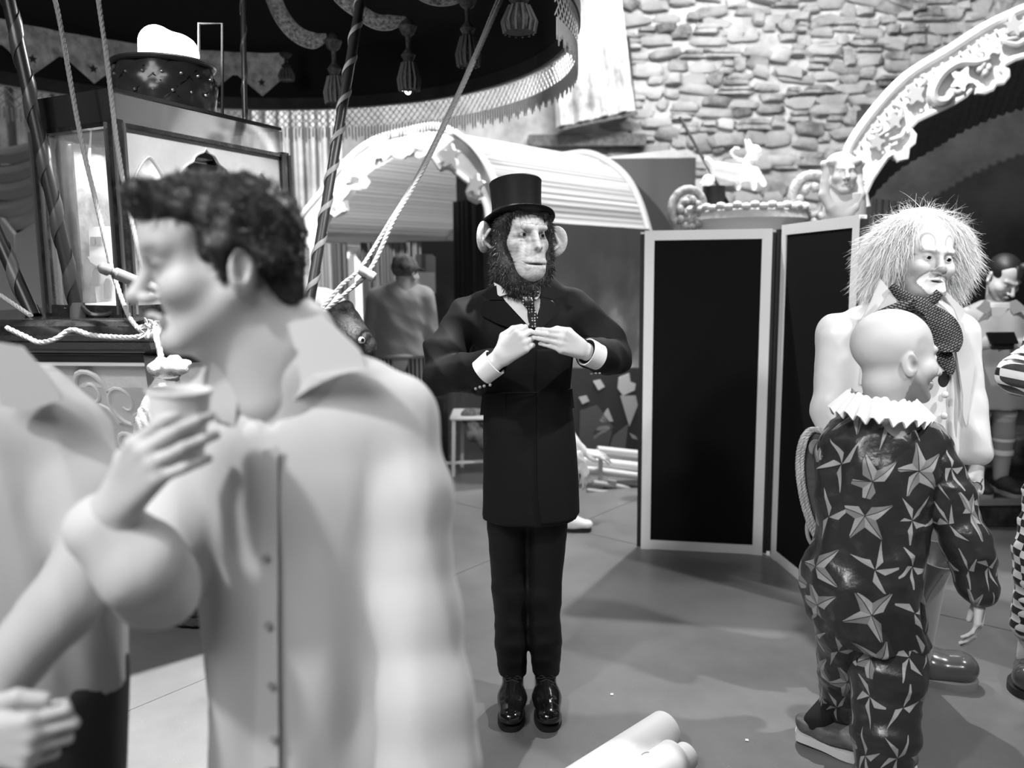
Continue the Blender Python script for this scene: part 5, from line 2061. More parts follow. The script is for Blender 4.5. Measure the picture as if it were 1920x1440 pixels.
_t = NT(tie)
_tc = _t.n('ShaderNodeTexCoord'); _vo = _t.n('ShaderNodeTexVoronoi'); _vo.inputs['Scale'].default_value = 105; _vo.inputs['Randomness'].default_value = .25
_t.link(_tc.outputs['Object'], _vo.inputs['Vector'])
_t.link(_t.mix(_t.math('LESS_THAN', _vo.outputs['Distance'], .3), .02, .6), _t.b.inputs['Base Color'])
tk = ruled('tie', [(984, 570), (989, 582), (989, 592), (993, 614)], [(1001, 566), (1003, 580), (1009, 594), (1006, 616)], chest(.011), tie, p1, .007)
kd = Sdf(.004).ell(chest(.02)(990, 566), (.02, .014, .018), None, .01)
kd.cone(chest(.014)(976, 556), chest(.014)(1006, 550), .011, .011, .012)
sdfobj('tie_knot', kd, tie, tk)
ruled('shirt_collar', [(926, 530), (930, 545), (932, 557)], [(938, 536), (952, 548), (950, 552)], chest(.016), whitec, p1, .005)
ruled('shirt_collar', [(1004, 540), (1000, 548), (994, 556)], [(1016, 540), (1012, 554), (1006, 562)], chest(.017), whitec, p1, .005)
lapm = mat('lapel_black_lit', .014, .5, spec=.3)  # lighter black for the right lapel: side light put into its colour
ruled('lapel', [(1014, 548), (1014, 575), (1008, 602), (1004, 622)], [(1036, 566), (1052, 580), (1030, 602), (1007, 624)], chest(.017), lapm, p1, .008)
ruled('lapel', [(1012, 536), (1014, 548), (1016, 556)], [(1042, 540), (1059, 554), (1036, 561)], chest(.019), lapm, p1, .008)
ruled('lapel', [(905, 566), (900, 590), (935, 608), (985, 624)], [(940, 556), (958, 580), (975, 598), (990, 616)], chest(.014), black, p1, .008)
ruled('lapel', [(902, 552), (908, 558), (918, 562)], [(930, 535), (932, 552), (944, 562)], chest(.019), black, p1, .008)
skirt = lambda off: (lambda x, y: onell(x, y, cx, 2.86, .153, .129, off))
ruled('pocket_flap', [(904, 738), (900, 778)], [(946, 738), (946, 780)], skirt(.008), black, p1, .006, 6, 6)
ruled('pocket_flap', [(1054, 732), (1056, 768)], [(1073, 729), (1077, 765)], skirt(.010), black, p1, .006, 6, 6)
MB().tube([skirt(.0035)(x, 738 - (x - 905) * .02) for x in range(908, 1076, 6)], .0022, 5).build('waist_seam', mat('seam_black', .004, .9), p1)
btn = mat('cuff_button', .32, .35, spec=.6)
for (x, y, Y) in ((892, 729, 2.60), (900, 726, 2.585), (908, 724, 2.57), (919, 722, 2.555)):
    MB().ball(at(x, y, Y - .03), (.0052, .0045, .0052), 10, 6).build('button', btn, p1, True)
for (x, y) in ((1109, 701), (1117, 700), (1124, 700)):
    MB().ball(at(x, y, 2.60), (.005, .004, .003), 10, 6).build('button', btn, p1, True)
# shirt cuffs
for f, a in ((f1, 1), (f2, 1)):
    T = f.M @ Matrix.Rotation(-math.pi / 2, 3, 'X')
    MB().lathe([(.034, -.045), (.042, -.045), (.044, .0), (.0445, .012), (.041, .012), (.036, -.01)], f(0, -.03, 0), 24, 1.0, .86, T, caps=False).build('shirt_cuff', whitec, p1, True)
# trousers
sd = Sdf(.0062)
hemL, hemR = at(962, 1256, 2.86), at(1023, 1252, 2.86)
for a, b, c in ((g(950, 920, .04), kneL, hemL), (g(1028, 920, .04), kneR, hemR)):
    sd.chain([a, b + Vector((0, .02, .0)), b.lerp(c, .6), c], [.079, .062, .057, .052], .02)
sd.cone(g(985, 900, .04), g(988, 930, .04), .11, .1, .03)
fd = folds(.011, 30, (.25, .3, 1), 5)
sd.disp(lambda P: fd(P) * np.clip((1.0 - P[:, 2]) * 1.5, .2, 1))
zh = hemL.z - .012
sd.cut(lambda P: P[:, 2] - zh, None, .004)
sdfobj('trousers', sd, blackt, p1)
# shoes
lea = mat('black_leather', .008, .13, spec=.7, coat=.4)
for (hx, tx, an) in ((964, 957, ankL), (1020, 1030, ankR)):
    heel = onz(hx, 1286, 0); toe = onz(tx, 1374, 0)
    heel = Vector((heel.x, 2.93, .0)); 
    sh = Sdf(.004)
    shoe_sdf(sh, heel + Vector((0, 0, .012)), toe + Vector((0, .006, .012)), .05)
    so = sdfobj('shoe', sh, lea, p1)
    sole_mb(heel, toe, .043, .016).build('sole', mat('sole_black', .015, .5), so)
    d = (toe - heel).normalized(); sdv = Vector((0, 0, 1)).cross(d)
    mb = MB()
    for k in range(4):
        c = heel + d * (.13 + .022 * k) + Vector((0, 0, .106 - .012 * k))
        mb.tube([c + sdv * .022 - Vector((0, 0, .006)), c + Vector((0, 0, .003)), c - sdv * .022 - Vector((0, 0, .006))], .0022, 5)
    c = heel + d * .12 + Vector((0, 0, .113))
    for q in (-1, 1):
        mb.tube([c, c + sdv * q * .02 + Vector((0, 0, .006)), c + sdv * q * .034 - Vector((0, 0, .004)), c + sdv * q * .016 + d * .008, c], .0018, 5)
    mb.build('laces', mat('lace_black', .015, .6), so, True)
    mb = MB(); tc_ = heel + d * ((toe - heel).length - .085) + Vector((0, 0, .064))
    mb.tube([tc_ + sdv * .044 - Vector((0, 0, .028)), tc_ + sdv * .025 - Vector((0, 0, .006)), tc_, tc_ - sdv * .025 - Vector((0, 0, .006)), tc_ - sdv * .044 - Vector((0, 0, .028))], .0018, 5)
    mb.build('toe_cap_seam', mat('lace_black', .015, .6), so, True)
# fur beard and hair
furm = mat('dark_fur', .022, .55, spec=.3)
fu = Sdf(.0055)
fu.ell(hf(0, .03, .012), (.09, .1, .085), hf.M, .01)
for q in (-1, 1):
    fu.chain([hf(q * .058, -.05, .068), hf(q * .076, -.03, .02), hf(q * .076, -.03, -.05), hf(q * .064, -.045, -.1), hf(q * .035, -.062, -.142), hf(0, -.066, -.155)], [.016, .022, .026, .032, .036, .036], .015)
fu.cone(hf(-.045, -.068, .068), hf(.045, -.068, .068), .014, .014, .012)
fu.chain([hf(0, .02, -.06), hf(0, .01, -.16)], [.085, .08], .03)
fu.cut(lambda P: -((P - np.array(_hat)) @ _hu) + .014, None, .004)
fo_ = sdfobj('beard', fu, furm, p1)
rg = np.random.default_rng(7)
V = np.empty(len(fo_.data.vertices) * 3, dtype=np.float32); fo_.data.vertices.foreach_get('co', V); V = V.reshape(-1, 3)
N_ = np.empty(len(V) * 3, dtype=np.float32); fo_.data.vertices.foreach_get('normal', N_); N_ = N_.reshape(-1, 3)
_ok = np.nonzero(hf.inv(V)[:, 2] < .064)[0]
ix = rg.choice(_ok, 9000, replace=True)
dn = N_[ix] * .7 + np.array([0, 0, -.75]) + np.array(hf.M @ Vector((0, .2, 0)))
lz = hf.inv(V[ix])[:, 2]
dn = np.where((lz > .045)[:, None], N_[ix] * .5 + np.array([.2, -.1, -.25]), dn)
S, SQ = strands(V[ix], dn, rg.uniform(.008, .018, len(ix)), .0011, 3, .5, .7, 3, .28)
me = mesh('fur', S, SQ, True)
fs = link('fur', me, mat('fur_strand', .045, .45, spec=.4), fo_); tag(fs, kind='stuff')
# white brow hairs
ix = rg.uniform(-1, 1, 60)
R0 = np.array([hf(x * .045, -.1 + .02 * abs(x), .028 + .004 * rg.uniform(-1, 1)) for x in ix])
D0 = np.array([hf.M @ Vector((x * .6, -.5, .8)) for x in ix])
S, SQ = strands(R0, D0, rg.uniform(.012, .022, 60), .0007, 3, 0, .3, 4, .2)
tag(link('brow_hair', mesh('brow_hair', S, SQ, True), mat('brow_grey', .6, .6), p1), kind='stuff')
# hat
hatm = mat('hat_felt', .004, .6, spec=.2)
HM = rotm(20, -11, 1)
hc = at(970, 411, 2.81)
hat = MB()
prof = [(.0, .128), (.06, .129), (.0855, .126), (.0885, .122), (.087, .11), (.0835, .06), (.083, .02), (.084, .004)]
hat.lathe(prof, hc, 48, .98, 1.12, HM, caps=False)
ho = hat.build('top_hat', hatm, p1, True)
br = MB()
n = 64
V, Fc = [], []
rad = [(.078, .004), (.098, .002), (.112, .003), (.1215, .008), (.124, .013), (.122, .014), (.111, .007), (.097, -.003), (.078, -.002)]
for (r, z) in rad:
    for k in range(n):
        a = 2 * math.pi * k / n
        side = abs(math.cos(a)) ** 2
        rr = r
        zz_ = z - .02 * side ** 2 * max(0, (r - .085) / .04)
        V.append(hc + HM @ Vector((rr * math.cos(a) * 1.0, rr * math.sin(a) * 1.13, zz_)))
for i in range(len(rad)):
    j = (i + 1) % len(rad)
    for k in range(n):
        Fc.append((i * n + k, i * n + (k + 1) % n, j * n + (k + 1) % n, j * n + k))
br.add(V, Fc).build('hat_brim', hatm, ho, True)
MB().lathe([(.0845, .003), (.0855, .003), (.0852, .028), (.0842, .028)], hc, 48, .99, 1.125, HM, caps=False).build('hat_band', mat('hat_ribbon', .014, .35, spec=.45), ho, True)
# ================================================================== 2. man in beige shirt with paper cup (foreground)
Y2 = 1.17
shirtm = mat('beige_shirt', .66, .75, sheen=.1, bump=.06, bscale=700)
hairm = mat('dark_hair', .03, .5, spec=.4)
h2 = Frame(at(416, 494, 1.20), rotm(-66, 5, -3), 1.03)
s2 = h2.sc
sd = Sdf(.003)
head_sdf(sd, h2, ears=False, nose=.35, mouth='open', lids=.003)
sd.ell(h2(0, -.058, .05), (.056 * s2, .044 * s2, .048 * s2), h2.M, .03)
# ears with folds
for q in (-1, 1):
    rot = h2.M @ Matrix.Rotation(q * .5, 3, 'Z') @ Matrix.Rotation(-.2, 3, 'X')
    c = Vector((q * .078, .018, -.016))
    sd.ell(h2(c), (.008 * s2, .021 * s2, .034 * s2), rot, .005)
    sd.ell(h2(c + Vector((q * .007, -.003, .005))), (.006 * s2, .012 * s2, .021 * s2), rot, .004, True)
    sd.cone(h2(c + Vector((q * .004, -.012, .004))), h2(c + Vector((q * .004, -.012, -.014))), .005, .006, .006)
sd.cone(h2(-.02, .02, -.08), at(545, 640, 1.24), .06, .07, .05)
sd.cone(at(450, 640, 1.24), at(540, 760, 1.265), .05, .06, .05)
_hd = sd.mesh()
hh = Sdf(.003)
cupc = at(336, 800, 1.06)
_y, _z = Vector((.58, -.3, .74)).normalized(), Vector((-.42, -.9, -.08)).normalized()
_z = (_z - _y * _z.dot(_y)).normalized()
wr = cupc + _z * .056 - _y * .098 + Vector((0.004, 0, -.022))
fh2 = dirframe(wr, _y, _z, .98)
hand_sdf(hh, fh2, -1, [(20, 34, 22), (22, 36, 24), (24, 38, 26), (28, 40, 28)], [(.045, .035, -.028), (.05, .065, -.07), (.034, .085, -.1)], (-10, -15, -20, -26))
hh.chain([at(290, 1098, 1.12), at(262, 1060, 1.06), fh2(0, -.02, 0)], [.036, .036, .029], .02)
_hn = hh.mesh()
bd = Sdf(.012)
c0 = at(560, 780, 1.26)
bd.cone(at(560, 700, 1.25), at(570, 900, 1.27), .09, .1, .05)
bd.cone(at(570, 900, 1.27), at(570, 1300, 1.27), .1, .1, .05)
bd.chain([at(392, 800, 1.28), at(345, 960, 1.23), at(292, 1098, 1.13), fh2(0, -.06, 0)], [.035, .034, .034, .026], .02)
bd.chain([at(738, 790, 1.26), at(772, 930, 1.22), at(786, 1150, 1.18), at(797, 1310, 1.14), at(800, 1400, 1.13)], [.035, .032, .03, .028, .028], .02)
for q, x in ((-1, 510), (1, 640)):
    p = at(x, 1400, 1.28)
    bd.chain([p, Vector((p.x, 1.28, .5)), Vector((p.x, 1.3, .09)), Vector((p.x, 1.2, .04))], [.085, .055, .038, .03], .03)
V, Q = joinvf([_hd, _hn, bd.mesh()])
me = mesh('person', V, Q, True)
L_ = h2.inv(V)
t = np.full(len(V), .62)
near = np.linalg.norm(V - np.array(h2.o), axis=1) < .25
t -= np.where(near, .1 * gs(L_, (0, -.085, -.085), (.06, .06, .035)), 0)
for q in (-1, 1):
    t -= np.where(near, .42 * gs(L_, (q * .034, -.085, .025), (.024, .03, .008)), 0)
    t -= np.where(near, .4 * gs(L_, (q * .036, -.085, .002), (.022, .03, .0085)), 0)  # eye socket shade put into the tone
t -= np.where(near, .2 * gs(L_, (0, -.1, -.068), (.025, .02, .008)), 0)
settone(me, np.clip(t, .05, .8))
p2 = link('person', me, skin_p)
rebase(p2, (Vector((c0.x, 1.27, 0))))
tag(p2, 'person in loose pale shirt with short dark curls, head turned left, holding a paper cup', 'person')
eyes(p2, h2, (0, -1, -.5))
# cup
cm = mat('cup_white', .84, .55)
T = rotm(0, 0, 4)
cup = MB()
cup.lathe([(.029, -.048), (.0305, -.046), (.0385, .044), (.0405, .045), (.041, .048), (.0395, .05), (.0375, .047), (.0375, .044), (.029, -.044)], cupc, 36, M=T, caps=True)
co = cup.build('paper_cup', cm, None, True)
rebase(co, cupc)
tag(co, 'plain white paper cup held in front of the pale shirt', 'cup')
# shirt: torso, raised sleeve, hanging sleeve
sd = Sdf(.0068)
zs = lambda y, Y=1.27: at(560, y, Y).z
fold2 = lambda th, z: .05 * np.sin(7 * th + 2.2 * np.sin(4 * z)) * np.clip((1.30 - z) * 2.2, 0, 1) + .02 * np.sin(13 * th + 5 * z) * np.clip((1.25 - z) * 2.2, 0, 1)
X2 = at(565, 900, 1.27).x
sd.loft([(.62, X2 - .005, 1.29, .165, .13), (.85, X2 - .005, 1.29, .165, .13), (zs(1200), X2, 1.285, .17, .132), (zs(1000), X2 + .005, 1.28, .18, .13), (zs(850), X2 + .012, 1.275, .185, .125), (zs(760), X2 + .015, 1.275, .17, .11), (zs(700), X2 + .01, 1.28, .11, .09)], .02, 2.2, fold2)
sd.cone(at(520, 670, 1.27), at(730, 772, 1.27), .055, .058, .05)
sd.cone(at(480, 680, 1.27), at(400, 790, 1.28), .055, .06, .05)
sd.chain([at(738, 782, 1.26), at(772, 930, 1.22), at(786, 1150, 1.18), at(797, 1310, 1.14), at(803, 1430, 1.12)], [.06, .06, .06, .066, .078], .03)
sd.chain([at(392, 800, 1.28), at(345, 960, 1.23), at(296, 1098, 1.13)], [.06, .062, .058], .03)
sd.chain([at(290, 1098, 1.12), at(262, 1060, 1.06), fh2(0, -.05, 0)], [.06, .058, .05], .012)
fd = folds(.012, 26, (1, .35, .02), 12, .07)
sd.disp(lambda P: fd(P) * np.clip(.25 + 3 * np.abs(P[:, 0] - X2) , 0, 1))
sd.cut(lambda P: P[:, 2] - .64, None, .004)
ctr = fh2(0, .0, 0); dy_ = fh2.M @ Vector((0, 1, 0))
hang = at(795, 1352, 1.09)
# open neck
vn = at(495, 812, 1.14)
def vcut(P):
    w = np.clip((P[:, 2] - vn.z) * .62, 0, .075)
    u = np.abs(P[:, 0] - (vn.x + .2 * (P[:, 2] - vn.z))) - w
    return np.maximum(np.maximum(u, P[:, 1] - 1.24), vn.z - P[:, 2])
sd.cut(vcut, None, .006)
sh2 = sdfobj('shirt', sd, shirtm, p2)
us = Sdf(.007)
us.cone(at(500, 812, 1.21), at(550, 850, 1.24), .05, .06, .03)
sdfobj('undershirt', us, mat('undershirt_white', .8, .8), p2)
chp = lambda Y, k=0.0: (lambda x, y: at(x, y, Y + k * (x - 500)))
c1_ = ruled('collar', [(520, 612), (560, 660), (540, 720), (505, 800)], [(600, 590), (672, 655), (690, 690), (590, 708)], lambda x, y: at(x, y, 1.165 - .00022 * (x - 560) + .0000 * (y - 700)), shirtm, p2, .004, 18, 10)
c2_ = ruled('collar', [(395, 668), (388, 720), (386, 775), (420, 790)], [(412, 655), (436, 690), (446, 740), (440, 800)], lambda x, y: at(x, y, 1.17), shirtm, p2, .004, 14, 6)
pk = ruled('button_placket', [(492, 845), (488, 1000), (482, 1200), (478, 1440)], [(520, 835), (520, 1000), (520, 1200), (522, 1440)], lambda x, y: onell(x, y, X2 + .004, 1.285, .178, .132, .012), shirtm, p2, .003, 30, 4)
for (x, y) in ((497, 1045), (502, 1172), (508, 1285), (512, 1385)):
    q = onell(x, y, X2 + .004, 1.285, .178, .132, .016)
    MB().lathe([(.0055, -.002), (.0055, .002)], q, 14, M=Matrix.Rotation(math.pi / 2, 3, 'X')).build('button', mat('shirt_button', .4, .3), pk, True)
# trousers below the shirt
sd = Sdf(.012)
for q, x in ((-1, 510), (1, 640)):
    p = at(x, 1400, 1.28)
    sd.chain([Vector((p.x, 1.29, .85)), Vector((p.x, 1.29, .5)), Vector((p.x, 1.31, .1))], [.1, .075, .06], .03)
sdfobj('trousers', sd, mat('dark_trouser', .04, .8), p2)
for q, x in ((-1, 510), (1, 640)):
    p = at(x, 1400, 1.28)
    sh = Sdf(.006); shoe_sdf(sh, Vector((p.x, 1.36, .012)), Vector((p.x, 1.08, .012)), .05); sdfobj('shoe', sh, lea, p2)
# curly hair
hr = Sdf(.005)
hr.ell(h2(0, .02, .042), (.08 * s2, .099 * s2, .082 * s2), h2.M, .01)
hr.ell(h2(0, .075, -.02), (.062 * s2, .034 * s2, .07 * s2), h2.M, .03)
hr.ell(h2(0, -.05, .07), (.066 * s2, .058 * s2, .05 * s2), h2.M, .03)
hr.cone(h2(-.03, -.088, .096), h2(.04, -.09, .096), .022, .022, .02)
for q in (-1, 1):
    hr.cone(h2(q * .07, -.018, .02), h2(q * .07, .05, .0), .016, .02, .015)
    hr.cone(h2(q * .073, -.006, .02), h2(q * .073, -.006, -.02), .012, .008, .01)
hr.ell(h2(0, -.125, .008), (.072 * s2, .06 * s2, .064 * s2), h2.M, .015, True)
for q in (-1, 1):
    hr.ell(h2(q * .072, -.08, .015), (.033 * s2, .05 * s2, .05 * s2), h2.M, .015, True)
    hr.ell(h2(q * .082, .014, -.022), (.03 * s2, .022 * s2, .036 * s2), h2.M, .01, True)
fdh = folds(.012, 60, (1, .3, .5), 21)
hr.disp(fdh)
ho2 = sdfobj('hair', hr, hairm, p2)


def fuzz(o, n, ln, w, up, curl, m, seed=1, grav=.3, seg=4, keep=None, jit=.4):
    rg = np.random.default_rng(seed)
    k = len(o.data.vertices)
    V = np.empty(k * 3, dtype=np.float32); o.data.vertices.foreach_get('co', V); V = V.reshape(-1, 3)
    N_ = np.empty(k * 3, dtype=np.float32); o.data.vertices.foreach_get('normal', N_); N_ = N_.reshape(-1, 3)
    idx = np.arange(k)
    if keep is not None:
        idx = idx[keep(V)]
    ix = rg.choice(idx, n)
    S, SQ = strands(V[ix] - N_[ix] * .004, N_[ix] * .8 + np.array(up), rg.uniform(*ln, n), w, seg, grav, curl, seed, jit)
    return tag(link('hair_strands', mesh('hair_strands', S, SQ, True), m, o), kind='stuff')


fuzz(ho2, 5200, (.012, .024), .0016, (0, 0, 0), 4.5, mat('hair_strand', .05, .4, spec=.5), 5, .2, 5)

# ================================================================== 3. left-edge person in grey shirt
Y3 = 1.22
shirt3 = mat('grey_shirt', .5, .8, sheen=.1, bump=.06, bscale=700)
h3 = Frame(at(-215, 500, 1.3), rotm(-20, 5), 1.0)
sd = Sdf(.0045)
head_sdf(sd, h3)
sd.cone(h3(0, .02, -.1), at(-90, 720, 1.3), .05, .06, .04)
_hd = sd.mesh()
hh = Sdf(.003)
w3 = at(-30, 1296, 1.02)
f3 = dirframe(w3, (-.8, -.3, -.5), (.3, -.85, .2), .98)
hand_sdf(hh, f3, 1, [(30, 40, 30)] * 4, [(.045, .03, -.02), (.042, .062, -.035), (.03, .09, -.04)])
w3b = at(-62, 1385, .98)
f3b = dirframe(w3b, (1, -.18, .06), (.05, -1, .1), .98)
hand_sdf(hh, f3b, -1, [(44, 88, 46), (50, 90, 46), (56, 90, 46), (60, 92, 46)], [(.04, .035, -.012), (.052, .07, -.01), (.045, .1, -.022)], (3, 0, -3, -6))
_hn = hh.mesh()
bd = Sdf(.012)
X3 = at(-30, 900, 1.3).x
bd.cone((X3, 1.3, 1.3), (X3, 1.3, .9), .1, .1, .05)
bd.chain([at(122, 830, 1.3), at(165, 930, 1.26), at(172, 1040, 1.2), f3(0, -.02, 0)], [.035, .034, .034, .026], .02)
bd.chain([(X3 - .2, 1.3, 1.3), (X3 - .25, 1.22, 1.0), f3b(0, -.02, 0)], [.045, .038, .028], .02)
for q in (-.09, .09):
    bd.chain([(X3 + q, 1.3, .85), (X3 + q, 1.3, .5), (X3 + q, 1.33, .09), (X3 + q, 1.22, .04)], [.085, .055, .038, .03], .03)
V, Q = joinvf([_hd, _hn, bd.mesh()])
me = mesh('person', V, Q, True)
settone(me, np.full(len(V), .58))
p3 = link('person', me, skin_p)
rebase(p3, (X3, 1.3, 0))
tag(p3, 'person in grey shirt cut off by the left edge, fist at the bottom corner', 'person')
eyes(p3, h3)
sd = Sdf(.007)
fold3 = lambda th, z: .03 * np.sin(6 * th + 3 * z) * np.clip((1.25 - z) * 2.2, 0, 1) + .015 * np.sin(14 * th - 4 * z) * np.clip((1.2 - z) * 2.2, 0, 1)
zl = lambda y: at(100, y, 1.28).z
sd.loft([(zl(1296), X3 + .01, 1.3, .19, .13), (zl(1200), X3 + .01, 1.3, .195, .13), (zl(1000), X3 + .01, 1.3, .19, .13), (zl(860), X3, 1.3, .19, .125), (zl(760), X3, 1.3, .16, .11), (zl(700), X3, 1.31, .1, .09)], .02, 2.2, fold3)
sd.cone(at(-30, 730, 1.3), at(112, 812, 1.3), .055, .06, .05)
sd.cone(at(-80, 700, 1.3), at(-190, 800, 1.3), .06, .064, .05)
sd.chain([at(122, 830, 1.3), at(165, 930, 1.26), at(172, 1040, 1.2)], [.064, .062, .054], .03)
sd.chain([at(178, 1044, 1.16), at(110, 1140, 1.09), f3(0, -.02, 0)], [.055, .047, .042], .012)
sd.chain([Vector((X3 - .19, 1.3, 1.32)), Vector((X3 - .25, 1.22, 1.0)), f3b(0, -.06, 0)], [.062, .056, .04], .02)
fd3 = folds(.014, 26, (1, .3, .3), 31, .08)
sd.disp(lambda P: fd3(P) * .8)
sh3 = sdfobj('shirt', sd, shirt3, p3)
ruled('collar', [(-20, 640), (-10, 700), (0, 760), (20, 765)], [(40, 650), (90, 705), (118, 748), (60, 768)], lambda x, y: at(x, y, 1.185), shirt3, p3, .004, 14, 8)
sd = Sdf(.01)
for q in (-.085, .085):
    sd.chain([(X3 + q + .02, 1.3, .9), (X3 + q, 1.31, .5), (X3 + q, 1.33, .1)], [.098, .075, .06], .03)
sdfobj('trousers', sd, mat('dark_trouser', .04, .8, bump=.1), p3)
for q in (-.085, .085):
    sh = Sdf(.006); shoe_sdf(sh, Vector((X3 + q, 1.38, .012)), Vector((X3 + q, 1.1, .012)), .05); sdfobj('shoe', sh, lea, p3)
hr = Sdf(.006).ell(h3(0, .03, .04), (.085, .1, .09), h3.M, .01)
hr.ell(h3(0, -.08, -.0), (.075, .06, .07), h3.M, .02, True)
sdfobj('hair', hr, hairm, p3)
# ================================================================== 4. clown with white wig
Y4 = 2.86
q4 = lambda x, y, dy=0.0: at(x, y, Y4 + dy)
satin = mat('white_satin', .72, .32, spec=.5, sheen=.2)
h4 = Frame(at(1731, 484, 2.88), rotm(3, 2, 7), 1.12)
s4 = h4.sc
sd = Sdf(.003)
head_sdf(sd, h4, ears=False, nose=-.6, mouth='open', lids=.0042, chin=1.35, width=1.06)
sd.ell(h4(0, -.112, -.034), (.0165, .013, .013), h4.M, .008)
sd.ell(h4(0, -.06, -.1), (.055, .042, .03), h4.M, .03)
_hd = sd.mesh()
hh = Sdf(.003)
w4 = at(1832, 872, 2.80)
f4 = dirframe(w4, (.0, -.25, -1), (.75, -.6, .2), .98)
hand_sdf(hh, f4, 1, [(38, 52, 30), (42, 56, 30), (46, 58, 30), (50, 60, 32)], [(.04, .045, -.02), (.042, .08, -.034), (.03, .108, -.05)], (4, 0, -4, -8))
_hn = hh.mesh()
bd = Sdf(.014)
X4 = q4(1690, 700).x
bd.cone(q4(1730, 570, .03), q4(1700, 640, .03), .062, .09, .05)
bd.cone((X4, 2.9, 1.36), (X4, 2.9, .95), .13, .13, .05)
bd.chain([q4(1800, 628, .03), q4(1815, 760), f4(0, -.02, 0)], [.035, .034, .027], .02)
bd.chain([q4(1570, 630, .03), q4(1557, 770, .02), q4(1585, 890, -.08)], [.035, .034, .028], .02)
for q in (-.1, .1):
    bd.chain([(X4 + q, 2.9, .92), (X4 + q, 2.9, .5), (X4 + q + .02, 2.98, .1)], [.085, .05, .035], .03)
V, Q = joinvf([_hd, _hn, bd.mesh()])
me = mesh('person', V, Q, True)
L_ = h4.inv(V)
near = np.linalg.norm(V - np.array(h4.o), axis=1) < .26
t = np.full(len(V), .6)
def put(v, m):
    global t
    m = np.where(near, np.clip(m, 0, 1), 0)
    t = t * (1 - m) + v * m
x, y, z = L_[:, 0], L_[:, 1], L_[:, 2]
fr_ = (y < .0)
put(.84, fr_ * np.clip((z - .02) * 60, 0, 1))                      # white bald-cap forehead
put(.42, fr_ * np.clip((-.05 - z) * 30, 0, 1) * .9)                # grey beard shadow
put(.42, fr_ * gs(L_, (-.06, -.05, -.05), (.02, .05, .05)) * .8)
for q in (-1, 1):
    d = np.abs(np.sqrt(((x - q * .034) / .018) ** 2 + (np.maximum(z - .045, 0) / .026) ** 2 + (np.minimum(z - .045, 0) / .05) ** 2) - 1)
    inside = np.sqrt(((x - q * .034) / .018) ** 2 + (np.maximum(z - .045, 0) / .026) ** 2 + (np.minimum(z - .045, 0) / .06) ** 2) < 1
    put(.88, fr_ * inside * (z > .016))
    put(.42, fr_ * np.exp(-(d / .16) ** 2) * (z > .02) * 1.0)
    put(.88, fr_ * gs(L_, (q * .045, -.07, -.025), (.016, .04, .012)) * .6)
    put(.16, fr_ * gs(L_, (q * .066, -.055, .006), (.012, .03, .0035)))
    put(.4, fr_ * gs(L_, (q * .032, -.09, .017), (.018, .03, .004)))
    put(.2, fr_ * gs(L_, (q * .031, -.088, .0), (.014, .03, .0035)) * .8)
nose = np.linalg.norm((L_ - np.array((0, -.12, -.035))) / np.array((.021, .022, .014)), axis=1)
put(.3, 1.0 * (nose < .95))
mo_ = np.sqrt((x / .045) ** 2 + ((z + .074) / (.03 + .006 * np.cos(3 * np.arctan2(z + .074, x)))) ** 2)
put(.3, fr_ * (y < -.05) * np.exp(-((mo_ - 1.06) / .12) ** 2))
put(.88, fr_ * (y < -.05) * (mo_ < 1.0))
put(.15, fr_ * gs(L_, (0, -.1, -.0685), (.02, .03, .0035)))
put(.3, fr_ * gs(L_, (0, -.1, -.118), (.05, .05, .014)) * .8)
settone(me, t)
p4_ = link('person', me, skin_p)
rebase(p4_, (X4, 2.92, 0))
tag(p4_, 'clown-faced person with frizzy white wig, white satin coat and big woven bow tie', 'person')
eyes(p4_, h4, (.25, -1, -.15), iris=.0085)
# wig
wg = Sdf(.006)
wg.ell(h4(0, .045, .055), (.1 * s4, .105 * s4, .1 * s4), h4.M, .01)
for q, dx, ln in ((-1, .105, -.075), (1, .09, -.055)):
    wg.chain([h4(q * .07, .01, .085), h4(q * dx, .02, .03), h4(q * (dx + .005), .03, ln)], [.045, .05, .035], .03)
wg.ell(h4(0, -.085, .03), (.068 * s4, .075 * s4, .075 * s4), h4.M, .02, True)
wg.ell(h4(0, -.08, -.04), (.075 * s4, .085 * s4, .095 * s4), h4.M, .02, True)
wo = sdfobj('wig', wg, mat('wig_base', .74, .9), p4_)
rg = np.random.default_rng(9)
k = len(wo.data.vertices)
V = np.empty(k * 3, dtype=np.float32); wo.data.vertices.foreach_get('co', V); V = V.reshape(-1, 3)
N_ = np.empty(k * 3, dtype=np.float32); wo.data.vertices.foreach_get('normal', N_); N_ = N_.reshape(-1, 3)
LV = h4.inv(V)
okv = np.nonzero(~((LV[:, 1] < -.03) & (np.abs(LV[:, 0]) < .06)))[0]
wigm = mat('wig_hair', .86, .7, spec=.2)
def wighair(n, ln, w, out, down, curl, grav, seed, jit, seg=7):
    ix = rg.choice(okv, n)
    lx = LV[ix]
    dr = N_[ix] * out + np.array(h4.M) @ np.array([1, 0, 0]) * (np.sign(lx[:, :1]) * .5 * np.clip(np.abs(lx[:, :1]) * 12, 0, 1)) + np.array([0, 0, -down])
    S, SQ = strands(V[ix], dr, rg.uniform(*ln, n), w, seg, grav, curl, seed, jit)
    tag(link('wig_strands', mesh('wig_strands', S, SQ, True), wigm, wo), kind='stuff')
wighair(16000, (.055, .11), .0013, .24, .7, .45, .9, 31, .2)
wighair(1500, (.04, .085), .0007, .9, .05, 1.6, .5, 32, .6)
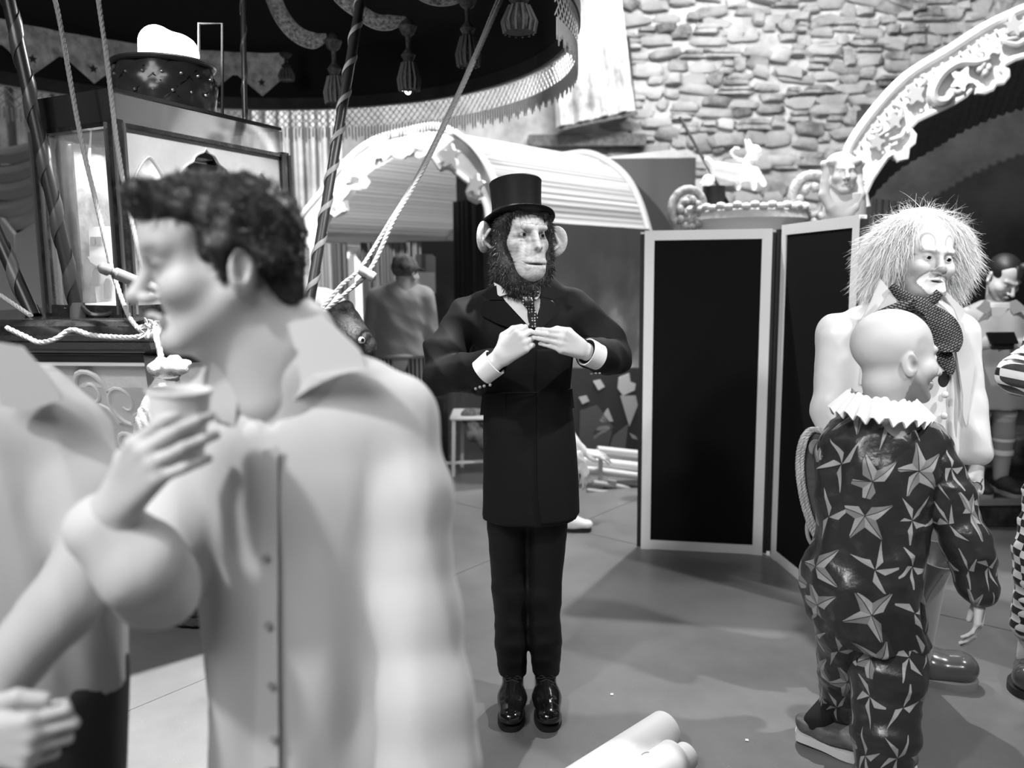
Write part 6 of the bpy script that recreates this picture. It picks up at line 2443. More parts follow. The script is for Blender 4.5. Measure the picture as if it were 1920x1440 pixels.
# shirt with big spots, coat, bow tie
sd = Sdf(.008)
sd.loft([(.85, X4 + .02, 2.9, .17, .13), (1.1, X4 + .02, 2.9, .17, .13), (1.35, X4 + .02, 2.9, .17, .12), (1.44, X4 + .02, 2.9, .13, .1), (1.47, X4 + .02, 2.9, .08, .08)], .02, 2.2)
sp = mat('spotted_shirt', .8, .6)
_t = NT(sp)
_geo = _t.n('ShaderNodeTexCoord'); _vo = _t.n('ShaderNodeTexVoronoi'); _vo.inputs['Scale'].default_value = 11; _vo.inputs['Randomness'].default_value = .55
_t.link(_geo.outputs['Object'], _vo.inputs['Vector'])
_in_ = _t.math('LESS_THAN', _vo.outputs['Distance'], .36)
_sepc = _t.n('ShaderNodeSeparateColor'); _t.link(_vo.outputs['Color'], _sepc.inputs[0])
_dk_ = _t.ramp(_sepc.outputs[0], [(0, .02), (.45, .02), (.46, .35), (1, .45)])
_t.link(_t.mix(_in_, .8, _dk_), _t.b.inputs['Base Color'])
so4 = sdfobj('spotted_shirt', sd, sp, p4_)
for (x_, y_) in ((1772, 740), (1770, 780), (1768, 822), (1776, 850)):
    MB().ball(at(x_, y_, 2.76), (.012, .008, .012), 12, 8).build('pompom_button', mat('cotton_pom', .8, .8), so4, True)
sd = Sdf(.0062)
sd.loft([(.56, X4 + .02, 2.93, .27, .19), (.9, X4 + .02, 2.92, .225, .16), (1.15, X4 + .02, 2.91, .205, .145), (1.32, X4 + .02, 2.91, .205, .14), (1.42, X4 + .02, 2.92, .15, .11), (1.46, X4 + .02, 2.93, .1, .09)], .02, 2.3, lambda th, z: .02 * np.sin(8 * th + 4 * z))
sd.cone(q4(1660, 590, .05), q4(1572, 625, .04), .055, .066, .05)
sd.cone(q4(1740, 590, .05), q4(1796, 622, .04), .055, .06, .05)
sd.chain([q4(1570, 630, .03), q4(1557, 770, .02), q4(1585, 890, -.08)], [.07, .062, .05], .03)
sd.chain([q4(1800, 628, .03), q4(1815, 760, -.0), q4(1832, 846, -.055)], [.062, .055, .052], .03)
fd4 = folds(.01, 26, (1, .4, .25), 41, .18)
sd.disp(fd4)
def opn(P):
    c = X4 + .06
    w = .07 + .05 * np.clip((1.3 - P[:, 2]), -.2, .8)
    return np.maximum(np.abs(P[:, 0] - c) - w, P[:, 1] - 2.87)
sd.cut(opn, None, .006)
wr4 = w4.z + .012
sdfobj('satin_coat', sd, satin, p4_)
cfr = lambda off: (lambda x, y: onell(x, y, X4 + .02, 2.91, .212, .15, off))
ruled('coat_collar', [(1652, 524), (1632, 570), (1612, 606)], [(1665, 540), (1668, 580), (1640, 610)], lambda x, y: at(x, y, 2.80), satin, p4_, .008)
ruled('coat_lapel', [(1672, 545), (1640, 590), (1618, 640), (1612, 720)], [(1690, 585), (1690, 620), (1672, 660), (1650, 730)], cfr(.012), satin, p4_, .008)
ruled('coat_collar', [(1766, 548), (1790, 580), (1800, 606)], [(1776, 548), (1806, 578), (1811, 582)], lambda x, y: at(x, y, 2.80), satin, p4_, .008)
ruled('coat_lapel', [(1780, 590), (1790, 640), (1800, 700), (1806, 740), (1806, 780)], [(1806, 606), (1814, 640), (1822, 680), (1829, 678), (1812, 800)], lambda x, y: at(x, y, 2.765 + .0006 * (x - 1780)), satin, p4_, .008)
tweed = mat('woven_bow', .12, .8)
_t = NT(tweed)
_tc = _t.n('ShaderNodeAttribute', attribute_name='pat')
_br = _t.n('ShaderNodeTexBrick'); _br.offset = .5
_br.inputs['Scale'].default_value = 1; _br.inputs['Color1'].default_value = (.22, .22, .22, 1); _br.inputs['Color2'].default_value = (.16, .16, .16, 1); _br.inputs['Mortar'].default_value = (.012, .012, .012, 1)
_br.inputs['Mortar Size'].default_value = .0022; _br.inputs['Brick Width'].default_value = .016; _br.inputs['Row Height'].default_value = .0085
_t.link(_tc.outputs['Vector'], _br.inputs['Vector']); _t.link(_br.outputs['Color'], _t.b.inputs['Base Color'])
def padded(name, pts_px, Y, thick, parent, fold=0.0, bulge=.5, pat=(1, .5)):
    """padded cloth shape following a centre line with per-point half width (px)"""
    P = smoothpts([Vector((x, y, w)) for x, y, w in pts_px], 5)
    G = []
    for i, p in enumerate(P):
        d = (P[min(i + 1, len(P) - 1)] - P[max(i - 1, 0)]); d.z = 0; d.normalize()
        row = []
        for k in range(13):
            a = k / 12 * 2 * math.pi
            o = p.z * math.cos(a)
            yy = Y - thick * math.sin(a) * (1 - .3 * math.cos(a) ** 2) + fold * math.sin(o * .45 + i * .1)
            row.append(list(at(p.x - d.y * o, p.y + d.x * o, yy)))
        G.append(row)
    G = np.array(G)
    ob = sheet(name, G, .002, tweed, parent)
    n = G.shape[0] * G.shape[1]
    Vv = np.array([v.co for v in ob.data.vertices])
    uu = Vv[:, 0] * pat[0] + Vv[:, 2] * pat[1]; vv = Vv[:, 2] * pat[0] - Vv[:, 0] * pat[1]
    setvec(ob.data, np.stack([uu, vv, 0 * uu], 1))
    return ob
bt = padded('bow_tie', [(1714, 562, 10), (1724, 572, 17), (1736, 582, 14)], 2.725, .022, p4_, .004)
padded('bow_wing', [(1642, 600, 14), (1670, 590, 16), (1700, 578, 15), (1716, 573, 9)], 2.755, .008, bt, .002, pat=(.9, -.3))
padded('bow_loop', [(1728, 574, 10), (1746, 592, 22), (1764, 616, 32), (1776, 640, 30), (1778, 660, 18)], 2.735, .022, bt, .007)
padded('bow_tail', [(1762, 650, 10), (1770, 668, 15), (1780, 688, 12), (1782, 702, 4)], 2.755, .006, bt, .002)
padded('neck_cloth', [(1672, 535, 7), (1688, 552, 10), (1706, 563, 11), (1724, 570, 9), (1748, 562, 9), (1762, 548, 7)], 2.765, .012, bt, .002)
# trousers, big shoes
sd = Sdf(.009)
for q in (-.1, .1):
    sd.chain([(X4 + q + .02, 2.93, .9), (X4 + q + .02, 2.92, .5), (X4 + q + .03, 2.98, .13)], [.12, .11, .09], .03)
sdfobj('baggy_trousers', sd, mat('grey_satin', .3, .4, sheen=.2), p4_)
big = mat('two_tone_leather', .11, .2, spec=.6, coat=.3)
def clownshoe(heel, toe, w, parent, m, trimm, hgt=.1):
    heel, toe = Vector(heel), Vector(toe)
    d = (toe - heel).normalized(); up = Vector((0, 0, 1))
    sh = Sdf(.006)
    L = (toe - heel).length
    sh.cone(heel + d * .07 + up * .06, heel + d * L * .5 + up * .065, .058, w * .85, .03)
    sh.cone(heel + d * L * .55 + up * .055, toe - d * w * .9 + up * .06, w * .95, w * .95, .03, (up, .85))
    sh.cone(heel + d * .08 + up * .08, heel + d * .1 + up * .14, .055, .055, .03)
    sh.cut(lambda P: P[:, 2] - (heel.z + .026), None, .004)
    o = sdfobj('shoe', sh, m, parent)
    s1 = sole_mb(heel, toe, w, .028, bulge=.012).build('sole', trimm, o)
    return o
wlt = mat('shoe_welt', .3, .6)
t4 = onz(1832, 1283, 0)
clownshoe(t4 + Vector((-.34, .10, 0)), t4 + Vector((0, 0, 0)), .075, p4_, big, wlt)
clownshoe(Vector((X4 - .12, 2.98, 0)), Vector((X4 - .14, 2.66, 0)), .07, p4_, big, wlt)
# lorgnette ring in the hand
lg = MB()
lc = at(1826, 915, 2.75)
lg.tube([lc + Vector((.027 * math.cos(a), -.004 * math.sin(a), .022 * math.sin(a))) for a in np.linspace(0, 2 * math.pi, 28)], .0022, 6)
lg.tube([lc + Vector((.02, 0, .012)), lc + Vector((.035, .01, .03))], .0022, 6)
lo = lg.build('lorgnette', mat('thin_metal', .3, .2, metal=.9), None, True)
tag(lo, 'small round lens ring held in the clown\'s hand', 'eyeglass')
MB().lathe([(.026, -.001), (.026, .001)], lc, 24, 1, .82, Matrix.Rotation(math.pi / 2, 3, 'X')).build('lens', mat('lens_glass', .5, .05, alpha=.35), lo)

# ================================================================== 5. short bald man in star-print costume, seen from behind
Y5 = 2.36
q5 = lambda x, y, dy=0.0: at(x, y, Y5 + dy)
starm = mat('star_print', .03, .3, spec=.55, bump=.25, bscale=22)
_t = NT(starm)
_a = _t.n('ShaderNodeAttribute', attribute_name='pat')
_vo = _t.n('ShaderNodeTexVoronoi'); _vo.voronoi_dimensions = '2D'; _vo.inputs['Scale'].default_value = 7.2; _vo.inputs['Randomness'].default_value = .4
_t.link(_a.outputs['Vector'], _vo.inputs['Vector'])
_sub = _t.n('ShaderNodeVectorMath', operation='SUBTRACT')
_t.link(_a.outputs['Vector'], _sub.inputs[0]); _t.link(_vo.outputs['Position'], _sub.inputs[1])
_sep = _t.n('ShaderNodeSeparateXYZ'); _t.link(_sub.outputs[0], _sep.inputs[0])
_sc_ = _t.n('ShaderNodeSeparateColor'); _t.link(_vo.outputs['Color'], _sc_.inputs[0])
_x0 = _t.math('MULTIPLY', _sep.outputs[0], 1.0); _y0 = _t.math('MULTIPLY', _sep.outputs[1], 1.0)
_ang = _t.math('ADD', _t.math('ARCTAN2', _y0, _x0), _t.math('MULTIPLY', _sc_.outputs[0], 6.28))
_r = _t.math('SQRT', _t.math('ADD', _t.math('MULTIPLY', _x0, _x0), _t.math('MULTIPLY', _y0, _y0)))
_s5 = _t.math('FRACT', _t.math('ADD', _t.math('MULTIPLY', _ang, 5 / 6.28318), 10.0))
_tri = _t.math('ABSOLUTE', _t.math('SUBTRACT', _s5, .5))                       # 0 at the point of a blade
_th = _t.math('MULTIPLY', _tri, 1.2566)
_den = _t.math('ADD', _t.math('MULTIPLY', _t.math('SINE', _th), .09), _t.math('MULTIPLY', _t.math('SINE', _t.math('SUBTRACT', .6283, _th)), .033))
_lim = _t.math('DIVIDE', .09 * .033 * math.sin(.6283), _den)
_star = _t.math('LESS_THAN', _r, _lim)
_half = _t.math('GREATER_THAN', _s5, .5)
_gap = _t.math('GREATER_THAN', _t.math('MULTIPLY', _tri, _r), .0009)
_m = _t.math('MULTIPLY', _star, _gap)
_pick = _t.math('GREATER_THAN', _t.math('FRACT', _t.math('ADD', _t.math('MULTIPLY', _t.math('FLOOR', _t.math('MULTIPLY', _ang, 5 / 6.28318)), .37), _sc_.outputs[1])), .22)
_col = _t.mix(_t.math('MULTIPLY', _m, _pick), .028, _t.mix(_half, .36, _t.mix(_t.math('GREATER_THAN', _t.math('FRACT', _t.math('MULTIPLY', _sc_.outputs[2], 7.3)), .6), .028, .22)))
_t.link(_col, _t.b.inputs['Base Color'])


def patcyl(axis_pts):
    """cloth coordinates about a vertical-ish limb: (arc length, height)"""
    A_ = np.array([list(p) for p in axis_pts])
    def fn(V):
        zc = V[:, 2]
        o = np.argsort(A_[:, 2])
        cx_ = np.interp(zc, A_[o, 2], A_[o, 0]); cy_ = np.interp(zc, A_[o, 2], A_[o, 1])
        th = np.arctan2(V[:, 0] - cx_, -(V[:, 1] - cy_))
        return np.stack([th * .15 + A_[0, 0] * 3, zc, 0 * zc], 1)
    return fn


h5 = Frame(at(1684, 668, 2.36), rotm(99, 6, 4), 1.1)
s5 = h5.sc
sd = Sdf(.0032)
head_sdf(sd, h5, ears=False, nose=.6, mouth='closed', lids=.004, neck=False)
sd.ell(h5(0, .03, .03), (.08 * s5, .1 * s5, .085 * s5), h5.M, .02)
for q in (-1, 1):
    rot = h5.M @ Matrix.Rotation(q * .4, 3, 'Z') @ Matrix.Rotation(-.2, 3, 'X')
    c = Vector((q * .08, .02, -.02))
    sd.ell(h5(c), (.009 * s5, .02 * s5, .032 * s5), rot, .005)
    sd.ell(h5(c + Vector((q * .008, -.002, .004))), (.006 * s5, .012 * s5, .021 * s5), rot, .004, True)
    sd.cone(h5(c + Vector((q * .005, -.011, .008))), h5(c + Vector((q * .005, -.009, -.014))), .0055, .006, .005)
sd.cone(h5(0, .03, -.07), q5(1668, 775, .02), .062, .062, .03)
sd.cone(h5(-.04, .1, -.075), h5(.04, .1, -.075), .003, .003, .006, None, True)
sd.cone(h5(-.04, .098, -.09), h5(.04, .098, -.09), .003, .003, .006, None, True)
_hd = sd.mesh()
hh = Sdf(.0035)
w5 = at(1838, 1120, 2.30)
f5 = dirframe(w5, (-.05, -.1, -1), (.75, -.6, 0), .85)
hand_sdf(hh, f5, -1, [(14, 20, 12), (16, 22, 12), (18, 24, 14), (20, 26, 14)], [(.04, .04, -.02), (.042, .07, -.03), (.036, .094, -.036)])
_hn = hh.mesh()
bd = Sdf(.014)
X5 = q5(1645, 950).x
bd.chain([q5(1665, 800), q5(1640, 950), q5(1630, 1130)], [.1, .1, .1], .05)
bd.chain([q5(1735, 845), q5(1800, 1000, -.02), f5(0, -.01, 0)], [.045, .038, .024], .02)
hip5, kn5, an5 = q5(1665, 1150), at(1670, 1290, 2.30), Vector((at(1655, 1440, 2.26).x, 2.3, .1))
bd.chain([hip5, kn5, an5], [.07, .05, .03], .02)
hipl, knl, anl = q5(1600, 1150), at(1585, 1250, 2.46), at(1562, 1350, 2.60)
bd.chain([hipl, knl, anl], [.07, .045, .034], .02)
V, Q = joinvf([_hd, _hn, bd.mesh()])
me = mesh('person', V, Q, True)
L_ = h5.inv(V)
near = np.linalg.norm(V - np.array(h5.o), axis=1) < .25
t = np.full(len(V), .58)
t -= np.where(near, .3 * np.clip((-.035 - L_[:, 2]) * 30, 0, 1) * (L_[:, 1] < .0) * (L_[:, 1] > -.2), 0)
t -= np.where(near, .2 * gs(L_, (.03, -.09, .02), (.03, .03, .006)) + .2 * gs(L_, (-.03, -.09, .02), (.03, .03, .006)), 0)
for q in (-1, 1):
    t -= np.where(near, .45 * gs(L_, (q * .086, .012, -.014), (.012, .008, .014)), 0)  # shade of the ear hollow put into the tone
settone(me, np.clip(t, .05, .8))
p5 = link('person', me, skin_p)
rebase(p5, (X5, 2.38, 0))
tag(p5, 'short bald person in dark star-print clown suit with white ruff, seen from behind', 'person')
eyes(p5, h5)
sd = Sdf(.0062)
zq = lambda y: q5(1640, y).z
xq = lambda x, y: q5(x, y).x
fold5 = lambda th, z: .035 * np.sin(5 * th + 12 * z) + .02 * np.sin(9 * th - 15 * z)
sd.loft([(zq(1198), xq(1646, 1198), 2.38, .15, .145), (zq(1150), xq(1622, 1150), 2.38, .165, .16), (zq(1090), xq(1622, 1090), 2.38, .168, .165), (zq(1020), xq(1634, 1020), 2.38, .155, .15), (zq(930), xq(1644, 930), 2.38, .16, .145), (zq(850), xq(1656, 850), 2.38, .165, .14), (zq(790), xq(1664, 790), 2.38, .125, .11), (zq(768), xq(1668, 768), 2.38, .09, .09)], .02, 2.2, fold5)
sd.cone(q5(1650, 800, .02), q5(1730, 840, .0), .07, .07, .04)
sd.cone(q5(1650, 800, .02), q5(1575, 830, .04), .07, .05, .04)
_j1 = sd
sd.disp(folds(.016, 26, (.4, .3, 1), 51))
_jac = sdfobj('star_jacket', sd, starm, p5, pat=patcyl([q5(1648, 1192), q5(1622, 1120), q5(1644, 930), q5(1668, 768)]))
sd = Sdf(.006)
sd.chain([q5(1735, 838, -.0), q5(1775, 930, -.03), q5(1812, 1020, -.06), q5(1836, 1100, -.065)], [.074, .07, .064, .056], .03)
sd.disp(folds(.016, 28, (.4, .3, 1), 52))
sdfobj('star_sleeve', sd, starm, p5, pat=patcyl([q5(1735, 838, -.0), q5(1775, 930, -.03), q5(1812, 1020, -.06), q5(1836, 1100, -.065)]))
sd = Sdf(.006)
sd.cone(q5(1560, 850, .06), q5(1580, 1000, -.0), .055, .05, .03)
sd.cone(q5(1580, 1000, .12), q5(1640, 1060, .2), .05, .04, .03)
sdfobj('star_sleeve', sd, starm, p5, pat=patcyl([q5(1560, 850, .06), q5(1640, 1060, .0)]))
sd = Sdf(.0065)
sd.chain([q5(1665, 1140), at(1664, 1260, 2.33), at(1660, 1370, 2.28), at(1652, 1500, 2.26)], [.106, .104, .09, .072], .03)
sd.disp(folds(.016, 24, (.4, .3, 1), 53))
zc5 = .1
sd.cut(lambda P: P[:, 2] - zc5, None, .004)
sdfobj('star_trouser_leg', sd, starm, p5, pat=patcyl([q5(1665, 1140), at(1664, 1260, 2.33), at(1660, 1370, 2.28), at(1652, 1500, 2.26)]))
sd = Sdf(.0065)
sd.chain([q5(1592, 1150), at(1588, 1240, 2.46), at(1572, 1322, 2.57)], [.11, .085, .062], .03)
sd.disp(folds(.014, 26, (.4, .3, 1), 54))
sdfobj('star_trouser_leg', sd, starm, p5, pat=patcyl([q5(1592, 1150), at(1588, 1240, 2.46), at(1572, 1322, 2.57)]))
# ruff
G = []
cR = h5(0, .035, -.135)
for j in range(7):
    tt = j / 6
    row = []
    for i in range(145):
        a = 2 * math.pi * i / 144
        w = math.sin(a * 23) * .008 * (.4 + tt) + math.sin(a * 9) * .004
        r = .082 + .045 * tt + w * .5
        zz_ = .03 - .058 * tt + w + .012 * math.cos(a) * 0
        row.append(list(cR + Vector((r * math.cos(a) * 1.06, r * math.sin(a), zz_ - .012 * math.cos(a)))))
    G.append(row)
sheet('ruff_collar', np.array(G), .004, mat('ruff_white', .84, .85), p5)
# shoes: trailing slip-on with pale rubber sole, front shoe
slip = mat('slip_on_canvas', .12, .6, mottle=.04, mscale=25)
rub = mat('rubber_pale', .7, .6)
hl, tl = onz(1496, 1392, .0), onz(1618, 1428, .0)
hl2 = hl + Vector((0, .02, .018))
sh = Sdf(.005); shoe_sdf(sh, hl2 + Vector((0, 0, .02)), tl + Vector((.02, 0, .014)), .05)
sh.cut(lambda P: .088 - P[:, 2], None, .004)
so5 = sdfobj('slip_on_shoe', sh, slip, p5)
sole_mb(hl2, tl + Vector((.02, 0, 0)), .047, .028).build('rubber_sole', rub, so5)
sk = Sdf(.006); sk.chain([anl + Vector((0, .0, .06)), hl2 + (tl - hl2) * .3 + Vector((0, 0, .07))], [.042, .04], .01)
sdfobj('black_sock', sk, mat('sock_black', .012, .9), p5)
an5b = Vector((an5.x, an5.y, 0))
sh = Sdf(.005); shoe_sdf(sh, an5b + Vector((-.07, -.03, .02)), an5b + Vector((.16, .12, .02)), .05)
so6 = sdfobj('slip_on_shoe', sh, slip, p5)
sole_mb(an5b + Vector((-.07, -.03, 0)), an5b + Vector((.16, .12, 0)), .047, .028).build('rubber_sole', rub, so6)
# oval braided piece at his back
bx = q5(1525, 900, .1)
bg = empty('braided_pouch', bx, 'dark oval padded piece with braided edge and round button, behind the short man\'s back', 'bag')
oval = smoothpts([q5(1508, 822, .1), q5(1522, 806, .1), q5(1542, 812, .08), q5(1556, 840, .08), q5(1556, 920, .1), q5(1548, 1000, .12), q5(1528, 990, .12), q5(1510, 930, .12), q5(1502, 880, .12)], 6, True)
MB().prism(oval, (.01, .045, 0)).build('padded_body', mat('pouch_grey', .09, .7), bg)
mb = MB()
edge = smoothpts([q5(1546, 810, .09), q5(1522, 804, .1), q5(1504, 824, .1), q5(1497, 870, .12), q5(1504, 930, .12), q5(1520, 985, .12), q5(1534, 1010, .12)], 10)
for dx in (-.006, .006):
    rope_mb(mb, [p + Vector((dx, -.012, 0)) for p in edge], .008, 5, .03)
mb.build('braid_trim', mat('braid_silver', .42, .5), bg, True)
MB().lathe([(.026, .008), (.024, .012), (.0, .016)], q5(1527, 838, .085), 20, .8, 1, Matrix.Rotation(math.pi / 2, 3, 'X')).build('round_button', mat('button_grey', .22, .35, spec=.6), bg, True)
MB().tube(smoothpts([q5(1520, 968, .12), q5(1513, 985, .12), q5(1516, 1010, .12), q5(1530, 1032, .12)], 6), .006, 8).build('strap_loop', mat('strap_grey', .35, .5), bg, True)
# horn resting between the two clowns
hz = at(1742, 1085, 2.62)
hn_ = empty('signal_horn', hz, 'dull metal horn with a flared dark bell, between the short man and the clown', 'horn')
T = (Vector((.6, -.5, -.75))).to_track_quat('Z', 'Y').to_matrix()
T = (at(1765, 1010, 2.6) - at(1715, 1150, 2.72)).to_track_quat('Z', 'Y').to_matrix()
MB().lathe([(.012, -.16), (.02, -.05), (.038, .05), (.07, .1), (.072, .104), (.066, .104), (.034, .05), (.0, .02)], hz, 28, M=T).build('bell', mat('horn_metal', .25, .3, metal=.7), hn_, True)
MB().tube([hz - (T @ Vector((0, 0, .16))), hz - (T @ Vector((0, 0, .24)))], .011, 10).build('mouth_tube', mat('horn_metal', .25, .3, metal=.7), hn_, True)

# ================================================================== 6. man looking at a phone, right background
Y6 = 5.0
q6 = lambda x, y, dy=0.0: at(x, y, Y6 + dy)
tun = mat('grey_tunic', .34, .8, sheen=.1)
h6 = Frame(q6(1882, 522), rotm(8, 34, 4), 1.06)
sd = Sdf(.0055)
head_sdf(sd, h6, lids=.0035, neck=False)
sd.cone(h6(0, .04, -.04), q6(1866, 600, .06), .05, .06, .02)
_hd = sd.mesh()
hh = Sdf(.005)
for (wx, wy, sx, dx) in ((1836, 648, 1, 1), (1912, 650, -1, -1)):
    w = q6(wx, wy, -.28)
    f = dirframe(w, (dx * .8, -.3, .25), (-dx * .2, -.9, .5), 1.0)
    hand_sdf(hh, f, -sx * 1, [(40, 50, 30)] * 4, [(.04, .045, -.02), (.04, .08, -.03), (.03, .1, -.04)])
_hn = hh.mesh()
bd = Sdf(.016)
X6 = q6(1868, 650).x
bd.cone((X6, 5.03, 1.2), (X6, 5.03, .95), .1, .1, .05)
for q, kx, ax in ((-1, 1842, 1850), (1, 1890, 1898)):
    bd.chain([(X6 + q * .09, 5.02, .95), (X6 + q * .08, 5.0, .66), (X6 + q * .075 + .02, 5.02, .28)], [.085, .058, .036], .03)
    bd.chain([q6(1815 if q < 0 else 1928, 590, .03), q6(1806 if q < 0 else 1945, 660), q6(1836 if q < 0 else 1912, 650, -.26)], [.05, .042, .03], .02)
V, Q = joinvf([_hd, _hn, bd.mesh()])
me = mesh('person', V, Q, True)
L_ = h6.inv(V); near = np.linalg.norm(V - np.array(h6.o), axis=1) < .26
t = np.full(len(V), .46)
t -= np.where(near, .22 * np.clip((-.045 - L_[:, 2]) * 30, 0, 1) * (L_[:, 1] < .0), 0)
for q in (-1, 1):
    t -= np.where(near, .25 * gs(L_, (q * .032, -.09, .012), (.02, .03, .012)), 0)
settone(me, np.clip(t, .05, .8))
p6 = link('person', me, skin_p)
rebase(p6, (X6, 5.03, .18))
tag(p6, 'person in grey tunic and striped socks looking down at a phone', 'person')
eyes(p6, h6)
hr = Sdf(.007).ell(h6(0, .03, .05), (.084, .1, .085), h6.M, .01)
hr.ell(h6(.0, -.085, .015), (.075, .06, .062), h6.M, .015, True)
hr.cone(h6(.012, -.07, .12), h6(.012, -.085, .07), .03, .022, .015)
sdfobj('hair', hr, mat('black_hair', .012, .5), p6)
sd = Sdf(.011)
sd.loft([(q6(1868, 762).z, X6, 5.02, .245, .18), (q6(1868, 690).z, X6, 5.02, .215, .15), (q6(1868, 620).z, X6, 5.02, .2, .135), (q6(1868, 580).z, X6, 5.03, .16, .11), (q6(1868, 566).z, X6, 5.03, .09, .09)], .02, 2.2, lambda th, z: .03 * np.sin(8 * th))
for q in (-1, 1):
    sd.cone(q6(1868 + 20 * q, 582, .04), q6(1868 + 52 * q, 596, .04), .055, .062, .04)
    sd.chain([q6(1868 + 52 * q, 600, .03), q6(1868 + 64 * q, 655, .0), q6(1868 + 40 * q, 652, -.22)], [.065, .058, .045], .02)
sd.disp(folds(.009, 20, (1, .2, .3), 61, .18))
sdfobj('tunic', sd, tun, p6)
ruled('tunic_collar', [(1846, 562), (1838, 572), (1830, 578)], [(1856, 566), (1858, 580), (1850, 590)], lambda x, y: at(x, y, 4.9), tun, p6, .006)
ruled('tunic_collar', [(1894, 566), (1894, 580), (1900, 590)], [(1906, 562), (1918, 572), (1924, 580)], lambda x, y: at(x, y, 4.9), tun, p6, .006)
ruled('undershirt', [(1850, 576), (1858, 590), (1866, 602)], [(1892, 576), (1882, 590), (1868, 604)], lambda x, y: at(x, y, 4.915), mat('undershirt_pale', .55, .8), p6, .006)
for q in (-1, 1):
    k0, k1 = Vector((X6 + q * .08, 5.0, .7)), Vector((X6 + q * .075 + .02, 5.02, .27))
    sd = Sdf(.009); sd.chain([k0, k0.lerp(k1, .35), k1], [.062, .064, .042], .02)
    so = sdfobj('sock', sd, mat('sock_grey', .3, .9), p6)
    for tt in (.05, .42, .62):
        c = k0.lerp(k1, tt); r = .0665 - .02 * max(0, tt - .3)
        MB().lathe([(r, -.016), (r + .003, 0), (r, .016)], c, 20).build('sock_stripe', mat('stripe_white', .72, .9), so, True)
    a = Vector((k1.x, 5.04, .18))
    sh = Sdf(.008); shoe_sdf(sh, a + Vector((0, .06, .015)), a + Vector((.02 * q, -.2, .015)), .05)
    so = sdfobj('trainer', sh, mat('trainer_dark', .03, .6), p6)
    sole_mb(a + Vector((0, .06, 0)), a + Vector((.02 * q, -.2, 0)), .046, .025).build('trainer_sole', mat('rubber_mid', .3, .6), so)
ph = MB().box(q6(1879, 634, -.36), (.16, .012, .08), rotm(0, -40, 0), .004)
pho = ph.build('phone', mat('phone_black', .008, .2, spec=.6))
tag(pho, 'dark phone held in both hands by the grey-tunic person', 'phone')
MB().box(q6(1880, 644, -.345), (.12, .03, .07), None, .006).build('phone_case', mat('case_black', .012, .6), pho)

# ================================================================== 7. chequered-costume person at the right edge
Y7 = 2.9
q7 = lambda x, y, dy=0.0: at(x, y, Y7 + dy)
chk = mat('chequer_satin', .5, .25, spec=.6)
_t = NT(chk)
_a = _t.n('ShaderNodeAttribute', attribute_name='pat')
_c = _t.n('ShaderNodeTexChecker'); _c.inputs['Scale'].default_value = 36
_c.inputs['Color1'].default_value = (.7, .7, .7, 1); _c.inputs['Color2'].default_value = (.02, .02, .02, 1)
_t.link(_a.outputs['Vector'], _c.inputs['Vector']); _t.link(_c.outputs['Color'], _t.b.inputs['Base Color'])
X7 = q7(2085, 700).x
h7 = Frame(q7(2105, 480), rotm(-40, 4), 1.0)
sd = Sdf(.008); head_sdf(sd, h7); _hd = sd.mesh()
bd = Sdf(.016)
bd.cone(q7(2105, 560), (X7, 2.95, 1.3), .055, .1, .05); bd.cone((X7, 2.95, 1.3), (X7, 2.95, .9), .12, .12, .05)
bd.chain([q7(2010, 620), q7(1930, 700, -.02), q7(1980, 690, -.2)], [.04, .035, .03], .02)
for q in (-.1, .1):
    bd.chain([(X7 + q, 2.95, .9), (X7 + q - .06, 2.95, .5), (X7 + q - .09, 2.95, .1)], [.085, .05, .035], .03)
V, Q = joinvf([_hd, bd.mesh()])
me = mesh('person', V, Q, True); settone(me, np.full(len(V), .58))
p7 = link('person', me, skin_p); rebase(p7, (X7, 2.95, 0))
tag(p7, 'person in shiny chequered costume, only puffed sleeve and shoe showing at the right edge', 'person')
hr = Sdf(.008).ell(h7(0, .03, .045), (.084, .1, .085), h7.M, .01)
hr.ell(h7(0, -.09, .0), (.075, .06, .07), h7.M, .015, True)
sdfobj('hair', hr, mat('black_hair', .012, .5), p7)
sd = Sdf(.007)
sd.chain([q7(2030, 590), q7(1960, 640, -.0)], [.09, .065], .03)
sd.chain([q7(1950, 650, 0), q7(1912, 704, -.03), q7(1950, 716, -.12)], [.05, .07, .06], .02)
sd.loft([(.85, X7, 2.95, .2, .16), (1.1, X7, 2.95, .2, .15), (1.35, X7, 2.95, .18, .13), (1.45, X7, 2.95, .1, .1)], .03)
sd.disp(folds(.02, 34, (.4, .3, 1), 71))
sdfobj('chequer_jacket', sd, chk, p7, pat=lambda V: np.stack([V[:, 0] * .9 + V[:, 1] * .6, V[:, 2] + .2 * V[:, 0], 0 * V[:, 0]], 1))
sd = Sdf(.008)
for q in (-.1, .1):
    sd.chain([(X7 + q, 2.95, .9), (X7 + q - .05, 2.95, .5), (X7 + q - .09, 2.95, .22)], [.12, .1, .06], .03)
sd.disp(folds(.02, 30, (.4, .3, 1), 72))
sdfobj('chequer_trousers', sd, chk, p7, pat=lambda V: np.stack([V[:, 0] * .9 + V[:, 1] * .6, V[:, 2], 0 * V[:, 0]], 1))
tip = onz(1932, 1316, 0)
cs7 = clownshoe(tip + Vector((.2, .26, 0)), tip, .075, p7, mat('grey_patent', .06, .15, spec=.6, coat=.4), mat('sole_black', .015, .5))
clownshoe(tip + Vector((.45, .3, 0)), tip + Vector((.35, 0, 0)), .075, p7, mat('grey_patent', .14, .15), mat('sole_black', .015, .5))
cf = Sdf(.006).cone(q7(1918, 1250, .05), q7(1950, 1246, .05), .03, .04, .01)
sdfobj('shoe_cuff', cf, chk, p7, pat=lambda V: np.stack([V[:, 0], V[:, 2], 0 * V[:, 0]], 1))

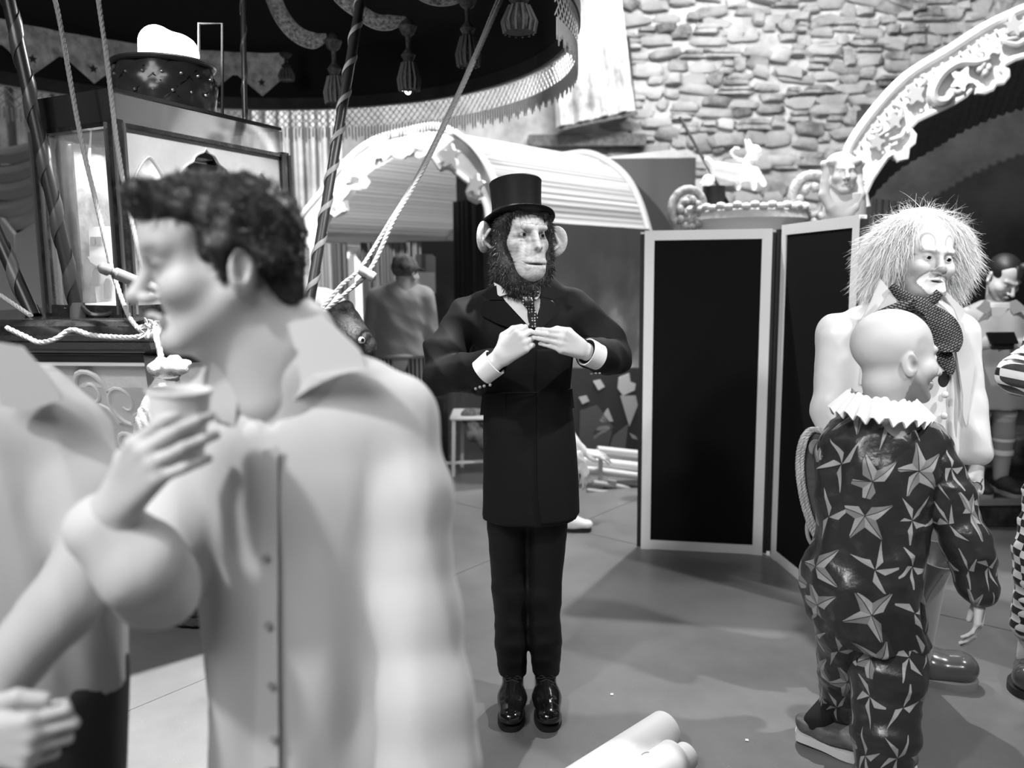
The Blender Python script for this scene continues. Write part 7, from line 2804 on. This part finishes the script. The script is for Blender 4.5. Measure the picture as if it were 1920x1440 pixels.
# ================================================================== 8. man in cap and jacket seen from the back
Y8 = 5.9
q8 = lambda x, y, dy=0.0: at(x, y, Y8 + dy)
X8 = q8(752, 620).x
h8 = Frame(q8(762, 514), rotm(150, 0, 0), .98)
sd = Sdf(.007); head_sdf(sd, h8, lids=.004); sd.cone(h8(0, .03, -.08), q8(756, 556, .0), .052, .07, .03); _hd = sd.mesh()
bd = Sdf(.018)
bd.cone((X8, 5.92, 1.4), (X8, 5.92, .95), .12, .12, .05)
for q in (-1, 1):
    bd.chain([(X8 + q * .09, 5.92, .9), (X8 + q * .09, 5.9, .5), (X8 + q * .09, 5.95, .1)], [.085, .055, .04], .03)
    bd.chain([q8(752 + 46 * q, 560), q8(752 + 60 * q, 640, .02), q8(752 + 50 * q, 690, .14)], [.05, .04, .035], .02)
V, Q = joinvf([_hd, bd.mesh()])
me = mesh('person', V, Q, True); settone(me, np.full(len(V), .45))
p8 = link('person', me, skin_p); rebase(p8, (X8, 5.92, 0))
tag(p8, 'person in grey jacket, cap and striped trousers seen from the back under the canvas', 'person')
jm = mat('grey_jacket', .27, .85, sheen=.15)
sd = Sdf(.011)
sd.loft([(q8(752, 668).z, X8, 5.92, .19, .15), (q8(752, 640).z, X8, 5.92, .185, .14), (q8(752, 590).z, X8, 5.92, .2, .13), (q8(752, 550).z, X8, 5.92, .17, .11), (q8(752, 535).z, X8, 5.92, .08, .08)], .02, 2.2, lambda th, z: .02 * np.sin(6 * th))
for q in (-1, 1):
    sd.cone(q8(752 + 20 * q, 545, .02), q8(752 + 44 * q, 555, .02), .055, .064, .04)
    sd.chain([q8(752 + 46 * q, 558), q8(752 + 57 * q, 625, .02), q8(752 + 50 * q, 660, .1)], [.066, .058, .048], .02)
sd.disp(folds(.014, 18, (.7, .2, .4), 81))
jo = sdfobj('jacket', sd, jm, p8)
MB().lathe([(.185, -.018), (.196, 0), (.185, .018)], (X8, 5.92, q8(752, 668).z + .01), 28, 1, .8).build('waistband', jm, jo, True)
st8 = mat('striped_trouser', .1, .8)
_t = NT(st8)
_geo = _t.n('ShaderNodeTexCoord'); _w = _t.n('ShaderNodeTexWave'); _w.inputs['Scale'].default_value = 11; _t.link(_geo.outputs['Object'], _w.inputs['Vector'])
_t.link(_t.ramp(_w.outputs['Fac'], [(.4, .02), (.6, .25)]), _t.b.inputs['Base Color'])
sd = Sdf(.012)
for q in (-1, 1):
    sd.chain([(X8 + q * .08, 5.92, .98), (X8 + q * .09, 5.91, .5), (X8 + q * .09, 5.95, .1)], [.11, .09, .07], .03)
sdfobj('striped_trousers', sd, st8, p8)
cp8 = Sdf(.008).ell(h8(0, .02, .05), (.088, .105, .085), h8.M, .01)
cp8.ell(h8(0, .05, .11), (.06, .05, .03), h8.M, .03)
cp8.cone(h8(0, -.06, .04), h8(0, -.15, .03), .06, .05, .02, (h8.M @ Vector((0, 0, 1)), .2))
sdfobj('cap', cp8, mat('cap_mottled', .1, .8, mottle=.08, mscale=14), p8)

# ================================================================== 9. crouching person mostly hidden behind the tailcoat
Y9 = 5.1
q9 = lambda x, y, dy=0.0: at(x, y, Y9 + dy)
h9 = Frame(q9(1030, 760), rotm(60, 25), .95)
sd = Sdf(.008); head_sdf(sd, h9); _hd = sd.mesh()
hh = Sdf(.006)
wA = q9(1096, 848, -.0)
fA = dirframe(wA, (.9, -.1, -.12), (0, -.5, 1), .95)
hand_sdf(hh, fA, 1, [(16, 20, 10)] * 4, [(.04, .04, -.01), (.045, .07, -.02), (.04, .09, -.03)])
wB = q9(1090, 866, -.1)
fB = dirframe(wB, (.28, -.1, -.9), (.6, -.6, .1), .95)
hand_sdf(hh, fB, 1, [(10, 20, 12), (14, 24, 14), (18, 26, 14), (22, 30, 16)], [(.045, .04, -.01), (.055, .07, -.02), (.05, .1, -.03)], (10, 2, -6, -14))
_hn = hh.mesh()
bd = Sdf(.018)
bd.chain([q9(1035, 790, .05), q9(1015, 860, .1)], [.1, .12], .05)
bd.chain([q9(1050, 795), q9(1065, 830, -.05), fA(0, 0, 0)], [.045, .036, .026], .02)
bd.chain([q9(1045, 800, -.08), q9(1060, 845, -.12), fB(0, 0, 0)], [.045, .036, .026], .02)
for q in (0, .2):
    a = q9(1010, 870, .1 + q)
    bd.chain([a, a + Vector((.2, -.14, .02)), Vector((a.x + .16, a.y - .05, .06))], [.08, .055, .04], .03)
V, Q = joinvf([_hd, _hn, bd.mesh()])
me = mesh('person', V, Q, True); settone(me, np.full(len(V), .62))
fx = q9(1000, 900)
p9 = link('person', me, skin_p); rebase(p9, (fx.x, 5.1, 0))
tag(p9, 'crouching person hidden behind the black tailcoat, only white sleeve and hands showing', 'person')
sd = Sdf(.012)
sd.chain([q9(1035, 792, .05), q9(1015, 865, .1)], [.125, .14], .05)
sd.chain([q9(1050, 797), q9(1068, 832, -.03), q9(1086, 846, -.0)], [.065, .06, .05], .02)
sd.chain([q9(1045, 800, -.08), q9(1060, 845, -.12)], [.065, .05], .02)
sdfobj('white_smock', sd, mat('smock_white', .8, .8), p9)
sd = Sdf(.012)
for q in (0, .2):
    a = q9(1010, 870, .1 + q)
    sd.chain([a, a + Vector((.2, -.14, .02)), Vector((a.x + .16, a.y - .05, .1))], [.1, .075, .06], .03)
sdfobj('dark_trousers', sd, mat('dark_trouser', .04, .8), p9)
hr = Sdf(.008).ell(h9(0, .03, .045), (.084, .1, .085), h9.M, .01)
hr.ell(h9(0, -.09, .0), (.075, .06, .07), h9.M, .015, True)
sdfobj('hair', hr, mat('black_hair', .012, .5), p9)
a = q9(1100, 925, -.25)
sh = Sdf(.007); shoe_sdf(sh, Vector((a.x - .2, a.y + .03, .012)), Vector((a.x + .03, a.y, .012)), .045)
so = sdfobj('white_shoe', sh, mat('shoe_white', .75, .5), p9)
sole_mb(Vector((a.x - .2, a.y + .03, 0)), Vector((a.x + .03, a.y, 0)), .042, .016).build('sole', mat('sole_black', .015, .5), so)
